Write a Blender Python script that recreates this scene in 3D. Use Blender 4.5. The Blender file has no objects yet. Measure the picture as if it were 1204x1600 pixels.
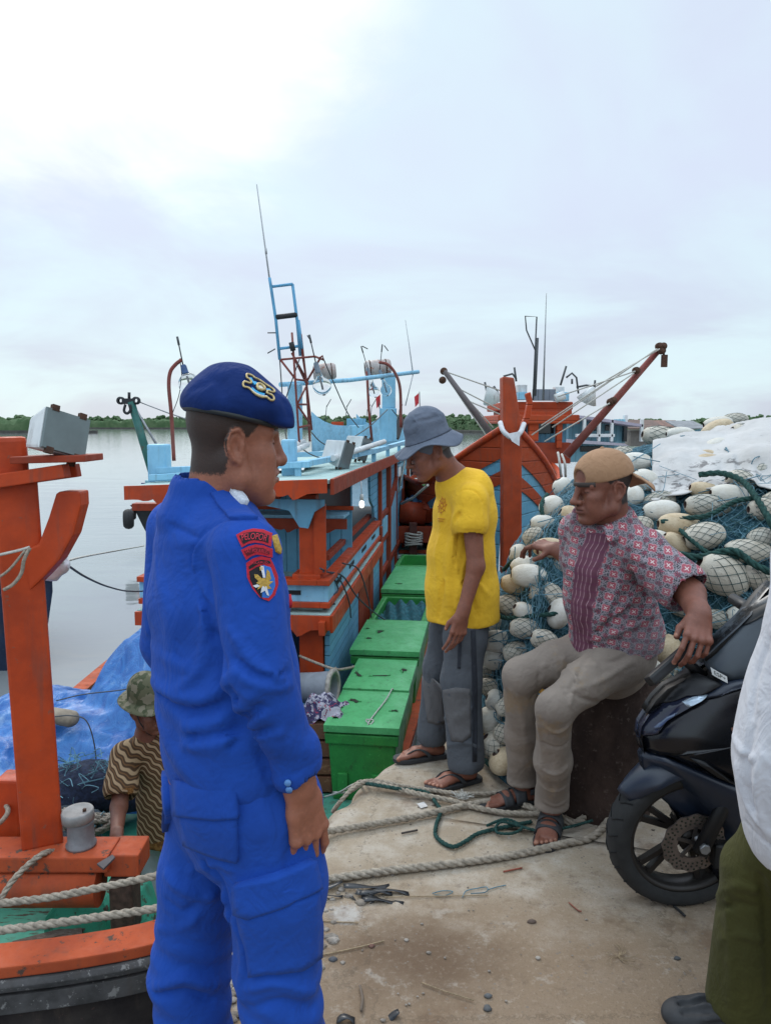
import bpy, bmesh, math, random
import numpy as np
from mathutils import Vector, Matrix
from mathutils.bvhtree import BVHTree

random.seed(7)
R = math.radians
SC = bpy.context.scene
COL = SC.collection
PITCH = R(6.5); EYE = 1.6; FPX = 1200.0

# ---------------------------------------------------------------- reading positions off the photograph
def pix_dir(px, py):
    x = (px - 602) / FPX; y = -(py - 800) / FPX
    return Vector((x, math.cos(PITCH) + y * math.sin(PITCH), -math.sin(PITCH) + y * math.cos(PITCH)))
def at(px, py, Y):
    d = pix_dir(px, py); return Vector((0, 0, EYE)) + d * (Y / d.y)
def atz(px, py, z):
    d = pix_dir(px, py); return Vector((0, 0, EYE)) + d * ((z - EYE) / d.z)

# ---------------------------------------------------------------- shader expressions
class E:
    def __init__(s, nt, sock): s.nt = nt; s.s = sock
    def _m(s, op, *a):
        n = s.nt.nodes.new('ShaderNodeMath'); n.operation = op
        for i, v in enumerate((s,) + a):
            if isinstance(v, E): s.nt.links.new(v.s, n.inputs[i])
            else: n.inputs[i].default_value = v
        return E(s.nt, n.outputs[0])
    def __add__(s, o): return s._m('ADD', o)
    __radd__ = __add__
    def __sub__(s, o): return s._m('SUBTRACT', o)
    def __rsub__(s, o): return (s * -1.0) + o
    def __mul__(s, o): return s._m('MULTIPLY', o)
    __rmul__ = __mul__
    def __truediv__(s, o): return s._m('DIVIDE', o)
    def __lt__(s, o): return s._m('LESS_THAN', o)
    def __gt__(s, o): return s._m('GREATER_THAN', o)
    def abs(s): return s._m('ABSOLUTE')
    def sin(s): return s._m('SINE')
    def cos(s): return s._m('COSINE')
    def floor(s): return s._m('FLOOR')
    def fract(s): return s._m('FRACT')
    def pow(s, o): return s._m('POWER', o)
    def sqrt(s): return s._m('SQRT')
    def min(s, o): return s._m('MINIMUM', o)
    def max(s, o): return s._m('MAXIMUM', o)
    def mod(s, o): return s._m('FLOORED_MODULO', o)
    def atan2(s, o): return s._m('ARCTAN2', o)
    def ramp(s, lo, hi, a=0.0, b=1.0, smooth=True):
        n = s.nt.nodes.new('ShaderNodeMapRange'); n.clamp = True
        if smooth: n.interpolation_type = 'SMOOTHSTEP'
        s.nt.links.new(s.s, n.inputs[0])
        for k, v in zip((1, 2, 3, 4), (lo, hi, a, b)): n.inputs[k].default_value = v
        return E(s.nt, n.outputs[0])

class Mat:
    """one procedural material; helper methods return sockets or E values"""
    def __init__(s, name, rough=.6, spec=.5, metal=0.0):
        s.m = bpy.data.materials.new(name); s.m.use_nodes = True
        s.nt = s.m.node_tree; s.b = s.nt.nodes['Principled BSDF']
        s.b.inputs['Roughness'].default_value = rough
        s.b.inputs['Specular IOR Level'].default_value = spec
        s.b.inputs['Metallic'].default_value = metal
        s.tc = s.nt.nodes.new('ShaderNodeTexCoord')
    def co(s, kind='Object', scale=(1, 1, 1), rot=(0, 0, 0), loc=(0, 0, 0)):
        n = s.nt.nodes.new('ShaderNodeMapping')
        n.inputs['Scale'].default_value = scale; n.inputs['Rotation'].default_value = rot; n.inputs['Location'].default_value = loc
        s.nt.links.new(s.tc.outputs[kind], n.inputs['Vector']); return n.outputs[0]
    def xyz(s, sock):
        n = s.nt.nodes.new('ShaderNodeSeparateXYZ'); s.nt.links.new(sock, n.inputs[0])
        return [E(s.nt, o) for o in n.outputs]
    def comb(s, x, y, z=0.0):
        n = s.nt.nodes.new('ShaderNodeCombineXYZ')
        for i, v in enumerate((x, y, z)):
            if isinstance(v, E): s.nt.links.new(v.s, n.inputs[i])
            else: n.inputs[i].default_value = v
        return n.outputs[0]
    def noise(s, scale, detail=4, rough=.55, vec=None, dist=0.0, kind='Object'):
        n = s.nt.nodes.new('ShaderNodeTexNoise'); n.inputs['Scale'].default_value = scale
        n.inputs['Detail'].default_value = detail; n.inputs['Roughness'].default_value = rough; n.inputs['Distortion'].default_value = dist
        s.nt.links.new(vec if vec is not None else s.tc.outputs[kind], n.inputs['Vector'])
        return E(s.nt, n.outputs['Fac'])
    def voro(s, scale, vec=None, feature='F1', out='Distance', rnd=1.0):
        n = s.nt.nodes.new('ShaderNodeTexVoronoi'); n.feature = feature; n.inputs['Scale'].default_value = scale
        n.inputs['Randomness'].default_value = rnd
        s.nt.links.new(vec if vec is not None else s.tc.outputs['Object'], n.inputs['Vector'])
        return E(s.nt, n.outputs[out]) if out == 'Distance' else n.outputs[out]
    def attr(s, name, fac=True):
        n = s.nt.nodes.new('ShaderNodeAttribute'); n.attribute_name = name
        return E(s.nt, n.outputs['Fac']) if fac else n.outputs['Color']
    def rgb(s, c):
        if not isinstance(c, (tuple, list)): return c
        n = s.nt.nodes.new('ShaderNodeRGB'); n.outputs[0].default_value = (c[0], c[1], c[2], 1); return n.outputs[0]
    def mix(s, f, a, b, mode='MIX'):
        n = s.nt.nodes.new('ShaderNodeMix'); n.data_type = 'RGBA'; n.blend_type = mode
        if isinstance(f, E): s.nt.links.new(f.s, n.inputs[0])
        else: n.inputs[0].default_value = f
        s.nt.links.new(s.rgb(a), n.inputs[6]); s.nt.links.new(s.rgb(b), n.inputs[7]); return n.outputs[2]
    def color(s, c): s.nt.links.new(s.rgb(c), s.b.inputs['Base Color']); return s
    def rough(s, e): s.nt.links.new(e.s, s.b.inputs['Roughness']); return s
    def bump(s, e, strength=.3, dist=.01):
        n = s.nt.nodes.new('ShaderNodeBump'); n.inputs['Strength'].default_value = strength; n.inputs['Distance'].default_value = dist
        s.nt.links.new(e.s, n.inputs['Height'])
        prev = s.b.inputs['Normal'].links
        if prev: s.nt.links.new(prev[0].from_socket, n.inputs['Normal'])
        s.nt.links.new(n.outputs[0], s.b.inputs['Normal']); return s
    def set(s, **k):
        for a, v in k.items(): s.b.inputs[a.replace('_', ' ')].default_value = v
        return s

def paint(name, c, c2=None, wear=None, rough=.5, scale=9, wear_amt=.62, grain=(1, 1, 1), bump=.25, planks=None):
    """painted, weathered wood or metal: two tones, a worn-through colour in patches, fine bump, optional plank grooves along an axis"""
    M = Mat(name, rough, .28)
    c2 = c2 or tuple(x * .72 for x in c)
    col = M.mix(M.noise(scale, 5, .65).ramp(.35, .7), c, c2)
    gr = M.noise(scale * 2.6, 6, .7, M.co(scale=grain))
    if wear:
        col = M.mix(gr.ramp(wear_amt, wear_amt + .05), col, wear)
        col = M.mix(M.noise(scale * 7, 3, .6).ramp(.66, .72) * .55, col, wear)
    dr = M.noise(7, 4, .6, M.co(scale=(2.2, 2.2, .22))); col = M.mix(dr.ramp(.52, .75) * .45, col, (.09, .065, .05)); col = M.mix(M.noise(1.7, 4, .6).ramp(.5, .8) * .3, col, (.16, .13, .11))
    M.color(col); M.bump(gr, bump, .006)
    M.rough(gr.ramp(.3, .7, rough - .1, rough + .18))
    if planks:
        ax, pitch = planks
        v = M.xyz(M.tc.outputs['Object'])[ax] / pitch
        g = (v.fract() - .5).abs().ramp(.42, .5, 1, 0)
        M.bump(g, .9, .008)
        tone = M.noise(3.1, 0, .5, M.comb(v.floor() * 3.7, 0.0, 0.0)).ramp(.3, .7, 0, .35)
        M.color(M.mix(tone, M.mix(g.ramp(0, .6), tuple(x * .35 for x in c), col), c2))
    return M.m

def plain(name, c, rough=.6, metal=0.0, var=.2, scale=14, bump=.0, spec=.5):
    M = Mat(name, rough, spec, metal)
    n = M.noise(scale, 5, .6)
    M.color(M.mix(n.ramp(.3, .7), c, tuple(x * (1 - var) for x in c)))
    if bump: M.bump(n, bump, .006)
    return M.m

# ---------------------------------------------------------------- objects
def tag(o, label=None, cat=None, group=None, kind=None):
    if label: o['label'] = label
    if cat: o['category'] = cat
    if group: o['group'] = group
    if kind: o['kind'] = kind
    return o
def empty(name, loc, label=None, cat=None, group=None):
    o = bpy.data.objects.new(name, None); o.empty_display_size = .1; COL.objects.link(o); o.location = loc
    return tag(o, label, cat, group)
def link(name, me, mat, parent=None, smooth=False):
    o = bpy.data.objects.new(name, me); COL.objects.link(o)
    if mat is not None:
        for m in (mat if isinstance(mat, (list, tuple)) else [mat]): me.materials.append(m)
    if smooth: me.polygons.foreach_set('use_smooth', [True] * len(me.polygons))
    if parent is not None:
        o.parent = parent; o.matrix_parent_inverse = Matrix.Translation(-parent.location)   # parents here are only ever moved, not turned
    return o
def recenter(o):
    """put a single-mesh thing's origin at the middle of its base"""
    me = o.data
    co = np.empty(len(me.vertices) * 3); me.vertices.foreach_get('co', co); co = co.reshape(-1, 3)
    c = (co.min(0) + co.max(0)) / 2; c[2] = co[:, 2].min()
    me.vertices.foreach_set('co', (co - c).ravel()); o.location = c; me.update(); return o
def copy_tree(o, parent=None):
    c = o.copy(); COL.objects.link(c)
    if parent is not None: c.parent = parent
    for ch in list(o.children): copy_tree(ch, c)
    return c

class MB:
    """collects shapes into one mesh, in world coordinates"""
    def __init__(s): s.v = []; s.f = []; s.sm = []
    def add(s, vs, fs, sm=False):
        b = len(s.v); s.v.extend([tuple(v) for v in vs]); s.f.extend([tuple(b + i for i in f) for f in fs]); s.sm.extend([sm] * len(fs)); return s
    def box(s, c, d, rot=None, bev=0.0):
        c = Vector(c); h = Vector(d) / 2
        M = rot if rot is not None else Matrix.Identity(3)
        if bev > 0:
            bm = bmesh.new(); bmesh.ops.create_cube(bm, size=1)
            for v in bm.verts: v.co = Vector((v.co.x * d[0], v.co.y * d[1], v.co.z * d[2]))
            bmesh.ops.bevel(bm, geom=bm.edges[:], offset=bev, segments=2, affect='EDGES', profile=.6)
            bm.verts.index_update()
            s.add([c + M @ v.co for v in bm.verts], [[v.index for v in f.verts] for f in bm.faces]); bm.free(); return s
        vs = [c + M @ Vector((x * h.x, y * h.y, z * h.z)) for x in (-1, 1) for y in (-1, 1) for z in (-1, 1)]
        return s.add(vs, [(0, 1, 3, 2), (4, 6, 7, 5), (0, 4, 5, 1), (2, 3, 7, 6), (0, 2, 6, 4), (1, 5, 7, 3)])
    def beam(s, a, b, w, h, up=(0, 0, 1), bev=0.0):
        a = Vector(a); b = Vector(b); y = (b - a); L = y.length; y.normalize()
        u = Vector(up); x = y.cross(u)
        if x.length < 1e-4: x = y.cross(Vector((1, 0, 0)))
        x.normalize(); z = x.cross(y)
        return s.box((a + b) / 2, (w, L, h), Matrix((x, y, z)).transposed(), bev)
    def tube(s, pts, r, n=8, cap=True, sm=True):
        pts = [Vector(p) for p in pts]; k = len(pts); rs = r if isinstance(r, (list, tuple)) else [r] * k
        t0 = (pts[1] - pts[0]).normalized(); nx = t0.orthogonal().normalized(); vs = []; fs = []
        for i, p in enumerate(pts):
            t = (pts[min(i + 1, k - 1)] - pts[max(i - 1, 0)])
            t = t.normalized() if t.length > 1e-9 else t0
            nx = (nx - t * nx.dot(t)); nx = nx.normalized() if nx.length > 1e-6 else t.orthogonal().normalized()
            ny = t.cross(nx)
            for j in range(n):
                a = 2 * math.pi * j / n; vs.append(p + (nx * math.cos(a) + ny * math.sin(a)) * rs[i])
        for i in range(k - 1):
            for j in range(n): fs.append((i * n + j, i * n + (j + 1) % n, (i + 1) * n + (j + 1) % n, (i + 1) * n + j))
        s.add(vs, fs, sm)
        if cap:
            b = len(s.v) - len(vs)
            s.f.append(tuple(b + j for j in range(n))[::-1]); s.f.append(tuple(b + (k - 1) * n + j for j in range(n))); s.sm += [False, False]
        return s
    def lathe(s, prof, c=(0, 0, 0), axis=(0, 0, 1), n=24, sm=True, arc=None):
        ax = Vector(axis).normalized(); x = ax.orthogonal().normalized(); y = ax.cross(x); c = Vector(c); vs = []; fs = []
        for r, h in prof:
            for j in range(n):
                a = 2 * math.pi * j / n; vs.append(c + ax * h + (x * math.cos(a) + y * math.sin(a)) * r)
        for i in range(len(prof) - 1):
            for j in range(n): fs.append((i * n + j, i * n + (j + 1) % n, (i + 1) * n + (j + 1) % n, (i + 1) * n + j))
        return s.add(vs, fs, sm)
    def prism(s, poly, d):
        """extrude a closed 3D polygon by vector d"""
        d = Vector(d); n = len(poly); vs = [Vector(p) for p in poly] + [Vector(p) + d for p in poly]
        fs = [tuple(range(n))[::-1], tuple(range(n, 2 * n))] + [(i, (i + 1) % n, n + (i + 1) % n, n + i) for i in range(n)]
        return s.add(vs, fs)
    def grid(s, fn, nu, nv, sm=True, closed=False):
        vs = [fn(i / (nu - 1), j / (nv - 1)) for i in range(nu) for j in range(nv)]
        fs = [(i * nv + j, (i + 1) * nv + j, (i + 1) * nv + j + 1, i * nv + j + 1) for i in range(nu - 1) for j in range(nv - 1)]
        return s.add(vs, fs, sm)
    def build(s, name, mat, parent=None, bev=0.0, smooth=None, fix=True, sub=0):
        me = bpy.data.meshes.new(name); me.from_pydata([tuple(v) for v in s.v], [], s.f)
        sm = s.sm
        if fix:
            bm = bmesh.new(); bm.from_mesh(me)
            for f, q in zip(bm.faces, sm): f.smooth = q
            bmesh.ops.recalc_face_normals(bm, faces=bm.faces[:])
            if bev > 0:
                es = [e for e in bm.edges if len(e.link_faces) == 2 and e.calc_face_angle() > .6]
                bmesh.ops.bevel(bm, geom=es, offset=bev, segments=2, affect='EDGES', profile=.6, clamp_overlap=True)
            bm.to_mesh(me); bm.free()
        o = link(name, me, mat, parent)
        if smooth is not None: me.polygons.foreach_set('use_smooth', [smooth] * len(me.polygons))
        return o

def spline(pts, n=8, closed=False):
    """Catmull-Rom through the points"""
    P = [Vector(p) for p in pts]; out = []; k = len(P)
    for i in range(k if closed else k - 1):
        p1 = P[i]; p2 = P[(i + 1) % k]
        p0 = P[i - 1] if (i > 0 or closed) else p1 * 2 - p2
        p3 = P[(i + 2) % k] if (i + 2 < k or closed) else p2 * 2 - p1
        for j in range(n):
            t = j / n
            out.append(.5 * ((2 * p1) + (p2 - p0) * t + (2 * p0 - 5 * p1 + 4 * p2 - p3) * t * t + (3 * p1 - p0 - 3 * p2 + p3) * t ** 3))
    if not closed: out.append(P[-1])
    return out

def rope_mesh(mb, pts, r, strands=3, twist=None, step=None, n=6):
    """a laid rope: three strands wound round one another along the path"""
    step = step or r * 1.1; twist = twist or r * 7
    # resample
    P = [Vector(p) for p in pts]; acc = [0]
    for a, b in zip(P, P[1:]): acc.append(acc[-1] + (b - a).length)
    L = acc[-1]; m = max(4, int(L / step)); Q = []; k = 0
    for i in range(m + 1):
        d = L * i / m
        while k < len(P) - 2 and acc[k + 1] < d: k += 1
        seg = acc[k + 1] - acc[k]; Q.append(P[k].lerp(P[k + 1], (d - acc[k]) / seg if seg > 1e-9 else 0))
    nx = (Q[1] - Q[0]).orthogonal().normalized(); fr = []
    for i, p in enumerate(Q):
        t = (Q[min(i + 1, m)] - Q[max(i - 1, 0)]).normalized(); nx = (nx - t * nx.dot(t)).normalized(); fr.append((p, nx.copy(), t.cross(nx), L * i / m))
    for s_ in range(strands):
        line = []
        for p, x, y, d in fr:
            a = 2 * math.pi * (d / twist + s_ / strands); line.append(p + (x * math.cos(a) + y * math.sin(a)) * r * .5)
        mb.tube(line, r * .56, n)
    return mb

def text_mesh(txt, size, bold=0.0):
    cu = bpy.data.curves.new('lettering', 'FONT'); cu.body = txt; cu.size = size; cu.align_x = 'CENTER'; cu.align_y = 'CENTER'; cu.offset = bold; cu.resolution_u = 3
    ob = bpy.data.objects.new('lettering', cu); COL.objects.link(ob)
    dg = bpy.context.evaluated_depsgraph_get(); dg.update()
    me = bpy.data.meshes.new_from_object(ob.evaluated_get(dg))
    vs = [v.co.copy() for v in me.vertices]; fs = [tuple(p.vertices) for p in me.polygons]
    bpy.data.objects.remove(ob); bpy.data.curves.remove(cu); bpy.data.meshes.remove(me); return vs, fs
# ---------------------------------------------------------------- solids as distance fields -> one continuous mesh
_rng = np.random.RandomState(3); _LAT = _rng.rand(32, 32, 32).astype(np.float32)
def vnoise(X, Y, Z):
    xi = np.floor(X).astype(int); yi = np.floor(Y).astype(int); zi = np.floor(Z).astype(int)
    fx = X - xi; fy = Y - yi; fz = Z - zi
    fx = fx * fx * (3 - 2 * fx); fy = fy * fy * (3 - 2 * fy); fz = fz * fz * (3 - 2 * fz)
    g = lambda a, b, c: _LAT[(xi + a) & 31, (yi + b) & 31, (zi + c) & 31]
    x00 = g(0, 0, 0) * (1 - fx) + g(1, 0, 0) * fx; x10 = g(0, 1, 0) * (1 - fx) + g(1, 1, 0) * fx
    x01 = g(0, 0, 1) * (1 - fx) + g(1, 0, 1) * fx; x11 = g(0, 1, 1) * (1 - fx) + g(1, 1, 1) * fx
    y0 = x00 * (1 - fy) + x10 * fy; y1 = x01 * (1 - fy) + x11 * fy
    return y0 * (1 - fz) + y1 * fz - .5

def _seg(P, a, b):
    ba = b - a; L2 = float(ba @ ba) + 1e-12
    t = np.clip(((P - a) @ ba) / L2, 0, 1); return t, P - a - t[..., None] * ba

class SDF:
    def __init__(s, k=.02): s.ops = []; s.k = k
    def _op(s, fn, lo, hi, mode, k): s.ops.append((fn, np.asarray(lo, float), np.asarray(hi, float), mode, s.k if k is None else k)); return s
    def cone(s, a, b, r1, r2=None, mode='add', k=None):
        a = np.array(a, float); b = np.array(b, float); r2 = r1 if r2 is None else r2; m = max(r1, r2)
        def fn(P):
            t, q = _seg(P, a, b); return np.sqrt((q * q).sum(-1)) - (r1 + (r2 - r1) * t)
        return s._op(fn, np.minimum(a, b) - m, np.maximum(a, b) + m, mode, k)
    def chain(s, pts, rs, mode='add', k=None):
        for i in range(len(pts) - 1): s.cone(pts[i], pts[i + 1], rs[i], rs[i + 1], mode, k)
        return s
    def econe(s, a, b, ra, rb, axis, mode='add', k=None):
        """cone with elliptic section: ra=(along axis, across) at a, rb at b"""
        a = np.array(a, float); b = np.array(b, float); w = b - a; w /= np.linalg.norm(w)
        u = np.array(axis, float); u = u - w * (u @ w); u /= np.linalg.norm(u); v = np.cross(w, u); m = max(*ra, *rb)
        def fn(P):
            t, q = _seg(P, a, b); r0 = ra[0] + (rb[0] - ra[0]) * t; r1 = ra[1] + (rb[1] - ra[1]) * t; mn = np.minimum(r0, r1)
            e = np.sqrt(((q @ u) / r0) ** 2 + ((q @ v) / r1) ** 2 + ((q @ w) / mn) ** 2)
            g = np.sqrt(((q @ u) / r0 ** 2) ** 2 + ((q @ v) / r1 ** 2) ** 2 + ((q @ w) / mn ** 2) ** 2) + 1e-9
            return e * (e - 1) / g
        return s._op(fn, np.minimum(a, b) - m, np.maximum(a, b) + m, mode, k)
    def loft(s, pts, secs, axis, mode='add', k=None):
        for i in range(len(pts) - 1): s.econe(pts[i], pts[i + 1], secs[i], secs[i + 1], axis if not isinstance(axis, list) else axis[i], mode, k)
        return s
    def ell(s, c, r, rot=None, mode='add', k=None):
        c = np.array(c, float); r = np.array(r, float); M = np.eye(3) if rot is None else np.array(rot)
        def fn(P):
            q = (P - c) @ M; e = np.sqrt(((q / r) ** 2).sum(-1)); g = np.sqrt(((q / r ** 2) ** 2).sum(-1)) + 1e-9
            return e * (e - 1) / g
        m = r.max(); return s._op(fn, c - m, c + m, mode, k)
    def box(s, c, h, rot=None, rad=.005, mode='add', k=None):
        c = np.array(c, float); h = np.array(h, float); M = np.eye(3) if rot is None else np.array(rot)
        def fn(P):
            q = np.abs((P - c) @ M) - (h - rad)
            return np.sqrt((np.maximum(q, 0) ** 2).sum(-1)) + np.minimum(q.max(-1), 0) - rad
        m = np.linalg.norm(h); return s._op(fn, c - m, c + m, mode, k)
    def half(s, p, n, mode='int', k=.004):
        """keep only the side of the plane the normal points away from"""
        p = np.array(p, float); n = np.array(n, float); n /= np.linalg.norm(n)
        return s._op(lambda P: (P - p) @ n, [-9e9] * 3, [9e9] * 3, mode, k)
    def ridge(s, pts, amp, width):
        """raise (amp > 0) or groove (amp < 0) the surface along a line: folds, seams, creases"""
        for a, b in zip(pts, pts[1:]):
            a = np.array(a, float); b = np.array(b, float)
            def fn(P, a=a, b=b):
                t, q = _seg(P, a, b); return amp * np.exp(-(q * q).sum(-1) / width ** 2)
            s._op(fn, np.minimum(a, b) - width * 2.2, np.maximum(a, b) + width * 2.2, 'push', 0)
        return s
    def wrinkle(s, amp, scale, lo=None, hi=None):
        sc = np.array(scale, float) * np.ones(3)
        def fn(P):
            q = P * sc + 11.3; n = vnoise(q[..., 0], q[..., 1], q[..., 2]); return amp * (1 - np.abs(n) * 4)
        return s._op(fn, lo if lo is not None else [-9e9] * 3, hi if hi is not None else [9e9] * 3, 'push', 0)
    def fold(s, fn_, lo=None, hi=None):
        return s._op(fn_, lo if lo is not None else [-9e9] * 3, hi if hi is not None else [9e9] * 3, 'push', 0)
    def merge(s, o, mode='add', k=None):
        return s
    def bounds(s):
        lo = np.full(3, 9e9); hi = -lo
        for fn, a, b, mode, k in s.ops:
            if mode == 'add': lo = np.minimum(lo, a); hi = np.maximum(hi, b)
        return lo - .02, hi + .02
    def mesh(s, name, h, mat, parent=None, smooth_it=1, clip=None):
        lo, hi = s.bounds()
        if clip is not None: lo = np.maximum(lo, clip[0]); hi = np.minimum(hi, clip[1])
        n = np.ceil((hi - lo) / h).astype(int) + 2
        ax = [lo[i] + h * np.arange(n[i]) for i in range(3)]
        D = np.full(n, .5, np.float32)
        for fn, a, b, mode, k in s.ops:
            pad = k + 3 * h
            i0 = np.clip(np.floor((a - pad - lo) / h).astype(np.int64) if a[0] > -1e8 else np.zeros(3, int), 0, n)
            i1 = np.clip(np.ceil((b + pad - lo) / h).astype(np.int64) + 1 if b[0] < 1e8 else n, 0, n)
            if (i1 <= i0).any(): continue
            sl = tuple(slice(i0[i], i1[i]) for i in range(3))
            for z0 in range(i0[0], i1[0], 24):       # slabs, to keep memory small
                z1 = min(z0 + 24, i1[0]); sz = (slice(z0, z1), sl[1], sl[2])
                X, Y, Z = np.meshgrid(ax[0][sz[0]], ax[1][sz[1]], ax[2][sz[2]], indexing='ij')
                P = np.stack([X, Y, Z], -1); d = D[sz]
                e = fn(P).astype(np.float32)
                if mode == 'add':
                    if k > 0: hh = np.maximum(k - np.abs(d - e), 0) / k; D[sz] = np.minimum(d, e) - hh * hh * k * .25
                    else: D[sz] = np.minimum(d, e)
                elif mode in ('sub', 'int'):
                    if mode == 'sub': e = -e
                    if k > 0: hh = np.maximum(k - np.abs(d - e), 0) / k; D[sz] = np.maximum(d, e) + hh * hh * k * .25
                    else: D[sz] = np.maximum(d, e)
                elif mode == 'push': D[sz] = d - e
        return nets(D, lo, h, name, mat, parent, smooth_it)

def nets(D, lo, h, name, mat, parent=None, smooth_it=1):
    """naive surface nets"""
    D[0] = D[-1] = .1; D[:, 0] = D[:, -1] = .1; D[:, :, 0] = D[:, :, -1] = .1
    n = np.array(D.shape); S = D < 0
    cs = [(i, j, k) for i in (0, 1) for j in (0, 1) for k in (0, 1)]
    sub = lambda A, c: A[c[0]:n[0] - 1 + c[0], c[1]:n[1] - 1 + c[1], c[2]:n[2] - 1 + c[2]]
    cnt = sum(sub(S, c).astype(np.int8) for c in cs); mask = (cnt > 0) & (cnt < 8)
    cells = np.argwhere(mask); M = len(cells); idx = np.full(mask.shape, -1, np.int64); idx[mask] = np.arange(M)
    V = np.stack([sub(D, c)[mask] for c in cs], 1).astype(float); C = np.array(cs, float)
    pos = np.zeros((M, 3)); num = np.zeros(M)
    for a in range(8):
        for b in range(a + 1, 8):
            if np.abs(C[a] - C[b]).sum() != 1: continue
            m = (V[:, a] < 0) != (V[:, b] < 0)
            t = V[m, a] / (V[m, a] - V[m, b]); pos[m] += C[a] + t[:, None] * (C[b] - C[a]); num[m] += 1
    pos = (cells + pos / num[:, None]) * h + lo
    quads = []
    for axis in range(3):
        u, v = (axis + 1) % 3, (axis + 2) % 3
        A = S.take(range(0, n[axis] - 1), axis); B = S.take(range(1, n[axis]), axis); e = np.argwhere(A != B)
        e = e[(e[:, u] > 0) & (e[:, v] > 0) & (e[:, u] < n[u] - 1) & (e[:, v] < n[v] - 1)]
        ins = S[e[:, 0], e[:, 1], e[:, 2]]
        def id_(du, dv):
            q = e.copy(); q[:, u] -= du; q[:, v] -= dv; return idx[q[:, 0], q[:, 1], q[:, 2]]
        q = np.stack([id_(1, 1), id_(0, 1), id_(0, 0), id_(1, 0)], 1); q[~ins] = q[~ins][:, ::-1]; quads.append(q)
    F = np.concatenate(quads)
    for _ in range(smooth_it):                       # a little Laplacian smoothing
        acc = np.zeros_like(pos); num = np.zeros(M)
        for a, b in ((0, 1), (1, 2), (2, 3), (3, 0)):
            np.add.at(acc, F[:, a], pos[F[:, b]]); np.add.at(num, F[:, a], 1)
            np.add.at(acc, F[:, b], pos[F[:, a]]); np.add.at(num, F[:, b], 1)
        pos = pos * .4 + .6 * acc / np.maximum(num, 1)[:, None]
    me = bpy.data.meshes.new(name); me.vertices.add(M); me.vertices.foreach_set('co', pos.ravel())
    me.loops.add(F.size); me.loops.foreach_set('vertex_index', F.ravel().astype(np.int32))
    me.polygons.add(len(F)); me.polygons.foreach_set('loop_start', np.arange(0, F.size, 4, dtype=np.int32))
    me.update(calc_edges=True); me.validate()
    return link(name, me, mat, parent, True)

def verts_np(o):
    a = np.empty(len(o.data.vertices) * 3); o.data.vertices.foreach_get('co', a); return a.reshape(-1, 3)
def tint(o, name, vals):
    """a per-vertex value (0..1) the material reads: lips, palms, short hair"""
    at_ = o.data.attributes.new(name, 'FLOAT', 'POINT'); at_.data.foreach_set('value', np.asarray(vals, np.float32))
def bvh_of(o):
    return BVHTree.FromPolygons([v.co.copy() for v in o.data.vertices], [tuple(p.vertices) for p in o.data.polygons])

class Skin:
    """a frame looking at a surface: maps flat (u, v) in metres onto it"""
    def __init__(s, bvh, o, u, n):
        s.b = bvh; s.o = Vector(o); s.n = Vector(n).normalized(); s.u = Vector(u); s.u = (s.u - s.n * s.u.dot(s.n)).normalized(); s.v = s.n.cross(s.u)
    def __call__(s, u, v, lift=.002):
        p = s.o + s.u * u + s.v * v; h = s.b.ray_cast(p + s.n * .25, -s.n, .6)
        q = h[0] if h[0] is not None else p; return q + s.n * lift
def sticker(skin, outline, name, mat, parent, lift=.002, thick=.002, rings=5, center=None):
    """a flat piece cut to an outline, laid on a curved surface, with real thickness"""
    cx = sum(p[0] for p in outline) / len(outline); cy = sum(p[1] for p in outline) / len(outline)
    if center: cx, cy = center
    n = len(outline); vs = []; fs = []
    for r in range(rings):
        f = 1 - r / rings
        for (a, b) in outline: vs.append(skin(cx + (a - cx) * f, cy + (b - cy) * f, lift + thick))
    vs.append(skin(cx, cy, lift + thick)); c = len(vs) - 1
    for r in range(rings - 1):
        for j in range(n): fs.append((r * n + j, r * n + (j + 1) % n, (r + 1) * n + (j + 1) % n, (r + 1) * n + j))
    for j in range(n): fs.append(((rings - 1) * n + j, (rings - 1) * n + (j + 1) % n, c))
    b = len(vs)
    for (x, y) in outline: vs.append(skin(x, y, lift - .004))
    for j in range(n): fs.append((b + j, b + (j + 1) % n, (j + 1) % n, j))
    return MB().add(vs, fs, True).build(name, mat, parent, smooth=False)
def lettering(skin, txt, size, name, mat, parent, lift=.005, bold=0.0, warp=None, sx=1.0):
    vs, fs = text_mesh(txt, size, bold)
    W = warp or (lambda x, y: (x, y))
    me = bpy.data.meshes.new(name); me.from_pydata([tuple(skin(*W(v.x * sx, v.y), lift)) for v in vs], [], fs)
    return link(name, me, mat, parent)
def dense(poly, step):
    out = []
    for i, p in enumerate(poly):
        q = poly[(i + 1) % len(poly)]; L = math.hypot(q[0] - p[0], q[1] - p[1]); k = max(1, int(L / step))
        out += [(p[0] + (q[0] - p[0]) * j / k, p[1] + (q[1] - p[1]) * j / k) for j in range(k)]
    return out
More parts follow.
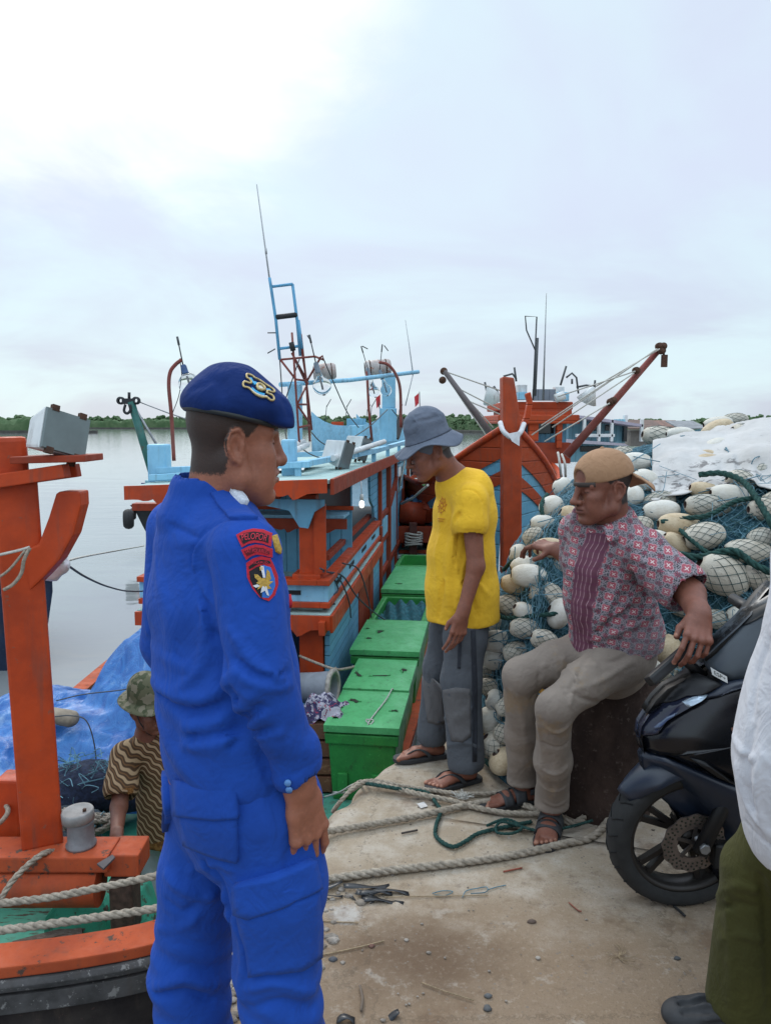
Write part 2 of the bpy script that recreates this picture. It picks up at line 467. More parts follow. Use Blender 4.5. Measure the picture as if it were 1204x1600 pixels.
# ---------------------------------------------------------------- camera, light, sky
cam = bpy.data.objects.new('camera', bpy.data.cameras.new('camera')); COL.objects.link(cam)
cam.location = (0, 0, EYE); cam.rotation_euler = (math.pi / 2 - PITCH, 0, 0)
cam.data.sensor_fit = 'VERTICAL'; cam.data.sensor_height = 24; cam.data.lens = 18.0
cam.data.clip_start = .05; cam.data.clip_end = 6000
SC.camera = cam
SC.view_settings.view_transform = 'Standard'; SC.view_settings.look = 'None'; SC.view_settings.gamma = 1; SC.view_settings.exposure = 0.12
SC.cycles.max_bounces = 6; SC.cycles.use_denoising = True
SUN_EL, SUN_AZ = R(40), R(-22)            # behind thin cloud, ahead and a little to the left
sund = bpy.data.lights.new('sun', 'SUN'); sund.energy = 1.1; sund.angle = R(16); sund.color = (1, .95, .88)
sun = bpy.data.objects.new('sun', sund); COL.objects.link(sun)
sd = Vector((math.sin(SUN_AZ) * math.cos(SUN_EL), math.cos(SUN_AZ) * math.cos(SUN_EL), math.sin(SUN_EL)))
sun.rotation_euler = (-sd).to_track_quat('-Z', 'Y').to_euler()

w = bpy.data.worlds.new('World'); SC.world = w; w.use_nodes = True
nt = w.node_tree; bg = nt.nodes['Background']
sky = nt.nodes.new('ShaderNodeTexSky'); sky.sky_type = 'NISHITA'; sky.sun_disc = False; sky.sun_elevation = SUN_EL; sky.sun_rotation = SUN_AZ
class WM(Mat):
    def __init__(s): s.nt = nt; s.tc = nt.nodes.new('ShaderNodeTexCoord')
W = WM()
X, Y, Z = W.xyz(W.tc.outputs['Generated'])
zc = Z.max(0.02)
cv = W.comb(X / (zc + .25), Y / (zc + .25), 0.0)          # cloud sheet seen in perspective
n1 = W.noise(1.1, 5, .55, cv, .6); n2 = W.noise(2.6, 6, .6, cv, .4)
c = W.mix(Z.ramp(-.02, .30), (5.7, 6.35, 7.5), (6.9, 7.65, 9.2))
c = W.mix(n1.ramp(.36, .66) * .85, c, (7.2, 9.0, 9.5))            # pale cyan thinner cloud
c = W.mix(n2.ramp(.5, .75) * .3, c, (6.6, 7.2, 8.7))
glow = (X * math.sin(R(-21)) * math.cos(R(34)) + Y * math.cos(R(-21)) * math.cos(R(34)) + Z * math.sin(R(34)))
c = W.mix((glow + (n2 - .5) * .07 + (n1 - .5) * .08).ramp(.925, 1.0), c, (12.5, 12.6, 12.4))
c = W.mix(.9, sky.outputs[0], c)
up_ = Z.ramp(.46, .95, 1.0, 2.3) * Y.ramp(-.2, -.9, 1.0, 1.35)       # overcast, brightest overhead; unseen sky there and behind the camera boosted to add light
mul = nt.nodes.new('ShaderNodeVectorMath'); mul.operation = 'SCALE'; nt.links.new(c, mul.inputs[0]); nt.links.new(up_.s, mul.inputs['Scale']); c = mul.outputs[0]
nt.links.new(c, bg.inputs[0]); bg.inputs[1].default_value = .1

# ---------------------------------------------------------------- ground: quay top, worn edge and quay face in one sheet
EDGE = [(-1.6, -6), (-1.05, -2), (-.85, .6), (-.72, 1.4), (-.56, 2.0), (-.40, 2.55), (-.235, 3.03), (-.175, 3.2), (-.02, 3.5), (.11, 3.76), (.215, 3.98), (.45, 4.5), (.72, 5.2), (1.05, 6.0), (1.6, 7.2), (2.6, 9), (4.2, 12), (6.2, 16), (10, 24), (16, 36), (26, 56)]
def edge_sample(P, n):
    Q = spline([(x, y, 0) for x, y in P], 6); acc = [0]
    for a, b in zip(Q, Q[1:]): acc.append(acc[-1] + (b - a).length)
    return Q, acc
EQ, EA = edge_sample(EDGE, 0)
svals = []; s_ = 0
while s_ < EA[-1]:
    svals.append(s_)
    s_ += .035 if 6.5 < s_ < 15 else .4 if s_ < 25 else 1.5
svals.append(EA[-1])
def on_edge(s_):
    for i in range(len(EA) - 1):
        if EA[i + 1] >= s_:
            t = (s_ - EA[i]) / max(EA[i + 1] - EA[i], 1e-9); p = EQ[i].lerp(EQ[i + 1], t); d = (EQ[min(i + 2, len(EQ) - 1)] - EQ[max(i - 1, 0)]).normalized(); return p, Vector((d.y, -d.x, 0))
    return EQ[-1], Vector((1, 0, 0))
prof = [(0, -3.2), (0, -1.8), (-.01, -.9), (.0, -.45), (.005, -.25), (.01, -.15), (.022, -.09), (.035, -.05), (.055, -.025), (.085, -.01), (.12, -.003), (.17, 0), (.25, 0), (.4, 0), (.6, 0), (.85, 0), (1.15, 0), (1.5, 0), (1.9, 0), (2.4, 0), (3.2, 0), (4.5, 0), (8, 0), (20, 0), (60, 0), (400, 0)]
mb = MB(); nv = len(prof); vs = []
sa = np.array(svals)
e1 = vnoise(sa * 4, sa * 0 + 1.3, sa * 0); e2 = vnoise(sa * 15, sa * 0 + 5.3, sa * 0); e3 = vnoise(sa * 2.2, sa * 0 + 9.1, sa * 0)
for i, s in enumerate(svals):
    p, n = on_edge(s)
    jit = (e1[i] * .07 + e2[i] * .035 + e3[i] * .08) if s > 6 else 0
    for t, z in prof:
        k = max(0, 1 - t / .9) if t < 60 else 0
        q = p + n * (t + jit * k + (max(0, e2[i]) * .05 if z < -.02 else 0)); zz = z + (vnoise(np.array([s * 1.3]), np.array([t * 1.3]), np.array([3.]))[0] * .012 if z == 0 and t < 6 else 0)
        vs.append((q.x, q.y, zz))
fs = [(i * nv + j, (i + 1) * nv + j, (i + 1) * nv + j + 1, i * nv + j + 1) for i in range(len(svals) - 1) for j in range(nv - 1)]
mb.add(vs, fs, True)
G = Mat('sandy_concrete', .93, .2)
big = G.noise(.9, 4, .6); mid = G.noise(4.5, 6, .7); fine = G.noise(60, 3, .7); grit = G.noise(170, 2, .6)
gc = G.mix(big.ramp(.3, .7), (.355, .288, .21), (.285, .225, .162))
gc = G.mix(mid.ramp(.42, .68), gc, (.42, .365, .30))
gx, gy, gz = G.xyz(G.tc.outputs['Object'])
front = (gy + (mid - .5) * .7).ramp(2.1, 2.75)            # earthier towards the near end, cleaner concrete beyond
gc = G.mix((front * -1 + 1) * .88, gc, (.215, .150, .098))
sp = ((gx - .10).pow(2.0) + (gy - 2.16).pow(2.0) * 2.2).sqrt() + (mid - .5) * .35; gc = G.mix(sp.ramp(.05, .38, .8, 0), gc, (.115, .072, .045)); gc = G.mix((((gx + .13).pow(2.0) + (gy - 2.36).pow(2.0)).sqrt() + (fine - .5) * .08).ramp(.03, .07, .55, 0), gc, (.5, .49, .47))
dm = G.noise(13, 5, .75); gc = G.mix(dm.ramp(.54, .68) * .45, gc, (.13, .092, .064)); gc = G.mix(G.noise(9, 5, .75, G.co(loc=(7, 2, 1))).ramp(.56, .7) * .4, gc, (.44, .40, .345))
gc = G.mix(fine.ramp(.52, .72) * .16, gc, (0.554, 0.475, 0.383))
gc = G.mix(grit.ramp(.60, .70) * .4, gc, (.10, .075, .055))
st = G.noise(2.3, 5, .7, G.co(loc=(3, 1, 0)))
gc = G.mix(st.ramp(.56, .68) * .65, gc, (.15, .095, .06))     # rusty stains
vd = G.voro(38); gc = G.mix((vd < .16) * G.noise(6, 2).ramp(.5, .6), gc, (.19, .155, .125))   # pebbles set in the surface
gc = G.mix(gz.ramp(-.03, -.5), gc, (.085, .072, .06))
cr = G.voro(.9, G.comb(gx + (mid - .5) * .5, gy + (fine - .5) * .1, gz), 'DISTANCE_TO_EDGE')
gc = G.mix((cr < .004) * .35, gc, (.09, .07, .05))
G.color(gc); G.bump(mid, .35, .02); G.bump(fine, .55, .006); G.bump(grit, .5, .003)
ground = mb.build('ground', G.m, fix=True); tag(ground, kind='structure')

# ---------------------------------------------------------------- water and far shore
WZ = -1.75
Wm = Mat('river_water', .06, .5)
wx, wy, wz_ = Wm.xyz(Wm.tc.outputs['Object'])
wv = Wm.comb(wx * .55, wy * 1.0, 0.0)
Wm.color(Wm.mix(Wm.noise(.25, 3).ramp(.3, .7), (.235, .25, .25), (.205, .222, .225)))
Wm.bump(Wm.noise(2.6, 3, .5, wv, .5), .10, .06); Wm.bump(Wm.noise(.5, 2, .5, wv, .3), .10, .2)
mb = MB(); mb.add([(-4000, -300, WZ), (3000, -300, WZ), (3000, 4500, WZ), (-4000, 4500, WZ)], [(0, 1, 2, 3)])
tag(mb.build('water', Wm.m), kind='structure')

Lf = Mat('far_leaves', .8, .2)
Lf.color(Lf.mix(Lf.noise(.22, 3, .6).ramp(.35, .65), (.060, .112, .048), (.105, .160, .078)))
Lm = Mat('mud_bank', .9); Lm.color(Lm.mix(Lm.noise(.3).ramp(.3, .7), (.05, .05, .045), (.09, .085, .07)))
ico = bmesh.new(); bmesh.ops.create_icosphere(ico, subdivisions=2, radius=1)
IV = [v.co.copy() for v in ico.verts]; IF = [[v.index for v in f.verts] for f in ico.faces]; ico.free()
def clump(mb, c, r, sq=.8, rnd=random):
    o = rnd.random() * 50
    vs = []
    for v in IV:
        k = 1 + .5 * math.sin(v.x * 5 + o) * math.sin(v.y * 6 + o * 1.7) * math.sin(v.z * 5 + o) + rnd.uniform(-.16, .16)
        vs.append(Vector(c) + Vector((v.x * r * k, v.y * r * k, v.z * r * k * sq)))
    mb.add(vs, IF)
def treeline(x0, y0, x1, y1, h, n, name='mangrove_treeline'):
    m = MB(); rr = random.Random(int(x0 * 7 + y1)); nn_ = max(60, int(math.hypot(x1 - x0, y1 - y0) / (h * .22)))
    def wood(u, v):
        t = u * 40; hh = h * (.62 + .22 * vnoise(np.array([t * 1.3 + x0]), np.array([1.]), np.array([2.]))[0] + .30 * vnoise(np.array([t * 7 + x0]), np.array([v * 9]), np.array([3.]))[0] + .25 * vnoise(np.array([t * 19.]), np.array([v * 23 + 2]), np.array([5.]))[0])
        return (x0 + (x1 - x0) * u, y0 + (y1 - y0) * u + 9 * (v - .5) - 2 * math.sin(v * math.pi), WZ + .3 + hh * math.sin(math.pi * min(1, v * 1.02)) ** .35)
    m.grid(wood, nn_, 9, False)
    for i in range(n):
        t = rr.random(); hh = h * (.80 + .10 * math.sin(t * 31 + x0) + .08 * math.sin(t * 83) + .14 * rr.random())
        r = hh * rr.uniform(.09, .19); dz = rr.random() ** .6
        clump(m, (x0 + (x1 - x0) * t + rr.uniform(-2, 2), y0 + (y1 - y0) * t + rr.uniform(0, 6), WZ + .4 + (hh - r * .8) * dz), r, rr.uniform(.6, .95), rr)
    return tag(m.build(name, Lf.m), 'dense green mangrove wood along the far shore', None, kind='stuff')
treeline(-420, 330, -122, 300, 8.0, 1350)
treeline(-330, 640, -40, 560, 10, 1350)
treeline(-50, 560, 40, 380, 9, 900)
treeline(30, 330, 62, 235, 6.2, 900)
treeline(60, 225, 150, 190, 5, 900)
treeline(130, 330, 420, 260, 7, 1050)
mb = MB()
for a, b in (((-440, 326), (-112, 296)), ((-340, 632), (-30, 552)), ((-60, 556), (44, 374)), ((26, 328), (64, 228)), ((58, 220), (420, 180))):
    mb.beam((a[0], a[1], WZ + .3), (b[0], b[1], WZ + .3), 8, 1.6)
tag(mb.build('mud_shore', Lm.m), kind='structure')
# ---------------------------------------------------------------- paints of the harbour
OR = (.50, .060, .012); OR2 = (.36, .045, .012); ROR = (.30, .040, .016); BL = (.20, .50, .70); BL2 = (.13, .38, .56); TEAL = (.16, .42, .36)
M_orange = paint('orange_paint', OR, OR2, (.19, .09, .06), .5, 5, .70)
M_orange_worn = paint('worn_orange_paint', (.46, .085, .028), (.36, .065, .025), (.10, .06, .045), .7, 6, .60)
M_red = paint('red_brown_paint', (.30, .042, .014), (.22, .032, .012), (.12, .06, .05), .55, 6, .68)
M_blue = paint('light_blue_paint', (.175, .42, .58), (.13, .34, .50), (.10, .12, .13), .6, 5, .72, (1, 1, 6))
M_blue_v = paint('blue_vertical_boards', (.16, .40, .56), (.11, .30, .45), (.09, .12, .14), .6, 4, .72, (9, 9, 1), .25, (0, .11))
M_blue_h = paint('blue_planking', (.165, .41, .58), (.12, .33, .50), (.06, .07, .08), .6, 5, .68, (1, 1, 9), .3, (2, .085))
M_blue_t = paint('blue_trim', (.28, .55, .72), (.22, .47, .64), (.25, .3, .32), .5, 6, .72)
M_teal = paint('sea_green_paint', (.05, .33, .21), (.07, .40, .28), (.085, .075, .055), .7, 6, .56)
M_tealw = paint('pale_teal_boards', (.36, .50, .48), (.29, .42, .40), (.22, .25, .24), .7, 4, .70, (1, 5, 1))
M_deck = paint('green_deck', (.07, .30, .21), (.11, .38, .28), (.09, .075, .055), .75, 4, .56, (1, 5, 1))
M_dark = paint('tarred_hull', (.018, .014, .015), (.035, .028, .026), (.10, .05, .045), .8, 5, .66)
M_rail = paint('scuffed_rail', (.10, .095, .095), (.05, .047, .046), (.26, .25, .24), .6, 8, .58)
M_glass = plain('dark_window', (.015, .02, .024), .12, 0, .3)
M_rust = plain('rust', (.10, .045, .025), .8, .2, .5, 40, .4)
M_steel = plain('dull_steel', (.30, .31, .32), .45, .7, .3, 20, .1)
M_black = plain('black_rubber', (.018, .018, .02), .7, 0, .3, 30, .2)
M_white = paint('white_paint', (.70, .71, .70), (.58, .60, .60), (.30, .22, .15), .45, 5, .72)
M_rope = plain('manila_rope', (.40, .34, .27), .95, 0, .45, 60, .6, .1)
M_ropew = plain('pale_cord', (.55, .53, .48), .9, 0, .3, 60, .4, .1)
M_ropeg = plain('green_rope', (.035, .085, .075), .9, 0, .5, 70, .5, .1)
M_wire = plain('wire', (.08, .085, .09), .6, .2, .2)
M_pipe_blue = paint('blue_pipe', (.12, .36, .56), (.10, .30, .48), (.12, .08, .06), .5, 9, .70)
M_pipe_red = paint('red_pipe', (.22, .055, .045), (.17, .045, .035), (.15, .1, .08), .55, 9, .66)
Bg = Mat('clear_bulb', .03, .5); Bg.set(Transmission_Weight=.95, IOR=1.06); Bg.color((.93, .95, .96)); M_bulb = Bg.m

# ---------------------------------------------------------------- the moored fishing boat in front
FB = empty('fishing_boat', (-1.2, 6.5, WZ), 'long orange and light blue wooden fishing boat moored along the quay with a roofed cabin', 'boat')
RIGHT = [(-1.62, 2.58), (-1.39, 2.615), (-1.12, 2.67), (-.86, 2.76), (-.62, 2.95), (-.42, 3.35), (-.26, 3.85), (-.06, 4.55), (.12, 5.4), (.35, 7), (.62, 9.5), (.85, 12), (.70, 15.5)]
LEFT = [(-1.62, 2.58), (-1.95, 2.62), (-2.3, 2.8), (-2.6, 3.2), (-2.75, 4.0), (-2.8, 6), (-2.75, 9), (-2.5, 12), (-1.9, 15.5)]
def outline(n=6):
    r = spline([(x, y, 0) for x, y in RIGHT], n); l = spline([(x, y, 0) for x, y in LEFT], n); return r, l
rr_, ll_ = outline(8)
loop = ll_[::-1] + rr_[1:]                      # stern left -> bow -> stern right
def sheer(y): return -.35 - .43 * max(0, min(1, (y - 3.0) / .9)) if y < 9 else -.78 + .3 * min(1, (y - 9) / 4)
ctr = lambda y: Vector((-1.35 + .05 * y, 0, 0))
def off(i, d):
    a = loop[max(i - 1, 0)]; b = loop[min(i + 1, len(loop) - 1)]; t = (b - a).normalized(); return Vector((t.y, -t.x, 0)) * d     # outward
hull = MB(); nl = len(loop); pr = [(.0, -.05), (.01, -.16), (-.03, -.42), (-.10, -.8), (-.22, -1.2), (-.45, -1.7)]
hull.grid(lambda u, v: loop[round(u * (nl - 1))] + off(round(u * (nl - 1)), pr[round(v * 5)][0]) + Vector((0, 0, sheer(loop[round(u * (nl - 1))].y) + pr[round(v * 5)][1])), nl, 6)
hull.build('hull', M_dark, FB)
def sweep(profile, name, mat, i0=0, i1=None, lift=0):
    m = MB(); ids = list(range(i0, i1 or nl)); k = len(profile); vs = []
    for i in ids:
        for a, z in profile: vs.append(loop[i] + off(i, a) + Vector((0, 0, sheer(loop[i].y) + z)))
    fs = [(r * k + j, (r + 1) * k + j, (r + 1) * k + (j + 1) % k, r * k + (j + 1) % k) for r in range(len(ids) - 1) for j in range(k)]
    m.add(vs, fs); return m.build(name, mat, FB, bev=.006)
sweep([(-.10, 0), (.045, 0), (.045, -.045), (-.10, -.045)], 'gunwale', M_orange_worn)
sweep([(.002, -.05), (.05, -.05), (.062, -.07), (.05, -.098), (.002, -.098)], 'rubbing_rail', M_rail)
sweep([(.01, -.12), (.035, -.12), (.03, -.2), (.008, -.2)], 'lower_strake', M_rail)
sweep([(-.07, -.046), (-.045, -.046), (-.045, -.55), (-.07, -.55)], 'bulwark_lining', M_teal)
dk = MB(); dpts = [loop[i] + off(i, -.05) for i in range(nl)]
half = len(ll_); k = 40
def deck_pt(u, v):
    y = 2.72 + (15.3 - 2.72) * u ** 1.3
    xs = [q.x for q in dpts if abs(q.y - y) < .5]
    def xa(P):
        for a, b in zip(P, P[1:]):
            if (a.y - y) * (b.y - y) <= 0 and a.y != b.y: return a.x + (b.x - a.x) * (y - a.y) / (b.y - a.y)
        return P[-1].x
    x0 = xa(ll_) + .06; x1 = xa(rr_) - .06
    z = -.70 if y < 3.35 else -.90
    return (x0 + (x1 - x0) * v, y, z)
dk.grid(deck_pt, 90, 14); dk.build('deck', M_deck, FB, smooth=False)
# stem timber, cross beam, log, bitts
MB().prism([(-.93, 2.86, -.62), (-.80, 2.90, -.62), (-.775, 2.95, -.10), (-.86, 2.90, -.10)], (.015, .10, 0)).build('stem_timber', M_orange, FB, bev=.01)
b = MB(); b.box((-1.50, 3.13, -.245), (.66, .17, .07)); b.build('cross_beam', M_orange_worn, FB, bev=.008)
b = MB(); b.box((-1.125, 3.16, -.27), (.15, .16, .10)); b.build('beam_end', M_orange_worn, FB, bev=.008)
b = MB(); b.tube([(-2.6, 3.09, -.37), (-1.22, 3.09, -.365)], .085, 18); b.build('round_log', M_orange_worn, FB)
b = MB(); b.box((-1.13, 3.13, -.46), (.10, .12, .26)); b.build('beam_knee', plain('split_wood', (.10, .055, .04), .9, 0, .6, 30, .6), FB, bev=.01)
rot = Matrix.Rotation(R(24), 3, 'Z'); tilt = Matrix.Rotation(R(2.0), 3, 'Y')
b = MB(); b.box((-1.525, 3.20, .575), (.165, .165, 1.58), Matrix.Rotation(R(-1.2), 3, 'Y') @ rot); b.build('bitt_post', M_orange, FB, bev=.012)
b = MB(); b.box((-1.555, 3.19, 1.45), (.135, .14, .20), Matrix.Rotation(R(-1.2), 3, 'Y') @ rot); b.build('post_head', M_orange, FB, bev=.02)
hk = [(36, 860), (60, 850), (76, 808), (87, 772), (92, 768), (125, 768), (126, 790), (114, 836), (92, 876), (70, 900), (46, 924)]
b = MB(); b.prism([at(x, y, 3.13) for x, y in hk], (.0, .10, 0)); b.build('post_horn', M_orange, FB, bev=.01)
b = MB(); b.beam((-1.78, 3.10, 1.34), (-1.285, 3.10, 1.415), .07, .055); b.beam((-1.78, 3.22, 1.34), (-1.285, 3.22, 1.41), .05, .055); b.build('lamp_arm', M_orange, FB, bev=.005)
b = MB(); b.box((-1.34, 3.15, 1.462), (.30, .20, .028), Matrix.Rotation(R(-1.5), 3, 'Y')); b.build('lamp_shelf', M_red, FB, bev=.004)
b = MB(); b.box((-1.705, 3.35, -.14), (.11, .12, .30), tilt); b.build('bitt_post', M_orange, FB, bev=.012)
p0 = atz(122, 1440, -.62)
b = MB(); b.prism([p0 + Vector(v) for v in ((-.14, -.06, -.09), (.13, -.03, -.09), (.13, .0, .05), (.10, .05, .085), (-.10, .03, .085), (-.14, -.02, .03))], (.02, .2, 0)); b.build('fairlead_block', M_teal, FB, bev=.012)
b = MB(); b.prism([p0 + Vector(v) for v in ((.16, .02, -.09), (.30, .05, -.09), (.24, .10, .06), (.15, .08, .10))], (.02, .14, 0)); b.build('fairlead_block', M_teal, FB, bev=.012)
b = MB(); b.box((-1.40, 3.98, -.66), (.42, .46, .07), None, .02); b.box((-1.40, 3.98, -.76), (.36, .40, .14)); b.build('hatch_cover', paint('hatch_green', (.05, .30, .21), (.04, .24, .17), None, .6, 5), FB, bev=.01)

# cabin: local frame along the side (a) and across towards port (b)
SA = Vector((.1, .995, 0)).normalized(); SB = Vector((-SA.y, SA.x, 0)); C0 = Vector((-.45, 6.0, 0))
CR = Matrix((-SB, SA, Vector((0, 0, 1)))).transposed()       # box axes: x across (starboard +), y along, z up
def L(a, b, z): return C0 + SA * a + SB * b + Vector((0, 0, z))
def cbox(m, a0, a1, b0, b1, z0, z1, bev=0.0): return m.box(L((a0 + a1) / 2, (b0 + b1) / 2, (z0 + z1) / 2), (abs(b1 - b0), abs(a1 - a0), abs(z1 - z0)), CR, bev)
BW = 1.55
def part(name, mat, boxes, bev=.006):
    if name in ('side_planking', 'side_post', 'side_panel', 'rail_slot', 'window_pane', 'side_board'):
        for q in boxes: cbox(MB(), *q).build(name, mat, FB, bev=bev)
        return
    m = MB()
    for q in boxes: cbox(m, *q)
    return m.build(name, mat, FB, bev=bev)
def scallop(name, mat, P, Q, z0, z1, depth, thick, waves, parent=None):
    """a board with a wavy lower edge from P to Q (ground points)"""
    P = Vector(P); Q = Vector(Q); d = Q - P; nrm = Vector((d.y, -d.x, 0)).normalized(); top = []; bot = []
    n = waves * 14
    for i in range(n + 1):
        t = i / n; ph = (t * waves) % 1
        w_ = .8 * (0 if ph < .25 else .5 - .5 * math.cos((ph - .25) / .25 * math.pi) if ph < .5 else 1 - (ph - .5) / .06 if ph < .56 else 0 if ph > .8 else .35 * math.sin((ph - .56) / .24 * math.pi))
        q = P + d * t; bot.append(q + Vector((0, 0, z0 - depth * max(w_, 0)))); top.append(q + Vector((0, 0, z1)))
    m = MB()
    for i in range(n): m.prism([top[i], top[i + 1], bot[i + 1], bot[i]], nrm * thick)
    return m.build(name, mat, parent or FB, fix=True)
# lower body
part('side_planking', M_blue_h, [(0.02, 1.72, 0, .04, -1.2, .02), (2.95, 3.7, 0, .04, -1.2, .02)], 0)
part('side_panel', M_red, [(1.72, 2.0, -.012, .05, -1.2, .02), (2.02, 2.93, .0, .035, -1.2, .02), (2.62, 2.95, -.012, .05, -1.2, .02)])
part('side_post', M_red, [(3.7, 3.86, -.03, .08, -1.0, .30), (4.9, 5.04, -.03, .08, -.9, 1.02)])
m = MB(); cbox(m, 0, .04, .03, BW, -.9, -.42); m.build('front_planking', M_blue_h, FB)
part('front_frame', M_orange, [(-.02, .05, .05, .24, -.42, .0), (-.015, .05, .24, BW, -.44, -.38), (-.015, .05, .24, BW, -.06, .0), (-.02, .05, .75, .85, -.38, -.06)])
part('front_window', M_glass, [(.02, .04, .2, BW, -.40, -.04)], 0)
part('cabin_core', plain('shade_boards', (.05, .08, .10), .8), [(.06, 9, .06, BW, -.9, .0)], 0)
# ledge round the veranda
part('ledge', M_tealw, [(-.09, 3.75, -.025, .30, .085, .115), (-.09, .3, .30, BW, .085, .115)], .004)
scallop('ledge_fascia', M_orange, L(-.11, -.03, 0), L(-.11, BW, 0), .0, .11, .07, -.03, 3)
part('ledge_fascia', M_orange, [(-.11, 3.75, -.05, -.025, -.03, .11)])
part('ledge_bracket', M_orange, [(-.2, 0.0, .0, .05, -.03, .08)])
# veranda railing
part('rail_strip', M_blue_t, [(-.03, 3.72, .0, .035, .20, .34), (-.03, .005, .035, BW, .20, .34)], .003)
part('lower_rail', M_orange, [(-.06, 3.72, -.018, .06, .155, .20), (-.06, .04, .06, BW, .155, .20)])
part('top_rail', M_orange, [(-.08, 3.72, -.02, .08, .34, .385), (-.08, .06, .08, BW, .34, .385)])
part('rail_slot', plain('slot_dark', (.012, .012, .014), .9), [(.35, .62, -.006, .0, .255, .29), (1.1, 1.4, -.006, .0, .255, .29), (2.0, 2.35, -.006, .0, .255, .29), (2.9, 3.2, -.006, .0, .255, .29), (-.036, -.03, .22, .46, .255, .29), (-.036, -.03, .8, 1.05, .255, .29)], 0)
part('inner_rail', M_red, [(.6, 3.72, .10, .16, .42, .47)])
# corner pillar and posts
m = MB(); cbox(m, .02, .15, .10, .24, .36, 1.05); cbox(m, -.03, .2, .06, .29, .345, .42); m.build('corner_pillar', M_orange, FB, bev=.01)
scallop('pillar_fretwork', M_orange, L(.02, .02, 0), L(.02, .115, 0), .42, .98, 0, -.03, 1)
# veranda back wall with its valance and windows
part('back_wall', M_blue_v, [(1.55, 1.6, .04, BW, .1, 1.05)], 0)
part('wall_shelf', M_blue_t, [(1.2, 1.56, .06, BW, .715, .745)], .003)
scallop('wall_valance', M_red, L(1.19, .03, 0), L(1.19, BW, 0), .62, .715, .05, -.03, 4)
part('window_frame', M_orange, [(1.52, 1.555, .02, .62, .76, .80), (1.52, 1.555, .56, .64, .80, 1.05), (1.52, 1.555, .75, 1.5, .76, .80), (1.52, 1.555, .75, .80, .80, 1.05), (1.52, 1.555, 1.12, 1.16, .80, 1.05)])
part('window_pane', M_glass, [(1.54, 1.556, .05, .56, .80, 1.04), (1.54, 1.556, .80, 1.5, .80, 1.04)], 0)
part('shelf_floor', M_tealw, [(.05, 1.55, .06, BW, .1, .13)], .002)
# carved blue bracket under the roof corner and by the side wall
m = MB(); m.prism([L(-.06, .02, 1.02), L(-.06, .55, 1.02), L(-.06, .50, .97), L(-.06, .30, .93), L(-.06, .22, .80), L(-.06, .15, .79), L(-.06, .10, .92), L(-.06, .02, .97)], -SB * 0 + SA * .03)
m.build('roof_bracket', M_blue, FB, bev=.004)
m = MB(); m.prism([L(3.0, .03, 1.02), L(3.75, .03, 1.02), L(3.75, .03, .40), L(3.45, .03, .46), L(3.35, .03, .60), L(3.12, .03, .68), L(3.05, .03, .74)], SB * .03); m.build('side_bracket', M_blue_h, FB)
# enclosed side wall with panels
part('side_wall', M_blue_h, [(3.86, 9.0, .03, .07, -.9, 1.02)], 0)
part('side_frame', M_red, [(3.86, 3.98, -.01, .06, .3, 1.02), (4.05, 4.9, -.005, .05, .36, .43), (4.05, 4.9, -.005, .05, .02, .09), (4.0, 9, -.01, .05, -.42, -.34), (4.0, 9.0, -.03, .05, -1.0, -.86), (5.04, 5.2, -.005, .05, -.4, .95), (6.2, 6.32, -.01, .05, -.9, 1.0), (8.86, 9.02, -.02, .08, -.9, 1.02)])
part('side_board', M_blue_t, [(5.2, 6.2, -.002, .04, -.3, .55), (4.2, 4.8, -.002, .04, .1, .33)], .003)
m = MB(); m.beam(L(5.15, 0, .45), L(6.25, 0, .75), .05, .07); m.build('side_brace', M_red, FB)
part('side_window', M_glass, [(6.5, 7.3, .0, .032, .55, .9)], 0)
part('side_window_frame', M_blue_t, [(6.42, 6.5, -.012, .03, .5, .95), (7.3, 7.38, -.012, .03, .5, .95), (6.5, 7.3, -.012, .03, .9, .95), (6.5, 7.3, -.012, .03, .5, .55)], .003)
m = MB(); m.prism([L(7.7, -.012, -.75), L(8.5, -.012, -.75), L(8.5, -.012, .48), L(8.3, -.012, .60), L(7.9, -.012, .60), L(7.7, -.012, .45)], SB * .04); m.build('side_door', M_red, FB, bev=.004)
part('edge_trim', M_white, [(9.02, 9.06, -.03, .03, -.85, 1.0)])
# roof
RZ = 1.175
def roof_pt(a, b, z): return L(a, b, z - .045 * max(0, (b - .2)) + .0 * a)
m = MB(); na = 2; m.prism([roof_pt(-.22, -.05, RZ - .02), roof_pt(-.22, .4, RZ - .02), roof_pt(-.22, 1.50, RZ - .02), roof_pt(9.6, 1.50, RZ - .02), roof_pt(9.6, -.16, RZ - .02)], (0, 0, .03)); m.build('roof', M_tealw, FB)
scallop('roof_fascia', M_orange, roof_pt(-.25, -.04, 0), roof_pt(-.33, 1.50, 0) , RZ - .085, RZ + .02, .055, -.03, 3)
m = MB(); m.prism([roof_pt(-.25, -.06, RZ + .02), roof_pt(9.6, -.17, RZ + .02), roof_pt(9.6, -.17, RZ - .10), roof_pt(-.25, -.06, RZ - .10)], -SB * .03); m.build('roof_fascia', M_red, FB, bev=.004)
m = MB(); m.prism([roof_pt(-.2, -.05, RZ - .06), roof_pt(-.2, 1.5, RZ - .06), roof_pt(9.5, 1.5, RZ - .06), roof_pt(9.5, -.05, RZ - .06)], (0, 0, .03)); m.build('roof_lining', plain('lining_wood', (.10, .06, .05), .8), FB)
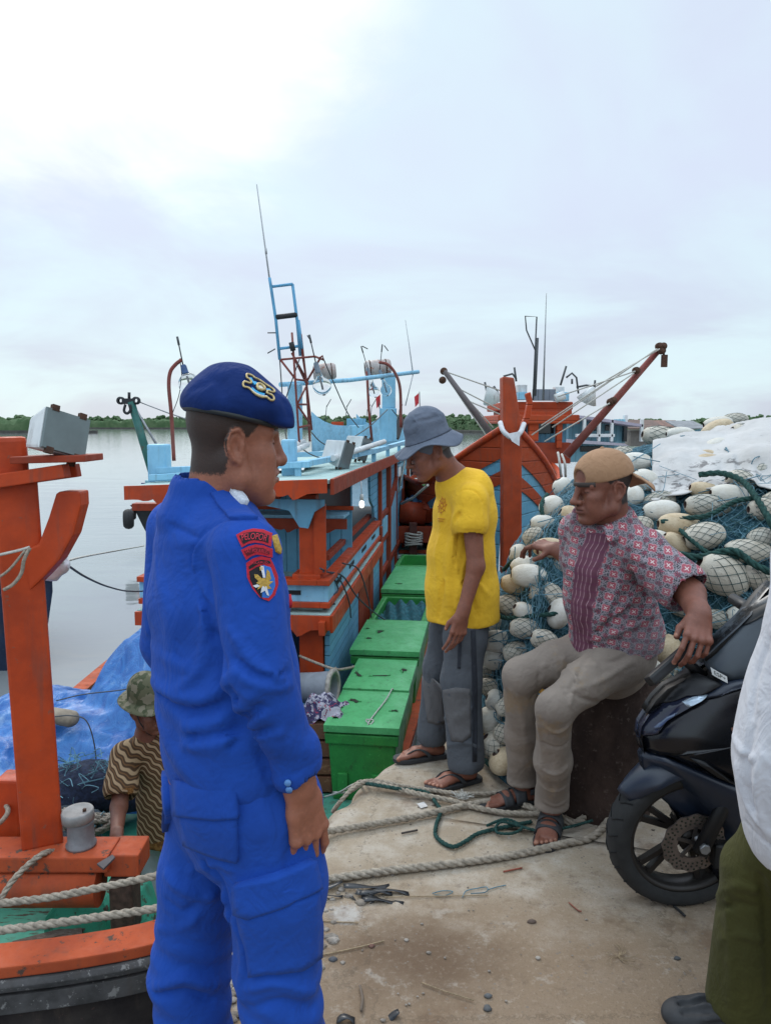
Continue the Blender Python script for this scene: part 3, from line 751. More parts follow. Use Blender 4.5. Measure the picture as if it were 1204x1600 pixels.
# fittings on the roof
m = MB()
for a0, b0, z0, a1, b1, z1 in ((.25, .30, .10, 2.6, -.06, .13), (2.6, -.06, .13, 9.2, -.06, .13), (.30, 1.5, .10, .30, .2, .10), (1.9, 1.4, .14, 1.9, .0, .14), (.15, .5, .07, .15, 1.5, .05)):
    m.beam(roof_pt(a0, b0, RZ + z0), roof_pt(a1, b1, RZ + z1), .07, .05)
for a, b_ in ((.3, .3), (1.4, .12), (2.6, -.06), (4.2, -.06), (6, -.06), (8, -.06), (.3, 1.4), (1.9, .8)): m.beam(roof_pt(a, b_, RZ), roof_pt(a, b_, RZ + .11), .05, .05)
m.build('roof_rail', M_blue_t, FB, bev=.004)
def stub(a, b_, h, w_): 
    q = MB(); q.box(roof_pt(a, b_, RZ + h / 2), (w_, w_ * .9, h), CR); return q.build('roof_bollard', M_blue_t, FB, bev=.018)
stub(.42, .40, .31, .12); stub(3.6, .27, .42, .17); stub(.35, 1.5, .32, .16)
def r_(x, y, dz=0): return at(x, y, 6.9 + dz)
m = MB(); m.box(r_(256, 754), (.30, .14, .055)); m.build('turquoise_beam', paint('turquoise', (.30, .55, .58), (.25, .48, .52)), FB, bev=.01)
m = MB(); m.box(r_(262, 764, .1), (.24, .12, .05)); m.build('turquoise_beam', M_blue_t, FB, bev=.008)
m = MB(); m.prism([r_(242, 718), r_(248, 717), r_(254, 730), r_(254, 750), r_(245, 750)], (0, .1, 0)); m.build('red_board', M_red, FB, bev=.006)
m = MB(); m.prism([r_(255, 723), r_(262, 723), r_(262, 744), r_(256, 744)], (0, .08, 0)); m.build('red_board', M_red, FB, bev=.004)
m = MB(); m.prism([r_(212, 776), r_(230, 759), r_(238, 774)], (0, .3, 0)); m.build('bow_board', M_red, FB)
m = MB(); m.box(r_(226, 762, .3), (.05, .05, .10)); m.build('blue_canister', plain('navy_plastic', (.02, .05, .14), .4), FB, bev=.008)
# tall blue posts and the cross bar with lamps
def tallpost(px, py0, py1, Yd, wd, nm='mast_post', mat=None):
    q0 = at(px, py0, Yd); q1 = at(px, py1, Yd); q = MB(); q.beam(q0, q1, wd, wd * .8); return q.build(nm, mat or M_blue_t, FB, bev=.012)
tallpost(461, 700, 600, 8.0, .17); tallpost(606, 690, 638, 10.2, .28); tallpost(607, 638, 588, 10.2, .22)
m = MB(); m.tube([at(438, 601, 8.0), at(545, 594, 8.9), at(653, 581, 9.9)], .026, 10); m.build('lamp_crossbar', M_blue_t, FB)
# lattice mast and blue ladder
YL = 7.6
def seg(m, pts, r): m.tube([at(x, y, YL + dz) for x, y, dz in pts], r, 7)
m = MB()
for q in ([(468, 700, 0), (459, 560, 0), (456, 520, .1)], [(487, 672, .1), (472, 540, .1), (470, 522, .1)], [(484, 690, .35), (478, 590, .35), (467, 520, .2)], [(438, 562, 0), (492, 557, .1)], [(438, 562, 0), (462, 593, 0)], [(478, 598, .2), (500, 560, .1)], [(463, 593, 0), (480, 595, .3)], [(464, 632, 0), (481, 632, .3)], [(466, 668, 0), (486, 664, .3)], [(464, 632, 0), (486, 664, .3)], [(481, 598, .3), (464, 632, 0)], [(460, 560, 0), (478, 598, .3)], [(456, 552, 0), (480, 595, .3)], [(492, 557, .1), (505, 562, .0), (504, 556, 0), (497, 561, 0)]): seg(m, q, .011)
m.build('lattice_mast', M_pipe_red, FB)
m = MB()
for q in ([(437, 562, 0), (431, 500, 0), (423, 446, 0), (421, 434, 0)], [(469, 556, .1), (464, 500, .1), (457, 444, .1)], [(423, 448, 0), (440, 446, .05), (457, 444, .1)], [(436, 545, 0), (466, 541, .1)], [(466, 500, .1), (472, 545, .1)]): seg(m, q, .015)
m.build('mast_ladder', M_pipe_blue, FB)
m = MB(); seg(m, [(430, 496, 0), (463, 492, .1)], .026); seg(m, [(458, 548, 0), (455, 535, 0)], .026); m.build('mast_roller', M_black, FB)
m = MB(); m.tube([at(421, 436, YL), at(415, 392, YL), at(401, 288, YL)], [.009, .008, .005], 6); m.tube([at(416, 397, YL), at(415, 388, YL)], .012, 6); m.build('whip_antenna', plain('antenna_grey', (.42, .43, .44), .6), FB)
m = MB(); m.tube([at(645, 585, 9.8), at(639, 540, 9.8), at(633, 500, 9.8)], [.008, .006, .004], 6); m.tube([at(645, 585, 9.8), at(633, 634, 9.8)], .007, 6); m.build('whip_antenna', plain('antenna_pale', (.50, .51, .52), .6), FB)

def squid_lamp(px, py_top, py_cap, py_bulb, Yd, r, capmat, lean=0):
    """a clear bulb hanging from a finned cap, with its spike"""
    t = empty('fishing_lamp', at(px, py_cap, Yd))
    top = at(px - 10 + lean, py_top, Yd); cap0 = at(px, py_cap, Yd); cap1 = at(px + 5, py_cap + (py_bulb - py_cap) * .45, Yd); bc = at(px + 9, py_bulb, Yd)
    d = (bc - cap0).normalized()
    m = MB(); m.tube([top, cap0], r * .07, 6); m.tube([top, top + (cap0 - top) * .3], r * .12, 6); m.build('lamp_spike', M_wire, t)
    m = MB(); m.lathe([(r * .2, 0), (r * .28, r * .15), (r * .3, (cap1 - cap0).length * .9), (r * .36, (cap1 - cap0).length), (0, (cap1 - cap0).length)], cap0, d, 14); m.build('lamp_cap', capmat, t)
    L0 = (bc - cap1).length; o = cap1
    prof_ = [(r * .25, 0), (r * .3, L0 * .15)] + [(r * math.sin(math.pi * (.16 + .84 * i / 10)), L0 - r * math.cos(math.pi * (.16 + .84 * i / 10))) for i in range(11)]
    m = MB(); m.lathe(prof_, o, d, 20); m.build('bulb', M_bulb, t)
    m = MB(); m.tube([o + d * L0 * .3, o + d * (L0 + r * .4)], r * .10, 8); m.lathe([(0, 0), (r * .16, .0), (r * .16, r * .18), (0, r * .2)], o + d * (L0 + r * .88), d, 10); m.build('lamp_core', plain('lamp_core', (.12, .12, .13), .5), t)
    return t
capb = paint('lamp_cap_grey', (.16, .20, .24), (.2, .25, .3), (.3, .08, .07), .5, 20, .6)
capn = paint('lamp_cap_blue', (.05, .10, .22), (.04, .08, .18), (.4, .06, .05), .5, 16, .66)
for args, lab in (((493, 523, 566, 603, 7.7, .092, capb), 'big clear bulb hanging beside the red lattice mast'), ((574, 541, 575, 612, 9.3, .07, capb), 'clear bulb hanging from the left end of the round drum on the crossbar'), ((593, 538, 578, 610, 9.4, .07, capb, 14), 'clear bulb hanging in front of the tall blue post'), ((286, 526, 570, 600, 7.2, .10, capn, 1), 'clear bulb with a dark blue cap on a bent pole behind the policeman')):
    tag(squid_lamp(*args), lab, 'lamp', 'fishing lamps hung over the boat')
m = MB(); m.tube(spline([at(272, 720, 7.2), at(268, 650, 7.2), at(264, 605, 7.2), at(266, 582, 7.2), at(274, 570, 7.2), at(284, 562, 7.2)], 6), .018, 8); m.build('lamp_pole', M_pipe_red, FB)
m = MB(); m.tube(spline([at(626, 668, 9.4), at(625, 610, 9.4), at(618, 585, 9.4), at(606, 570, 9.4), at(592, 566, 9.4)], 6), .018, 8); m.build('lamp_pole', M_pipe_red, FB); m = MB(); m.tube([at(581, 690, 9.3), at(576, 640, 9.3), at(573, 580, 9.3)], .016, 8); m.build('lamp_pole', M_pipe_red, FB)
m = MB(); m.tube(spline([at(281, 560, 7.2), at(284, 590, 7.2), at(279, 620, 7.2), at(270, 645, 7.2), at(268, 655, 7.2)], 6), .004, 5); m.build('lamp_wire', M_wire, FB)
m = MB(); m.box(roof_pt(.6, 1.5, RZ + .17), (.17, .15, .34), CR); 
def life_drum(px, py, Yd, ln, r, name='liferaft_drum'):
    c_ = at(px, py, Yd); ax = Vector((1, .12, .09)).normalized(); m = MB()
    m.lathe([(r * .8, -ln / 2), (r, -ln / 2 + .02), (r, -.02), (r * 1.05, -.018), (r * 1.05, .018), (r, .02), (r, ln / 2 - .02), (r * .8, ln / 2), (0, ln / 2)], c_, ax, 20)
    o = m.build(name, paint('drum_grey', (.50, .47, .45), (.42, .33, .30), (.40, .16, .10), .5, 7, .58), FB)
    m = MB(); m.lathe([(r * 1.03, -ln * .33), (r * 1.06, -ln * .31), (r * 1.03, -ln * .29)], c_, ax, 20); m.lathe([(r * 1.03, ln * .29), (r * 1.06, ln * .31), (r * 1.03, ln * .33)], c_, ax, 20); m.build('drum_band', M_rust, o if False else FB)
life_drum(507, 581, 8.3, .24, .085); life_drum(590, 575, 9.6, .32, .10)
m = MB()
for q in ([(440, 704, 7.1), (474, 690, 7.8)], [(446, 711, 7.0), (480, 695, 7.7)], [(520, 716, 7.0), (600, 690, 9.0)]): m.tube([at(*p) for p in q], .03, 8)
m.build('white_pipe', M_white, FB)
m = MB()
for q in ([(468, 560), (440, 640), (420, 690)], [(487, 676), (500, 690), (520, 700), (545, 705)], [(470, 700), (490, 712), (515, 716), (560, 704)], [(437, 562), (444, 660), (450, 700)], [(605, 640), (575, 668), (540, 690)], [(612, 640), (624, 655), (632, 668)], [(430, 545), (418, 552)], [(431, 520), (418, 520)], [(574, 545), (566, 541)], [(600, 540), (606, 548)], [(484, 530), (480, 524)], [(505, 560), (540, 640), (560, 668)]): m.tube(spline([at(x, y, 7.6 + max(0, x - 490) * .018) for x, y in q], 4) if len(q) > 2 else [at(x, y, 7.6 + max(0, x - 490) * .018) for x, y in q], .0065, 5)
m.build('rigging_line', M_wire, FB)
# folded white sheet lying on the roof
m = MB(); m.grid(lambda u, v: roof_pt(.75 + 1.0 * u, .35 + 1.15 * v, RZ + .03 + .055 * math.sin(u * math.pi) + .02 * math.sin(u * 9 + v * 5) + .012 * math.sin(v * 23)), 16, 24); tag(recenter(m.build('folded_sheet', plain('sheet_white', (.72, .70, .66), .9, 0, .2, 8, .3))), 'folded white sheet lying along the boat roof', 'sheet')

def floodlight(c_, fdir, up, w_, h_, d_, name='floodlight', glassc=(.16, .20, .20)):
    """box floodlight: tapered white housing, glass front with clips, bracket"""
    f = Vector(fdir).normalized(); r_ = f.cross(Vector(up)).normalized(); u_ = r_.cross(f); c_ = Vector(c_)
    t = empty(name, c_)
    F = [c_ + r_ * sx * w_ / 2 + u_ * sy * h_ / 2 for sx, sy in ((-1, -1), (1, -1), (1, 1), (-1, 1))]
    B = [c_ - f * d_ + r_ * sx * w_ * .38 + u_ * sy * h_ * .36 for sx, sy in ((-1, -1), (1, -1), (1, 1), (-1, 1))]
    m = MB(); m.add(F + B, [(0, 1, 2, 3), (7, 6, 5, 4)] + [(i, 4 + i, 4 + (i + 1) % 4, (i + 1) % 4) for i in range(4)]); m.build('lamp_housing', M_white, t, bev=.012)
    m = MB(); m.add([q + f * .002 - (q - c_) * .04 for q in F] + [q + f * .014 - (q - c_) * .07 for q in F], [(4, 5, 6, 7)] + [(i, (i + 1) % 4, 4 + (i + 1) % 4, 4 + i) for i in range(4)]); m.build('glass_front', plain('dusty_glass', glassc, .35, 0, .25, 6), t)
    m = MB()
    for s_ in (-.3, .3):
        for e in (-1, 1): m.box(c_ + r_ * w_ * s_ + u_ * h_ * .5 * e + f * .006, (.03, .02, .025), Matrix((r_, f, u_)).transposed())
    m.build('clip', M_rust, t)
    e0 = c_ - f * d_ * .55
    m = MB(); m.beam(e0 - r_ * (w_ * .46), e0 - r_ * (w_ * .46) - u_ * h_ * .62, .035, .012, f); m.tube([e0 - r_ * w_ * .52, e0 - r_ * w_ * .36], .018, 10); m.build('bracket', M_rust, t)
    return t
tag(floodlight(at(102, 677, 3.10), (.80, -.58, .12), (.34, .1, 1), .20, .172, .15), 'white box floodlight with dusty grey glass standing on the orange post shelf', 'floodlight')
for i, (px, py, Yd, sc_, lab) in enumerate(((541, 712, 7.2, .26, 'white floodlight tilted on the roof edge, nearest of the row'), (569, 702, 8.4, .26, 'white floodlight tilted on the roof edge, middle of the row'), (622, 668, 10.2, .28, 'white floodlight on the roof edge just left of the grey hat'))):
    tag(floodlight(at(px, py, Yd), (.86, -.42, -.22), (.45, 0, 1), sc_ * .8, sc_, sc_ * .8, glassc=(.13, .16, .17)), lab, 'floodlight', 'floodlights along the cabin roof')
# small light bulb hanging in the veranda
t = empty('light_bulb', at(565, 760, 6.9), 'small glowing light bulb hanging under the cabin roof', 'light bulb')
Em = Mat('lit_bulb'); Em.color((1, .97, .9)); Em.set(Emission_Strength=1.1, Emission_Color=(1, .96, .88, 1))
m = MB(); m.lathe([(.008, .04), (.022, .03), (.026, .0), (.018, -.022), (0, -.03)], at(565, 789, 6.9), (0, 0, 1), 14); m.build('bulb_glass', Em.m, t)
m = MB(); m.lathe([(.0, .10), (.016, .095), (.018, .045), (.0, .04)], at(565, 789, 6.9), (0, 0, 1), 12); m.tube([at(565, 776, 6.9), at(564, 752, 6.9)], .004, 5); m.build('bulb_socket', plain('socket_white', (.6, .6, .58), .5), t)

# ---------------------------------------------------------------- the distant boat left of the policeman
DB = empty('fishing_boat', at(255, 840, 20), 'dark hulled boat with orange scalloped rail and green derrick, beyond the policeman shoulder', 'boat')
def d_(x, y, dz=0): return at(x, y, 20 + dz)
m = MB(); hl = [[d_(203, 789), d_(209, 800), d_(218, 824), d_(228, 846), d_(236, 862)], [d_(300, 786), d_(300, 800), d_(300, 824), d_(300, 846), d_(300, 866)], [d_(420, 786), d_(420, 800), d_(420, 824), d_(420, 846), d_(420, 866)]]
m.grid(lambda u, v: hl[round(u * 2)][round(v * 4)] + Vector((0, .4 * math.sin(v * 1.5), 0)), 3, 5)
m.grid(lambda u, v: hl[round(u * 2)][round(v * 4)] + Vector((.25, 5 - .4 * v, 0)), 3, 5); m.build('hull', plain('hull_grey', (.035, .04, .045), .8, 0, .3, 2), DB)
scallop('bulwark', M_red, d_(206, 788).xy.to_3d(), d_(405, 784).xy.to_3d(), d_(206, 798).z, d_(206, 787).z, .0, -.35, 4, DB)
m = MB(); m.tube([d_(253, 786, -.5), d_(205, 628, -.5)], [.115, .095], 12); m.build('derrick_pole', paint('dark_green_pole', (.02, .10, .085), (.03, .14, .12), (.09, .08, .06), .5, 3, .6), DB)
m = MB(); m.tube([d_(208, 632, -.5), d_(248, 700, -.4), d_(272, 742, -.2)], .035, 8); m.tube([d_(218, 628, -.5), d_(262, 645, -.3), d_(330, 668, 0)], .016, 6); m.build('stay_wire', M_steel, DB)
m = MB()
for cx_, r1 in ((189, .10), (213, .10)): m.lathe([(r1 * .5, -.06), (r1, -.05), (r1, .05), (r1 * .5, .06)], d_(cx_, 626, -.5), (0, 1, 0), 14)
m.box(d_(201, 627, -.5), (.3, .12, .14)); m.tube([d_(202, 625, -.5), d_(202, 613, -.5)], .04, 6); m.tube(spline([d_(196, 632, -.6), d_(194, 642, -.6), d_(199, 646, -.6), d_(204, 641, -.6), d_(203, 632, -.6)], 4), .035, 7); m.build('derrick_head', plain('derrick_iron', (.03, .03, .035), .6, .3), DB)
def tyre(c_, r, wd, ax, name, parent=None, mat=None):
    m = MB(); n_ = 10; m.lathe([(r * .62 + r * .38 * math.cos(2 * math.pi * i / n_) * 1.0, wd / 2 * math.sin(2 * math.pi * i / n_)) for i in range(n_ + 1)], c_, ax, 26); return m.build(name, mat or M_black, parent)
tyre(d_(201, 811, -.6), .26, .26, (1, .25, 0), 'tyre_fender', DB); tyre(d_(208, 803, .2), .16, .16, (1, .25, 0), 'tyre_fender', DB)
# ---------------------------------------------------------------- the big bow of the next boat
YB = 11.0
BB = empty('fishing_boat', (1.75, YB + 3, WZ), 'tall orange and blue wooden bow of the boat behind the seated man', 'boat')
def bow_line(t, v):
    """t along the length from the stem, v 0 top .. 1 waterline; returns half breadth, y, z"""
    zt = 1.55 - .98 * min(1, t / .36) ** .92 + .25 * max(0, t - .36); zb = WZ - .2
    z = zt + (zb - zt) * v
    hb = (1.95 * (1 - math.exp(-2.1 * t))) * (1 - .42 * v) * (1 - v ** 3) ** .5 + .05
    return hb, YB + 5.5 * t + .9 * v * (1 - t) , z
def bow_strip(name, mat, v0, v1, n=18, push=.0):
    m = MB()
    for sgn in (-1, 1):
        def f(u, w_):
            t = u ** 1.6; v = v0(t) + (v1(t) - v0(t)) * w_; hb, y, z = bow_line(t, v); return (1.77 + sgn * (hb + push), y, z)
        m.grid(f, n, 12)
    return m.build(name, mat, BB, smooth=True)
M_bow = paint('bow_orange', (.46, .062, .014), (.36, .05, .012), (.045, .03, .026), .55, 3, .66, (1, 1, 5), .4, (2, .21))
M_bowb = paint('bow_blue', (.17, .44, .62), (.13, .37, .54), (.05, .05, .05), .55, 3, .68, (1, 1, 5), .4, (2, .21))
bow_strip('upper_strake', M_bow, lambda t: 0, lambda t: .118, push=.03)
bow_strip('blue_planking', M_bowb, lambda t: .10, lambda t: 1.0)
bow_strip('orange_band', M_bow, lambda t: .172, lambda t: .230, push=.025)
st = [(785, 588), (803, 590), (812, 650), (815, 700), (815, 900), (785, 900), (786, 700)]
m = MB(); m.prism([at(x, y, YB - .15) for x, y in st], (0, .32, 0)); m.build('stem_post', paint('stem_orange', (.42, .06, .016), (.30, .045, .014), (.07, .04, .03), .55, 4, .66, (6, 6, 1)), BB, bev=.025)
m = MB(); m.prism([at(x, y, YB + .5) for x, y in ((812, 668), (820, 650), (824, 628), (821, 615), (829, 612), (832, 628), (829, 650), (818, 676))], (0, .15, 0)); m.build('stem_horn', M_bow, BB, bev=.02)
m = MB()
for sgn in (-1, 1):
    pts = [(1.77 + sgn * (bow_line((i / 12) ** 1.6, 0)[0] + .03), bow_line((i / 12) ** 1.6, 0)[1], bow_line((i / 12) ** 1.6, 0)[2] + .02) for i in range(13)]
    m.tube(pts, .055, 6)
m.build('bow_gunwale', M_orange, BB)
m = MB(); m.grid(lambda u, v: (1.77 + (v * 2 - 1) * bow_line(u ** 1.6, .08)[0], bow_line(u ** 1.6, .08)[1], bow_line(u ** 1.6, .10)[2]), 12, 7); m.build('foredeck', M_tealw, BB)
m = MB(); rp = spline([at(781, 660, YB - .2), at(786, 674, YB - .35), at(800, 684, YB - .38), at(812, 676, YB - .35), at(818, 662, YB - .2)], 6); m.tube(rp, .035, 8)
m.prism([at(792, 678, YB - .40), at(812, 674, YB - .40), at(811, 697, YB - .42), at(800, 690, YB - .43)], (0, .03, 0)); m.build('white_cloth_tie', plain('cloth_white', (.68, .67, .68), .9, 0, .15, 20, .3), BB)
m = MB(); m.tube(spline([at(871, 707, YB + .7), at(874, 725, YB + .5), at(876, 745, YB + .6)], 4), .02, 6); m.tube(spline([at(877, 710, YB + .7), at(882, 725, YB + .5), at(883, 745, YB + .6)], 4), .02, 6); m.build('white_cord_loop', M_ropew, BB)
# wheelhouse
def w_(x, y, dz=0): return at(x, y, 16.5 + dz)
m = MB()
for x0, x1, y0, y1, dz in ((778, 905, 648, 662, 0), (790, 900, 627, 640, .3), (800, 895, 640, 650, .1)):
    a_, b_ = w_(x0, y0), w_(x1, y1); m.box(((a_.x + b_.x) / 2, a_.y + dz + 1.4, (a_.z + b_.z) / 2), (b_.x - a_.x, 2.8, a_.z - b_.z))
m.build('wheelhouse_roof', M_bow, BB, bev=.03)
def wbox(nm, mat, x0, x1, y0, y1, dz=0, th=.1, bev=.01):
    a_, b_ = w_(x0, y0), w_(x1, y1); q = MB(); q.box(((a_.x + b_.x) / 2, a_.y + dz + th / 2, (a_.z + b_.z) / 2), (b_.x - a_.x, th, a_.z - b_.z)); return q.build(nm, mat, BB, bev=bev)
wbox('wheelhouse_wall', M_blue_v, 790, 892, 652, 705, .5); wbox('wheelhouse_base', M_red, 786, 894, 692, 725, .2, .3)
wbox('wheelhouse_window', M_glass, 843, 872, 655, 678, .44, .08); wbox('wheelhouse_window', M_glass, 880, 886, 655, 676, .44, .08); wbox('wheelhouse_window', M_glass, 795, 826, 655, 678, .44, .08)
wbox('wheelhouse_post', M_bow, 828, 842, 648, 690, .1, .2); wbox('wheelhouse_post', M_bow, 872, 879, 648, 700, .1, .2); wbox('wheelhouse_valance', M_blue, 845, 893, 648, 657, .2, .1)
wbox('solar_panel', paint('panel_grey', (.20, .22, .26), (.16, .18, .22), None, .4, 8, .6, (1, 1, 1), .2, (0, .12)), 832, 867, 608, 626, 0, .08)
wbox('white_box', M_white, 812, 827, 600, 612, .3, .3); wbox('white_box', M_white, 872, 886, 603, 616, .3, .3); wbox('blue_box', M_blue_t, 812, 826, 612, 624, .2, .4); wbox('blue_box', M_blue_t, 873, 892, 612, 626, .2, .4)
m = MB()
for q in ([(867, 623), (881, 617)], ): m.tube([w_(*q[0], -.4), w_(*q[1], -.4)], .09, 10)
m.build('roof_floodlight', M_white, BB)
m = MB()
for c0_, tip in (((760, 612), (775, 624)), ((927, 612), (912, 626))):
    a_ = w_(*c0_, -.3); b_ = w_(*tip, -.3); d = (a_ - b_); ax = Vector((d.x, -.2, .5)).normalized(); m = MB(); m.lathe([(.02, .22), (.06, .18), (.22, -.12), (.20, -.12), (.05, .16)], (a_ + b_) / 2, ax, 18); m.build('lamp_reflector', M_white, BB)
m = MB()
for q in ([(760, 612), (772, 604), (778, 615)], [(760, 612), (757, 597)], [(884, 590), (893, 583), (900, 590), (903, 615)], [(875, 602), (884, 572)], [(900, 605), (915, 602), (928, 604)], [(928, 606), (929, 594)], [(786, 588), (800, 584), (806, 592)], [(806, 596), (803, 574)], [(893, 600), (893, 592)]): m.tube([w_(x, y, -.2) for x, y in q], .022, 6)
m.build('lamp_pole', M_wire, BB)
m = MB(); m.tube([w_(848, 625), w_(850, 560), w_(853, 458)], [.022, .016, .007], 6); m.build('whip_antenna', M_steel, BB)
m = MB(); m.tube([w_(835, 618), w_(839, 528)], .03, 6); m.tube([w_(832, 625), w_(838, 495), w_(820, 494), w_(822, 516), w_(836, 548)], .016, 6); m.build('loop_antenna', M_wire, BB)
# booms and stays
m = MB(); m.tube([at(884, 712, 13), at(1032, 543, 13)], [.075, .05], 12); m.build('boom', M_pipe_red, BB)
m = MB(); m.tube([at(775, 690, 12.5), at(694, 580, 12.5)], [.06, .04], 10); m.build('boom', plain('boom_grey', (.12, .10, .10), .6), BB)
m = MB()
for q in ([(1026, 545), (830, 680)], [(1015, 553), (845, 665)], [(992, 580), (870, 620)], [(990, 583), (862, 668)], [(952, 630), (850, 690)], [(694, 580), (780, 610)], [(695, 585), (745, 660), (760, 682)], [(695, 585), (770, 668)], [(712, 605), (780, 640)], [(728, 625), (782, 648)], [(1030, 545), (930, 604)]): m.tube([at(x, y, 12.8 + .3 * i) for i, (x, y) in enumerate(q)], .012, 5)
m.build('stay_rope', M_ropew, BB)
m = MB()
for x, y in ((1029, 541), (1035, 541), (1033, 548), (693, 580), (691, 594), (953, 628), (957, 626), (993, 579)): m.lathe([(0, -.05), (.06, -.04), (.06, .04), (0, .05)], at(x, y, 12.9), (0, 1, 0), 12)
m.box(at(1037, 564, 12.9), (.09, .06, .20)); m.tube([at(1035, 545, 12.9), at(1037, 558, 12.9)], .018, 6); m.build('pulley_block', M_rust, BB)

# ---------------------------------------------------------------- boat moored astern of the first, seen past the yellow shirt
SB_ = empty('fishing_boat', (.6, 16, WZ), 'red and teal boat deck with a round red log, seen between cabin and yellow shirt', 'boat')
m = MB(); m.box((.55, 16.2, -1.3), (2.2, 7.0, 1.3)); m.build('hull', M_dark, SB_); m = MB(); m.box((.55, 16.2, -.62), (2.1, 6.9, .04)); m.build('deck', M_tealw, SB_)
m = MB(); m.tube([at(624, 800, 13.2), at(664, 804, 13.2)], .20, 16); m.tube([at(664, 806, 13.1), at(676, 778, 13.5)], .16, 12); m.build('round_log', M_red, SB_)
m = MB(); m.box(at(650, 835, 13), (.70, .10, .28)); m.box(at(650, 862, 13), (.6, .10, .05)); m.build('cross_beam', M_red, SB_, bev=.01)
m = MB(); m.box(at(645, 845, 12.8), (.13, .12, .62)); m.build('bitt_post', paint('post_brown', (.12, .04, .03), (.09, .03, .025)), SB_, bev=.01)
m = MB()
for i in range(5): m.tube([Vector(at(646, 834 + 4 * i, 12.72)) + Vector((.14 * math.cos(a), .10 * math.sin(a), .012 * math.sin(a * 2 + i))) for a in [j * .45 for j in range(15)]], .018, 6)
m.build('rope_coil', M_ropew, SB_)
def sb(nm, mat, x0, x1, y0, y1, Yd, th=.1): 
    a_, b_ = at(x0, y0, Yd), at(x1, y1, Yd); q = MB(); q.box(((a_.x + b_.x) / 2, Yd + th / 2, (a_.z + b_.z) / 2), (b_.x - a_.x, th, a_.z - b_.z)); return q.build(nm, mat, SB_, bev=.01)
sb('cabin_wall', M_blue_h, 624, 668, 708, 760, 17.5, 2); sb('cabin_window', M_glass, 634, 652, 718, 742, 17.4); sb('cabin_frame', M_red, 618, 634, 700, 780, 17.3); sb('cabin_frame', M_red, 618, 700, 700, 711, 17.2)
m = MB(); m.beam(at(628, 765, 16.5), at(662, 738, 16.5), .1, .2); m.build('cabin_brace', M_red, SB_)
m = MB(); m.tube([at(627, 787, 12.5), at(645, 778, 12), at(668, 758, 11)], .02, 6); m.tube([at(622, 770, 12), at(632, 720, 12)], .012, 6); m.build('mooring_cord', M_ropew, SB_)
m = MB(); m.grid(lambda u, v: Vector(at(626 + 34 * u, 792 - 18 * math.sin(u * 3) * (1 - abs(v - .5)) - 3 * math.sin(u * 17 + v * 9), 13.4 + .5 * v)), 14, 8); m.build('blue_sheet', plain('sheet_blue', (.10, .25, .48), .7, 0, .3, 8, .3), SB_)

# ---------------------------------------------------------------- small boats far out and their flags
def skiff(px, py, Yd, ln, lab):
    t = empty('small_boat', at(px, py, Yd), lab, 'boat', 'light blue boats anchored out on the river'); c_ = at(px, py, Yd); c_.z = WZ
    top = at(px, py - 2, Yd).z; m = MB(); k = 14
    def f(u, v): x = (u - .5) * ln; hb = .9 * (1 - abs(2 * u - 1) ** 3) ; return c_ + Vector((x, (-hb if v < .5 else hb) * (1 - .3 * (1 - abs(1 - 2 * v))), (top - WZ) * (abs(1 - 2 * v)) * (1 + .35 * abs(2 * u - 1) ** 3)))
    m.grid(f, k, 5); m.build('hull', M_blue_t, t)
    m = MB(); m.box(c_ + Vector((ln * .1, 0, top - WZ + .25)), (ln * .25, 1.2, .6)); m.build('cabin', M_blue, t, bev=.05)
    m = MB(); m.box(c_ + Vector((-ln * .15, 0, top - WZ + .15)), (ln * .16, .8, .3)); m.build('orange_crate', M_orange, t, bev=.03)
    m = MB()
    for dx in (-.32, -.05, .28): m.tube([c_ + Vector((ln * dx, 0, top - WZ)), c_ + Vector((ln * dx + .15, 0, top - WZ + 1.6))], .03, 5); m.tube([c_ + Vector((ln * dx + .15, 0, top - WZ + 1.5)), c_ + Vector((ln * dx + .5, 0, top - WZ + 2.1))], .035, 5)
    m.build('lamp_rod', M_wire, t); return t
skiff(545, 667, 62, 6.0, 'light blue boat with an orange crate far behind the roof'); skiff(598, 666, 80, 5.5, 'smaller pale boat on the river beside the tall blue roof post')
for px, py, Yd, lab in ((593, 622, 11.5, 'red and white flag just left of the tall blue post'), (653, 620, 15, 'red flag flying above the grey bucket hat')):
    t = empty('flag', at(px, py + 25, Yd), lab, 'flag', 'small flags over the boats'); c_ = at(px, py, Yd); s_ = Yd / 1200
    m = MB(); m.tube([at(px + 3, py + 28, Yd), at(px + (-6 if px < 600 else 2), py - 8, Yd)], .008, 5); m.build('flag_pole', M_wire, t)
    m = MB(); m.grid(lambda u, v: c_ + Vector(((-2 - 7 * u * (1 - v * .2)) * s_ + 3 * s_, .02 * math.sin(u * 6), (6 - 16 * v - 6 * u) * s_)), 6, 6); m.build('flag_cloth', plain('flag_red', (.55, .04, .05), .8), t)

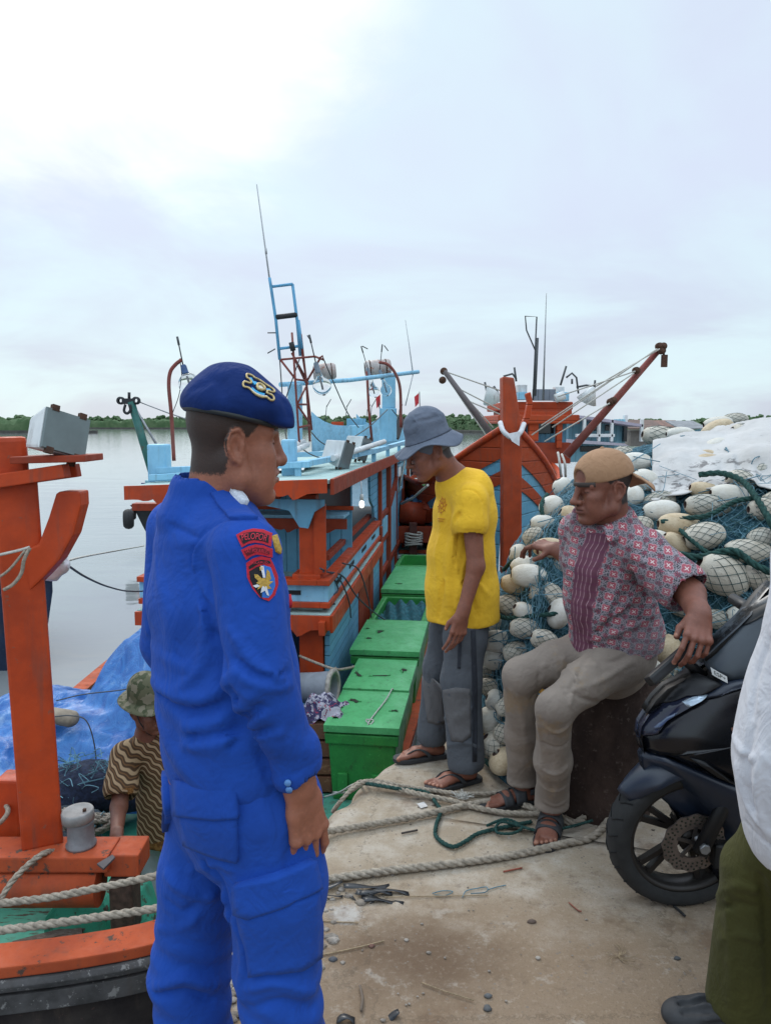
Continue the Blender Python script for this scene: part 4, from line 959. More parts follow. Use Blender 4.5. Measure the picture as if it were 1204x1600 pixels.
# ---------------------------------------------------------------- blue waterside house behind the boom, sheds beyond
HS = empty('house', at(945, 700, 30), 'pale blue two storey waterside house with white posts and balcony', 'house')
def h_(nm, mat, x0, x1, y0, y1, Yd=30, th=.2, bev=.02):
    a_, b_ = at(x0, y0, Yd), at(x1, y1, Yd); q = MB(); q.box(((a_.x + b_.x) / 2, Yd + th / 2, (a_.z + b_.z) / 2), (b_.x - a_.x, th, a_.z - b_.z)); return q.build(nm, mat, HS, bev=bev)
M_hb = paint('house_blue', (.24, .47, .56), (.20, .41, .50), None, .7, 1.2, .7, (6, 6, 1), .2, (0, .25))
h_('wall', M_hb, 888, 976, 655, 692, 31, 4); h_('wall', M_hb, 884, 965, 690, 722, 30.4, 4.5)
m = MB(); m.prism([at(880, 657, 29), at(905, 649, 29), at(930, 652, 29), at(1004, 663, 29), at(1004, 667, 29), at(930, 657, 29), at(905, 653, 29)], (0, 6, 0)); m.build('roof', plain('roof_lilac', (.42, .38, .46), .7, 0, .2, 3), HS)
m = MB(); m.prism([at(886, 686, 28.8), at(975, 693, 28.8), at(982, 697, 28.8), at(886, 692, 28.8)], (0, 6, 0)); m.build('balcony_floor', plain('balcony_lilac', (.44, .40, .46), .7), HS)
h_('balcony_rail', M_white, 900, 960, 678, 683, 29)
for x in (913, 936, 956, 1003): h_('post', M_white, x - 1.5, x + 1.5, 655, 690, 29)
h_('window', M_glass, 945, 955, 664, 673, 30.97, .05); h_('window', M_glass, 926, 934, 664, 673, 30.97, .05); h_('door', M_glass, 974, 979, 664, 690, 30.8, .3); h_('window', M_glass, 906, 940, 697, 706, 30.35, .08)
h_('chimney', M_white, 976, 980, 648, 662, 31, .3)
for i, (x0, x1, y0, y1, Yd, cmat, lab) in enumerate(((985, 1026, 667, 678, 45, (.16, .10, .08), 'low rust roofed shed right of the blue house'), (1030, 1062, 665, 674, 60, (.22, .12, .09), 'low brown roofed shed behind the float heap crest'), (1062, 1092, 667, 674, 52, (.26, .27, .28), 'low grey roofed shed beside the brown one'))):
    t = empty('shed', at((x0 + x1) / 2, y1, Yd), lab, 'shed'); a_, b_ = at(x0, y0, Yd), at(x1, y1 + 14, Yd)
    m = MB(); m.box(((a_.x + b_.x) / 2, Yd + 2, (a_.z + b_.z) / 2 - .2), (b_.x - a_.x, 4, a_.z - b_.z)); m.build('wall', plain('shed_wall', (.20, .18, .16), .9, 0, .4, 2), t)
    m = MB(); m.prism([(a_.x - .3, Yd - .6, a_.z - .15), (b_.x + .3, Yd - .6, a_.z - .15), (b_.x + .3, Yd + 2, a_.z + .35), (a_.x - .3, Yd + 2, a_.z + .35)], (0, 0, .08)); m.build('roof', plain('shed_roof', cmat, .8, 0, .4, 3), t)
# ---------------------------------------------------------------- the heap of net and floats on the quay
BND = [(2.6, 9.0), (1.85, 7.6), (1.14, 6.0), (.74, 4.9), (.53, 4.2), (.465, 3.7), (.49, 3.44), (.58, 3.22), (.74, 3.20), (.95, 3.36), (1.25, 3.38), (1.5, 3.28), (2.0, 3.15), (2.8, 3.05), (4.0, 3.1), (5.2, 3.6), (5.6, 5.5), (5.2, 8), (4, 9.2)]
BQ = [Vector((p.x, p.y)) for p in spline([(x, y, 0) for x, y in BND], 5, closed=True)]
_A = np.array([[p.x, p.y] for p in BQ]); _B = np.roll(_A, -1, 0)
def bdist(x, y):
    P = np.array([x, y]); ba = _B - _A; t = np.clip(((P - _A) * ba).sum(1) / ((ba * ba).sum(1) + 1e-9), 0, 1); q = _A + t[:, None] * ba - P
    d = math.sqrt((q * q).sum(1).min())
    c = ((_A[:, 1] > y) != (_B[:, 1] > y)) & (x < (_B[:, 0] - _A[:, 0]) * (y - _A[:, 1]) / (_B[:, 1] - _A[:, 1] + 1e-12) + _A[:, 0])
    return d if c.sum() % 2 else -d
def H(x, y):
    t = bdist(x, y)
    if t <= 0: return 0.0
    n = vnoise(np.array([x * 2.3]), np.array([y * 2.3]), np.array([.5]))[0] * .16 + vnoise(np.array([x * 6]), np.array([y * 6]), np.array([4.5]))[0] * .07
    back = max(0, min(1, (x - .5) / 2.4))
    return max(0, .98 * (1 - math.exp(-t / .115)) + (.38 + .34 * back) * (1 - math.exp(-t / .75)) + n * min(1, t / .3))
CEN = Vector((2.9, 5.6))
mb = MB(); ts = [0, .015, .03, .05, .07, .09, .115, .14, .17, .2, .24, .28, .33, .39, .46, .54, .63, .73, .84, .96, 1.1, 1.3, 1.55, 1.9, 2.3]
nb = len(BQ)
def pile_pt(i, t):
    p = BQ[i % nb]; d = (CEN - p); L_ = d.length; d /= L_; n_ = (BQ[(i + 1) % nb] - BQ[i - 1]).normalized(); n_ = Vector((-n_.y, n_.x))
    if n_.dot(d) < 0: n_ = -n_
    k = min(1, t / .8); q = p + (n_ * (1 - k) + d * k).normalized() * min(t, L_ * .98)
    return Vector((q.x, q.y, H(q.x, q.y)))
rows = [[pile_pt(i, t) for t in ts] for i in range(nb)]
vs = [q for r in rows for q in r] + [Vector((CEN.x, CEN.y, H(CEN.x, CEN.y)))]; m_ = len(ts)
fs = [(i * m_ + j, ((i + 1) % nb) * m_ + j, ((i + 1) % nb) * m_ + j + 1, i * m_ + j + 1) for i in range(nb) for j in range(m_ - 1)] + [(i * m_ + m_ - 1, ((i + 1) % nb) * m_ + m_ - 1, len(vs) - 1) for i in range(nb)]
Nt = Mat('bunched_net', .95, .1)
nn = Nt.noise(9, 5, .7, None, 1.2); v1 = Nt.voro(46, None, 'DISTANCE_TO_EDGE'); n3 = Nt.noise(70, 3, .7, Nt.co(scale=(1, 1, .35)), 1.5)
nc = Nt.mix(nn.ramp(.35, .65), (.014, .045, .065), (.065, .17, .215))
nc = Nt.mix((n3.ramp(.54, .62)) * .8, nc, (.16, .30, .36)); nc = Nt.mix((v1 < .06) * .5, nc, (.012, .05, .06)); nc = Nt.mix(Nt.noise(1.7, 3).ramp(.6, .7) * .6, nc, (.012, .016, .03))
Nt.color(nc); Nt.bump(nn, .8, .05); Nt.bump(n3, .9, .012)
NET = empty('fishing_net', (1.6, 4.4, 0), 'blue green fishing net bunched in a tall heap on the quay behind the seated man', 'fishing net')
mb.add(vs, fs, True); net_core = mb.build('net_heap', Nt.m, NET)
PB = bvh_of(net_core)
def pile_hit(px, py):
    d = pix_dir(px, py).normalized(); h = PB.ray_cast(Vector((0, 0, EYE)), d); return (h[0], h[1]) if h[0] is not None else (None, None)
# loose meshes of the net stretched over the heap
M_net = plain('net_twine', (.10, .22, .28), .9, 0, .4, 30); M_netd = plain('net_twine_dark', (.02, .075, .08), .9, 0, .4, 30)
def surf(x, y, lift): return Vector((x, y, H(x, y) + lift))
def net_sheet(name, mat, quad, cell, r, seed, hole=.0):
    """knotted mesh over a patch of the heap, given by four (boundary index, inward distance) corners"""
    rs = np.random.RandomState(seed); m = MB(); (i0, i1, t0, t1) = quad
    LB = sum((BQ[(i + 1) % nb] - BQ[i % nb]).length for i in range(i0, i1)); 
    cum = [0]
    for i in range(i0, i1): cum.append(cum[-1] + (BQ[(i + 1) % nb] - BQ[i % nb]).length)
    tt = np.linspace(t0, t1, 120); pr = [H(*(pile_pt((i0 + i1) // 2, t).xy)) for t in tt]; arc = np.concatenate([[0], np.cumsum(np.hypot(np.diff(tt), np.diff(pr)))])
    nu = int(LB / cell); nv_ = int(arc[-1] / cell); cache = {}
    def node(a, b):
        if (a, b) in cache: return cache[(a, b)]
        s = LB * a / nu + rs.normal() * cell * .26; k = min(max(np.searchsorted(cum, s) - 1, 0), len(cum) - 2); f = (s - cum[k]) / (cum[k + 1] - cum[k]); t = float(np.interp(arc[-1] * b / nv_ + rs.normal() * cell * .16, arc, tt))
        p = pile_pt(i0 + k, t).lerp(pile_pt(i0 + k + 1, t), f); o = Vector((p.x, p.y, 0)) - Vector((CEN.x, CEN.y, 0)); o = o.normalized() + Vector((0, 0, .7))
        p = p + o.normalized() * (.02 + .05 * max(0, float(vnoise(np.array([a * .31]), np.array([b * .31]), np.array([seed + .5]))[0]) + .25)); cache[(a, b)] = p; return p
    for a in range(nu + 1):
        for b in range(nv_ + 1):
            if (a + b) % 2: continue
            for da in (-1, 1):
                if 0 <= a + da <= nu and b + 1 <= nv_ and rs.rand() > hole: 
                    p, q = node(a, b), node(a + da, b + 1); m.tube([p, (p + q) / 2 - Vector((0, 0, .004)), q], r, 3, cap=False)
    return m.build(name, mat, NET, fix=False)
i_l = min(range(nb), key=lambda i: (BQ[i] - Vector((.66, 4.9))).length); i_m = min(range(nb), key=lambda i: (BQ[i] - Vector((.74, 3.2))).length); i_r = min(range(nb), key=lambda i: (BQ[i] - Vector((2.8, 3.05))).length)
net_sheet('net_mesh', M_net, (i_l - 4, i_m + 4, .02, 1.0), .030, .0017, 4, .04)
net_sheet('net_mesh', M_net, (i_m + 4, i_r, .10, 1.3), .034, .0019, 9, .04)
net_sheet('net_mesh', M_netd, (i_m, i_r - 2, .02, .5), .046, .0026, 13, .1)
net_sheet('net_mesh', M_net, (i_l - 14, i_l, .1, 1.1), .05, .003, 17, .1)

m = MB(); rt = random.Random(31)
for _ in range(170):
    x0, y0 = rt.uniform(768, 1200), rt.uniform(700, 1180); P_ = []
    for q in range(4):
        p, n = pile_hit(x0 + rt.uniform(-38, 38) * q * .6, y0 + rt.uniform(-26, 26) * q * .6)
        if p is not None: P_.append(p + n * rt.uniform(.01, .10))
    if len(P_) > 2: m.tube(spline(P_, 5), rt.choice((.0016, .002, .003)), 3, cap=False)
m.build('loose_twine', M_net, NET, fix=False)
# floats
def float_mesh(name, hole=True):
    m = MB(); n = 14; pr_ = []
    for i in range(n + 1):
        a = math.pi * (i / n); pr_.append((math.sin(a) ** .82 * .5 if 0 < i < n else .13, -math.cos(a) * .5))
    pr_[0] = (.14, -.485); pr_[-1] = (.14, .485); pr_ = [(.11, -.30)] + pr_ + [(.11, .30)]
    m.lathe(pr_, (0, 0, 0), (1, 0, 0), 20); return m
def float_mat(name, c, c2, dirt, k):
    M = Mat(name, .6, .35); o = M.tc.outputs['Object']
    oi = M.nt.nodes.new('ShaderNodeObjectInfo'); rnd = E(M.nt, oi.outputs['Random'])
    vec = M.nt.nodes.new('ShaderNodeVectorMath'); vec.operation = 'ADD'; M.nt.links.new(o, vec.inputs[0]); M.nt.links.new(M.comb(rnd * 31, rnd * 17, rnd * 7), vec.inputs[1])
    a = M.noise(2.6, 5, .65, vec.outputs[0]); b_ = M.noise(14, 5, .7, vec.outputs[0]); c_ = M.noise(45, 2, .6, vec.outputs[0])
    col = M.mix(a.ramp(.35, .7), c, c2); col = M.mix(b_.ramp(k, k + .12) * .7, col, dirt); col = M.mix(c_.ramp(.62, .7) * .5, col, tuple(x * .5 for x in c2))
    col = M.mix(rnd.ramp(.2, 1, 0, .35, False), col, c2)
    x, y, z = M.xyz(o); hole = ((y * y + z * z).sqrt()).ramp(.155, .135)
    col = M.mix(hole * (x.abs() > .27), col, (.045, .02, .015)); M.color(col); M.bump(b_, .35, .02); M.bump(c_, .3, .01); return M.m
FM = {'w': float_mat('float_white', (.66, .64, .58), (.56, .52, .44), (.33, .27, .20), .60), 'y': float_mat('float_yellowed', (.58, .47, .32), (.44, .33, .20), (.25, .16, .09), .56),
      'g': float_mat('float_grey', (.46, .44, .38), (.36, .33, .27), (.19, .16, .12), .53), 'n': float_mat('float_netted', (.55, .51, .43), (.44, .39, .31), (.24, .2, .15), .57), 'o': float_mat('float_orange', (.55, .28, .05), (.42, .20, .04), (.2, .1, .04), .58)}
FMESH = {}
for k_, mt in FM.items():
    o = float_mesh('x').build('net_float', mt); o.data.polygons.foreach_set('use_smooth', [True] * len(o.data.polygons)); FMESH[k_] = o.data; bpy.data.objects.remove(o)
m = MB()
for q in range(11):
    for sg in (-1, 1): m.tube([Vector((-.47 * math.cos(math.pi * (.05 + .9 * i / 16)), (.505 * math.sin(math.pi * (.05 + .9 * i / 16)) ** .82 + .012) * math.cos(q / 11 * 2 * math.pi + sg * i / 16 * 2.6), (.505 * math.sin(math.pi * (.05 + .9 * i / 16)) ** .82 + .012) * math.sin(q / 11 * 2 * math.pi + sg * i / 16 * 2.6))) for i in range(17)], .0075, 3, cap=False)
o = m.build('net_wrap', M_netd, fix=False); NWRAP = o.data; bpy.data.objects.remove(o)
PILE_FLOATS = []
def put_float(px, py, ln, wd, ang, kind, label, lift=.25, facing=0.0, hit=None):
    p, n = hit or pile_hit(px, py)
    if p is None: return None
    Yd = p.y; s = (p.y * math.cos(PITCH) + (EYE - p.z) * math.sin(PITCH)) / FPX
    o = bpy.data.objects.new('net_float', FMESH[kind]); COL.objects.link(o)
    Lg, Wd = ln * s * 1.16, wd * s * 1.2
    c = p + n * Wd * lift
    # long axis: image angle, leaning into the heap a little
    x = Vector((math.cos(R(ang)), facing, -math.sin(R(ang)))).normalized(); z = n - x * n.dot(x); z.normalize(); y = z.cross(x)
    o.matrix_world = Matrix.Translation(c) @ Matrix((x, y, z)).transposed().to_4x4() @ Matrix.Diagonal((Lg, Wd, Wd * .95, 1))
    tag(o, label, 'net float', 'floats heaped with the fishing net')
    if kind in 'ng':
        k = bpy.data.objects.new('net_wrap', NWRAP); COL.objects.link(k); k.parent = o
    PILE_FLOATS.append((c, max(Lg, Wd) / 2, Wd / 2)); return o
FL = [(992, 732, 46, 30, 0, 'w', 'large pale float behind the cap bill, just left of the white tarp'), (1006, 760, 36, 32, 15, 'w', 'white float tucked under the left edge of the white tarp'), (1141, 784, 58, 32, 8, 'w', 'bright white bare float below the lower edge of the white tarp'), (1106, 775, 50, 25, 15, 'y', 'yellowed float crossed by a green rope under the tarp edge'),
 (1158, 762, 42, 32, 20, 'n', 'netted white float poking from beneath the tarp edge'), (1031, 806, 50, 30, -4, 'w', 'white float with a dark hole facing right, near the collar of the seated man'), (1060, 829, 58, 34, 4, 'y', 'tan stained float with a brown hole just above the shirt shoulder'), (1102, 846, 56, 38, -12, 'n', 'grey netted float right of the tan stained one'),
 (1056, 856, 44, 27, 38, 'y', 'cream float sloping down behind the shirt shoulder'), (1166, 864, 64, 32, 2, 'n', 'long netted yellowish float above the thick green rope'), (1127, 901, 74, 52, 28, 'n', 'biggest netted float, right of the patterned sleeve'), (1192, 804, 42, 32, 0, 'n', 'netted float below the tarp at the heap end nearest the white shirt'),
 (1106, 800, 62, 34, 5, 'g', 'dirty grey float with rusty stains buried in net'), (1062, 940, 46, 36, 55, 'g', 'grey float behind the bent elbow of the seated man'), (1042, 1016, 46, 38, 62, 'y', 'tan float just above the scooter mirror'), (1158, 964, 44, 30, 0, 'w', 'white float above the scooter windscreen'), (1118, 968, 46, 26, 10, 'g', 'grey float behind the hand on the scooter'),
 (1017, 990, 34, 32, 0, 'n', 'netted float beside the shirt back hem'), (866, 800, 34, 31, 150, 'w', 'white float with its hole facing left, beside the chin of the seated man'), (852, 823, 34, 24, 0, 'w', 'white float directly above the hand on the heap'), (853, 860, 44, 27, 0, 'y', 'yellowish float under the resting hand'), (819, 871, 28, 30, 10, 'w', 'round white float with a dark hole left of the resting hand'),
 (834, 903, 50, 32, 3, 'w', 'clean white float with a hole on its right end, below the resting hand'), (812, 916, 42, 27, 12, 'y', 'yellowed float half hidden behind the clean white one'), (794, 890, 24, 25, 30, 'w', 'small white float near the back of the yellow shirt'), (780, 915, 30, 29, 20, 'n', 'netted float next to the yellow shirt sleeve'), (859, 926, 46, 35, 10, 'n', 'netted pale float just left of the purple shirt band'),
 (862, 960, 30, 42, 25, 'w', 'white float tilted against the purple shirt band'), (779, 977, 40, 31, 4, 'w', 'white float with right hand hole, beside the yellow shirt hem'), (827, 984, 44, 28, 6, 'g', 'stained float with brown patches above the knees of the seated man'), (786, 1004, 42, 31, 2, 'w', 'smooth grey white float, second below the yellow shirt hem'), (763, 996, 22, 30, 60, 'w', 'narrow float end beside the grey trouser pocket'),
 (779, 1030, 36, 31, 15, 'w', 'pale float with dark hole low beside the grey trousers'), (769, 1050, 26, 26, 30, 'g', 'small grey float below the pale holed one'), (876, 880, 36, 25, 5, 'n', 'netted float behind the forearm of the seated man'), (873, 752, 26, 30, 70, 'n', 'netted float at the heap top beside the orange bow'), (884, 768, 26, 28, 60, 'w', 'white float in front of the forehead of the seated man'),
 (1006, 682, 40, 22, 4, 'w', 'white float on the crest, left end of the row before the house'), (1035, 692, 56, 30, 8, 'n', 'broad netted float on the crest left of the tarp fold'), (1064, 684, 40, 20, 0, 'w', 'white float on the crest against the tarp fold'), (972, 716, 32, 22, -8, 'n', 'netted float right above the tan cap'), (1094, 669, 28, 22, -20, 'y', 'cream float standing on the crest over the tarp'),
 (1122, 668, 40, 20, -6, 'w', 'long white float on the crest above the tarp'), (1194, 650, 32, 20, 0, 'w', 'white float at the crest end of the heap'), (1148, 661, 36, 18, -4, 'n', 'netted float between two white ones on the crest'), (984, 784, 28, 34, 70, 'w', 'white float showing between cap bill and shirt collar'),
 (776, 1126, 38, 36, 0, 'w', 'round white float low in the heap beside the grey trouser leg'), (780, 1094, 22, 30, 20, 'w', 'small float with dark hole at the foot of the heap'), (783, 1166, 38, 40, 45, 'n', 'netted float at the very foot of the heap'), (796, 1188, 32, 42, 50, 'y', 'tan float lying on the quay at the foot of the heap'), (852, 1084, 20, 28, 70, 'o', 'orange float glimpsed between the knees of the seated man'), (761, 1153, 20, 22, 0, 'o', 'orange float beside the grey trouser cuff'), (766, 1070, 28, 26, 10, 'n', 'netted float low beside the trouser knee patch'),
 (838, 842, 30, 24, -30, 'n', 'netted float behind the resting wrist'), (804, 948, 40, 28, 10, 'n', 'netted float above the stained one'), (846, 1000, 38, 28, 20, 'n', 'netted float above the far knee of the seated man'), (812, 1020, 36, 28, -15, 'g', 'grey netted float by the far knee'), (1180, 905, 44, 32, 30, 'n', 'netted float near the edge of the white shirt'), (1185, 845, 36, 28, -20, 'g', 'grey float in the net under the green rope loop'), (1080, 905, 40, 30, 30, 'g', 'grey float under the sleeve cuff of the seated man')]
for f in FL: put_float(*f)
rf = random.Random(5); fill = 0
def busy(c, r): return any((c - q).length < (r + rr2) * .62 for q, rr2, _ in PILE_FLOATS)
sides = ['half sunk in the net', 'bare on the net', 'lying crosswise in the net']
spots = [(rf.uniform(762, 1330), rf.uniform(655, 1190)) for _ in range(900)]
for px, py in spots:
    if fill >= 80: break
    p, n = pile_hit(px, py)
    if p is None or p.z < .05: continue
    s = p.y / FPX
    if busy(p, 20 * s): continue
    kd = rf.choice('nngwy'); nm = {'n': 'netted cream', 'g': 'netted grey', 'w': 'white', 'y': 'yellowed'}[kd]
    near = min(FL, key=lambda f: (f[0] - px) ** 2 + (f[1] - py) ** 2)
    rel = ('above' if py < near[1] else 'below') if abs(py - near[1]) > abs(px - near[0]) else ('left of' if px < near[0] else 'right of')
    lab = f'{nm} filler float {sides[fill % 3]}'
    o = put_float(px, py, rf.uniform(34, 46), rf.uniform(25, 31), rf.uniform(-40, 40), kd, None, .12, rf.uniform(-.4, .4))
    if o:
        short = ' '.join(near[6].split()[:9]); o['label'] = f'{nm} float {rel} the {short}'[:140]; fill += 1
seen = {}
for o in list(COL.objects):                       # neighbours that would read the same get their own wording
    if o.name.startswith('net_float'):
        l = ' '.join(o['label'].split()[:16]); k = seen.get(l, 0); seen[l] = k + 1
        o['label'] = l if k == 0 else ' '.join((['smaller', 'tilted', 'dimmer', 'deeper sunk'][(k - 1) % 4] + ' ' + l).split()[:16])

# ropes lying over the heap
def pile_rope(pts, r, mat, label, lift=.05, name='rope'):
    P = []
    for px, py in [(a, b) for a, b in pts]:
        p, n = pile_hit(px, py)
        if p is not None: P.append(p + n * lift)
    m = MB(); rope_mesh(m, spline(P, 8), r); o = recenter(m.build(name, mat)); return tag(o, label, 'rope', 'dark green ropes over the float heap')
pile_rope([(1096, 768), (1125, 768), (1160, 778), (1178, 800), (1190, 828), (1204, 850), (1230, 870)], .016, M_ropeg, 'green rope running down from the tarp edge on the heap', .10)
pile_rope([(1066, 880), (1100, 884), (1140, 872), (1170, 890), (1215, 912)], .017, M_ropeg, 'thick green rope crossing over the biggest netted float', .11)
pile_rope([(1030, 835), (1075, 830), (1110, 826), (1150, 806), (1176, 800)], .013, M_ropeg, 'green rope between the tan float and the tarp', .08)
pile_rope([(1066, 848), (1088, 862), (1112, 876), (1150, 880)], .011, M_ropeg, 'thin green rope under the grey netted float', .09)
pile_rope([(868, 792), (862, 812), (870, 826), (890, 828), (905, 824)], .011, M_ropeg, 'green rope looped through the float by the chin', .08)
pile_rope([(803, 898), (822, 884), (850, 884), (868, 890)], .011, M_ropeg, 'green rope under the resting forearm', .06)
pile_rope([(795, 966), (815, 970), (850, 962), (870, 960)], .011, M_ropeg, 'green rope beside the tilted white float', .06)
pile_rope([(757, 1170), (772, 1192), (800, 1206), (830, 1214)], .016, M_ropeg, 'green rope along the foot of the heap', .03)

# white tarp thrown over the top
TB = [(1017, 781), (1028, 778), (1041, 774), (1064, 770), (1090, 765), (1112, 761), (1134, 757), (1143, 751), (1151, 747), (1162, 746), (1173, 749), (1190, 758), (1215, 764), (1245, 768), (1290, 772), (1340, 776)]
TT = [(1017, 727), (1026, 718), (1036, 707), (1049, 695), (1058, 689), (1067, 685), (1080, 688), (1102, 680), (1120, 673), (1136, 668), (1155, 662), (1175, 658), (1200, 655), (1235, 652), (1280, 652), (1330, 655)]
Tm = Mat('stained_tarp', .85, .2)
tn = Tm.noise(3.2, 6, .68); tb = Tm.noise(11, 5, .7, Tm.co(scale=(1, 1, 2.2), rot=(0, 0, .4)), .8); tx, ty, tz = Tm.xyz(Tm.tc.outputs['Object'])
tcx = Tm.mix(tn.ramp(.35, .7), (.50, .49, .475), (.40, .39, .38))
patch = ((tx + .62).pow(2.0) * 1.2 + (ty + .38).pow(2.0) * 2.0).ramp(.0, .16, 1, 0)
tcx = Tm.mix(tb.ramp(.50, .60) * patch.ramp(.05, .6) * .85, tcx, (.10, .095, .095)); tcx = Tm.mix(tb.ramp(.60, .70) * .6, tcx, (.22, .21, .21)); tcx = Tm.mix(Tm.noise(5, 4, .6).ramp(.5, .75) * .4, tcx, (.40, .38, .35))
Tm.color(tcx); Tm.bump(tn, .35, .03); Tm.bump(Tm.noise(28, 3, .6), .2, .01)
bot = []; 
for px, py in TB:
    p, n = pile_hit(min(px, 1330), py + 8)
    Yb = min(p.y, 4.15) if p is not None else 4.1
    bot.append(at(px, py, Yb - .10))
top = [at(px, py, 5.0 + .25 * i / len(TT)) for i, (px, py) in enumerate(TT)]
Bs = spline(bot, 8); Ts = spline(top, 8); kk = len(Bs)
m = MB()
def tarp(u, v):
    i = round(u * (kk - 1)); b_, t_ = Bs[i], Ts[i]; p = b_.lerp(t_, v)
    ins = math.sin(min(1, v * 1.15) * math.pi * .5)
    base = max(H(p.x, p.y) + .06, b_.z + (t_.z - b_.z) * ins)
    z = b_.z * (1 - min(1, v * 5)) + base * min(1, v * 5) if v < .2 else base
    if v > .92: z = z + (t_.z - z) * (v - .92) / .08
    w_ = float(vnoise(np.array([p.x * 5 + p.y * 2]), np.array([p.y * 3.]), np.array([1.5]))[0]) * .11 + float(vnoise(np.array([p.x * 14 + p.y * 9]), np.array([p.y * 7. - p.x * 4]), np.array([7.5]))[0]) * .04
    return Vector((p.x, p.y - .03 * math.sin(u * 40) * (1 - v) ** 3, z + w_ * min(1, v * 4 + .15)))
m.grid(tarp, kk, 40)
tp = m.build('tarpaulin', Tm.m); md = tp.modifiers.new('thick', 'SOLIDIFY'); md.thickness = .006; recenter(tp)
tag(tp, 'white tarpaulin with black grime stains over the top of the float heap', 'tarpaulin')
# ---------------------------------------------------------------- people
def V3(*a): return np.array(a, float)
def nrm(v): v = np.array(v, float); return v / (np.linalg.norm(v) + 1e-12)
def skin_mat(name, c, lip, hairc=(.012, .010, .009)):
    M = Mat(name, .52, .4); n = M.noise(16, 5, .65); n2 = M.noise(120, 3, .6)
    col = M.mix(n.ramp(.3, .7), c, tuple(x * .74 for x in c)); col = M.mix(n2.ramp(.5, .7) * .35, col, tuple(x * 1.25 for x in c))
    col = M.mix(M.attr('red'), col, lip); h = M.attr('hair'); hn = M.noise(260, 3, .7)
    hm = (h + (hn - .5) * .8).ramp(.36, .70); col = M.mix(hm * .92, col, hairc); col = M.mix(M.attr('dark') * .8, col, (.018, .008, .006))
    col = M.mix(M.attr('pale') * .8, col, (c[0] * 1.35 + .08, c[1] * 1.3 + .07, c[2] * 1.2 + .05))
    M.color(col); M.bump(n2, .18, .002); M.bump(hn, .25, .003); M.b.inputs['Subsurface Weight'].default_value = .06; M.b.inputs['Subsurface Radius'].default_value = (.02, .008, .004)
    return M.m

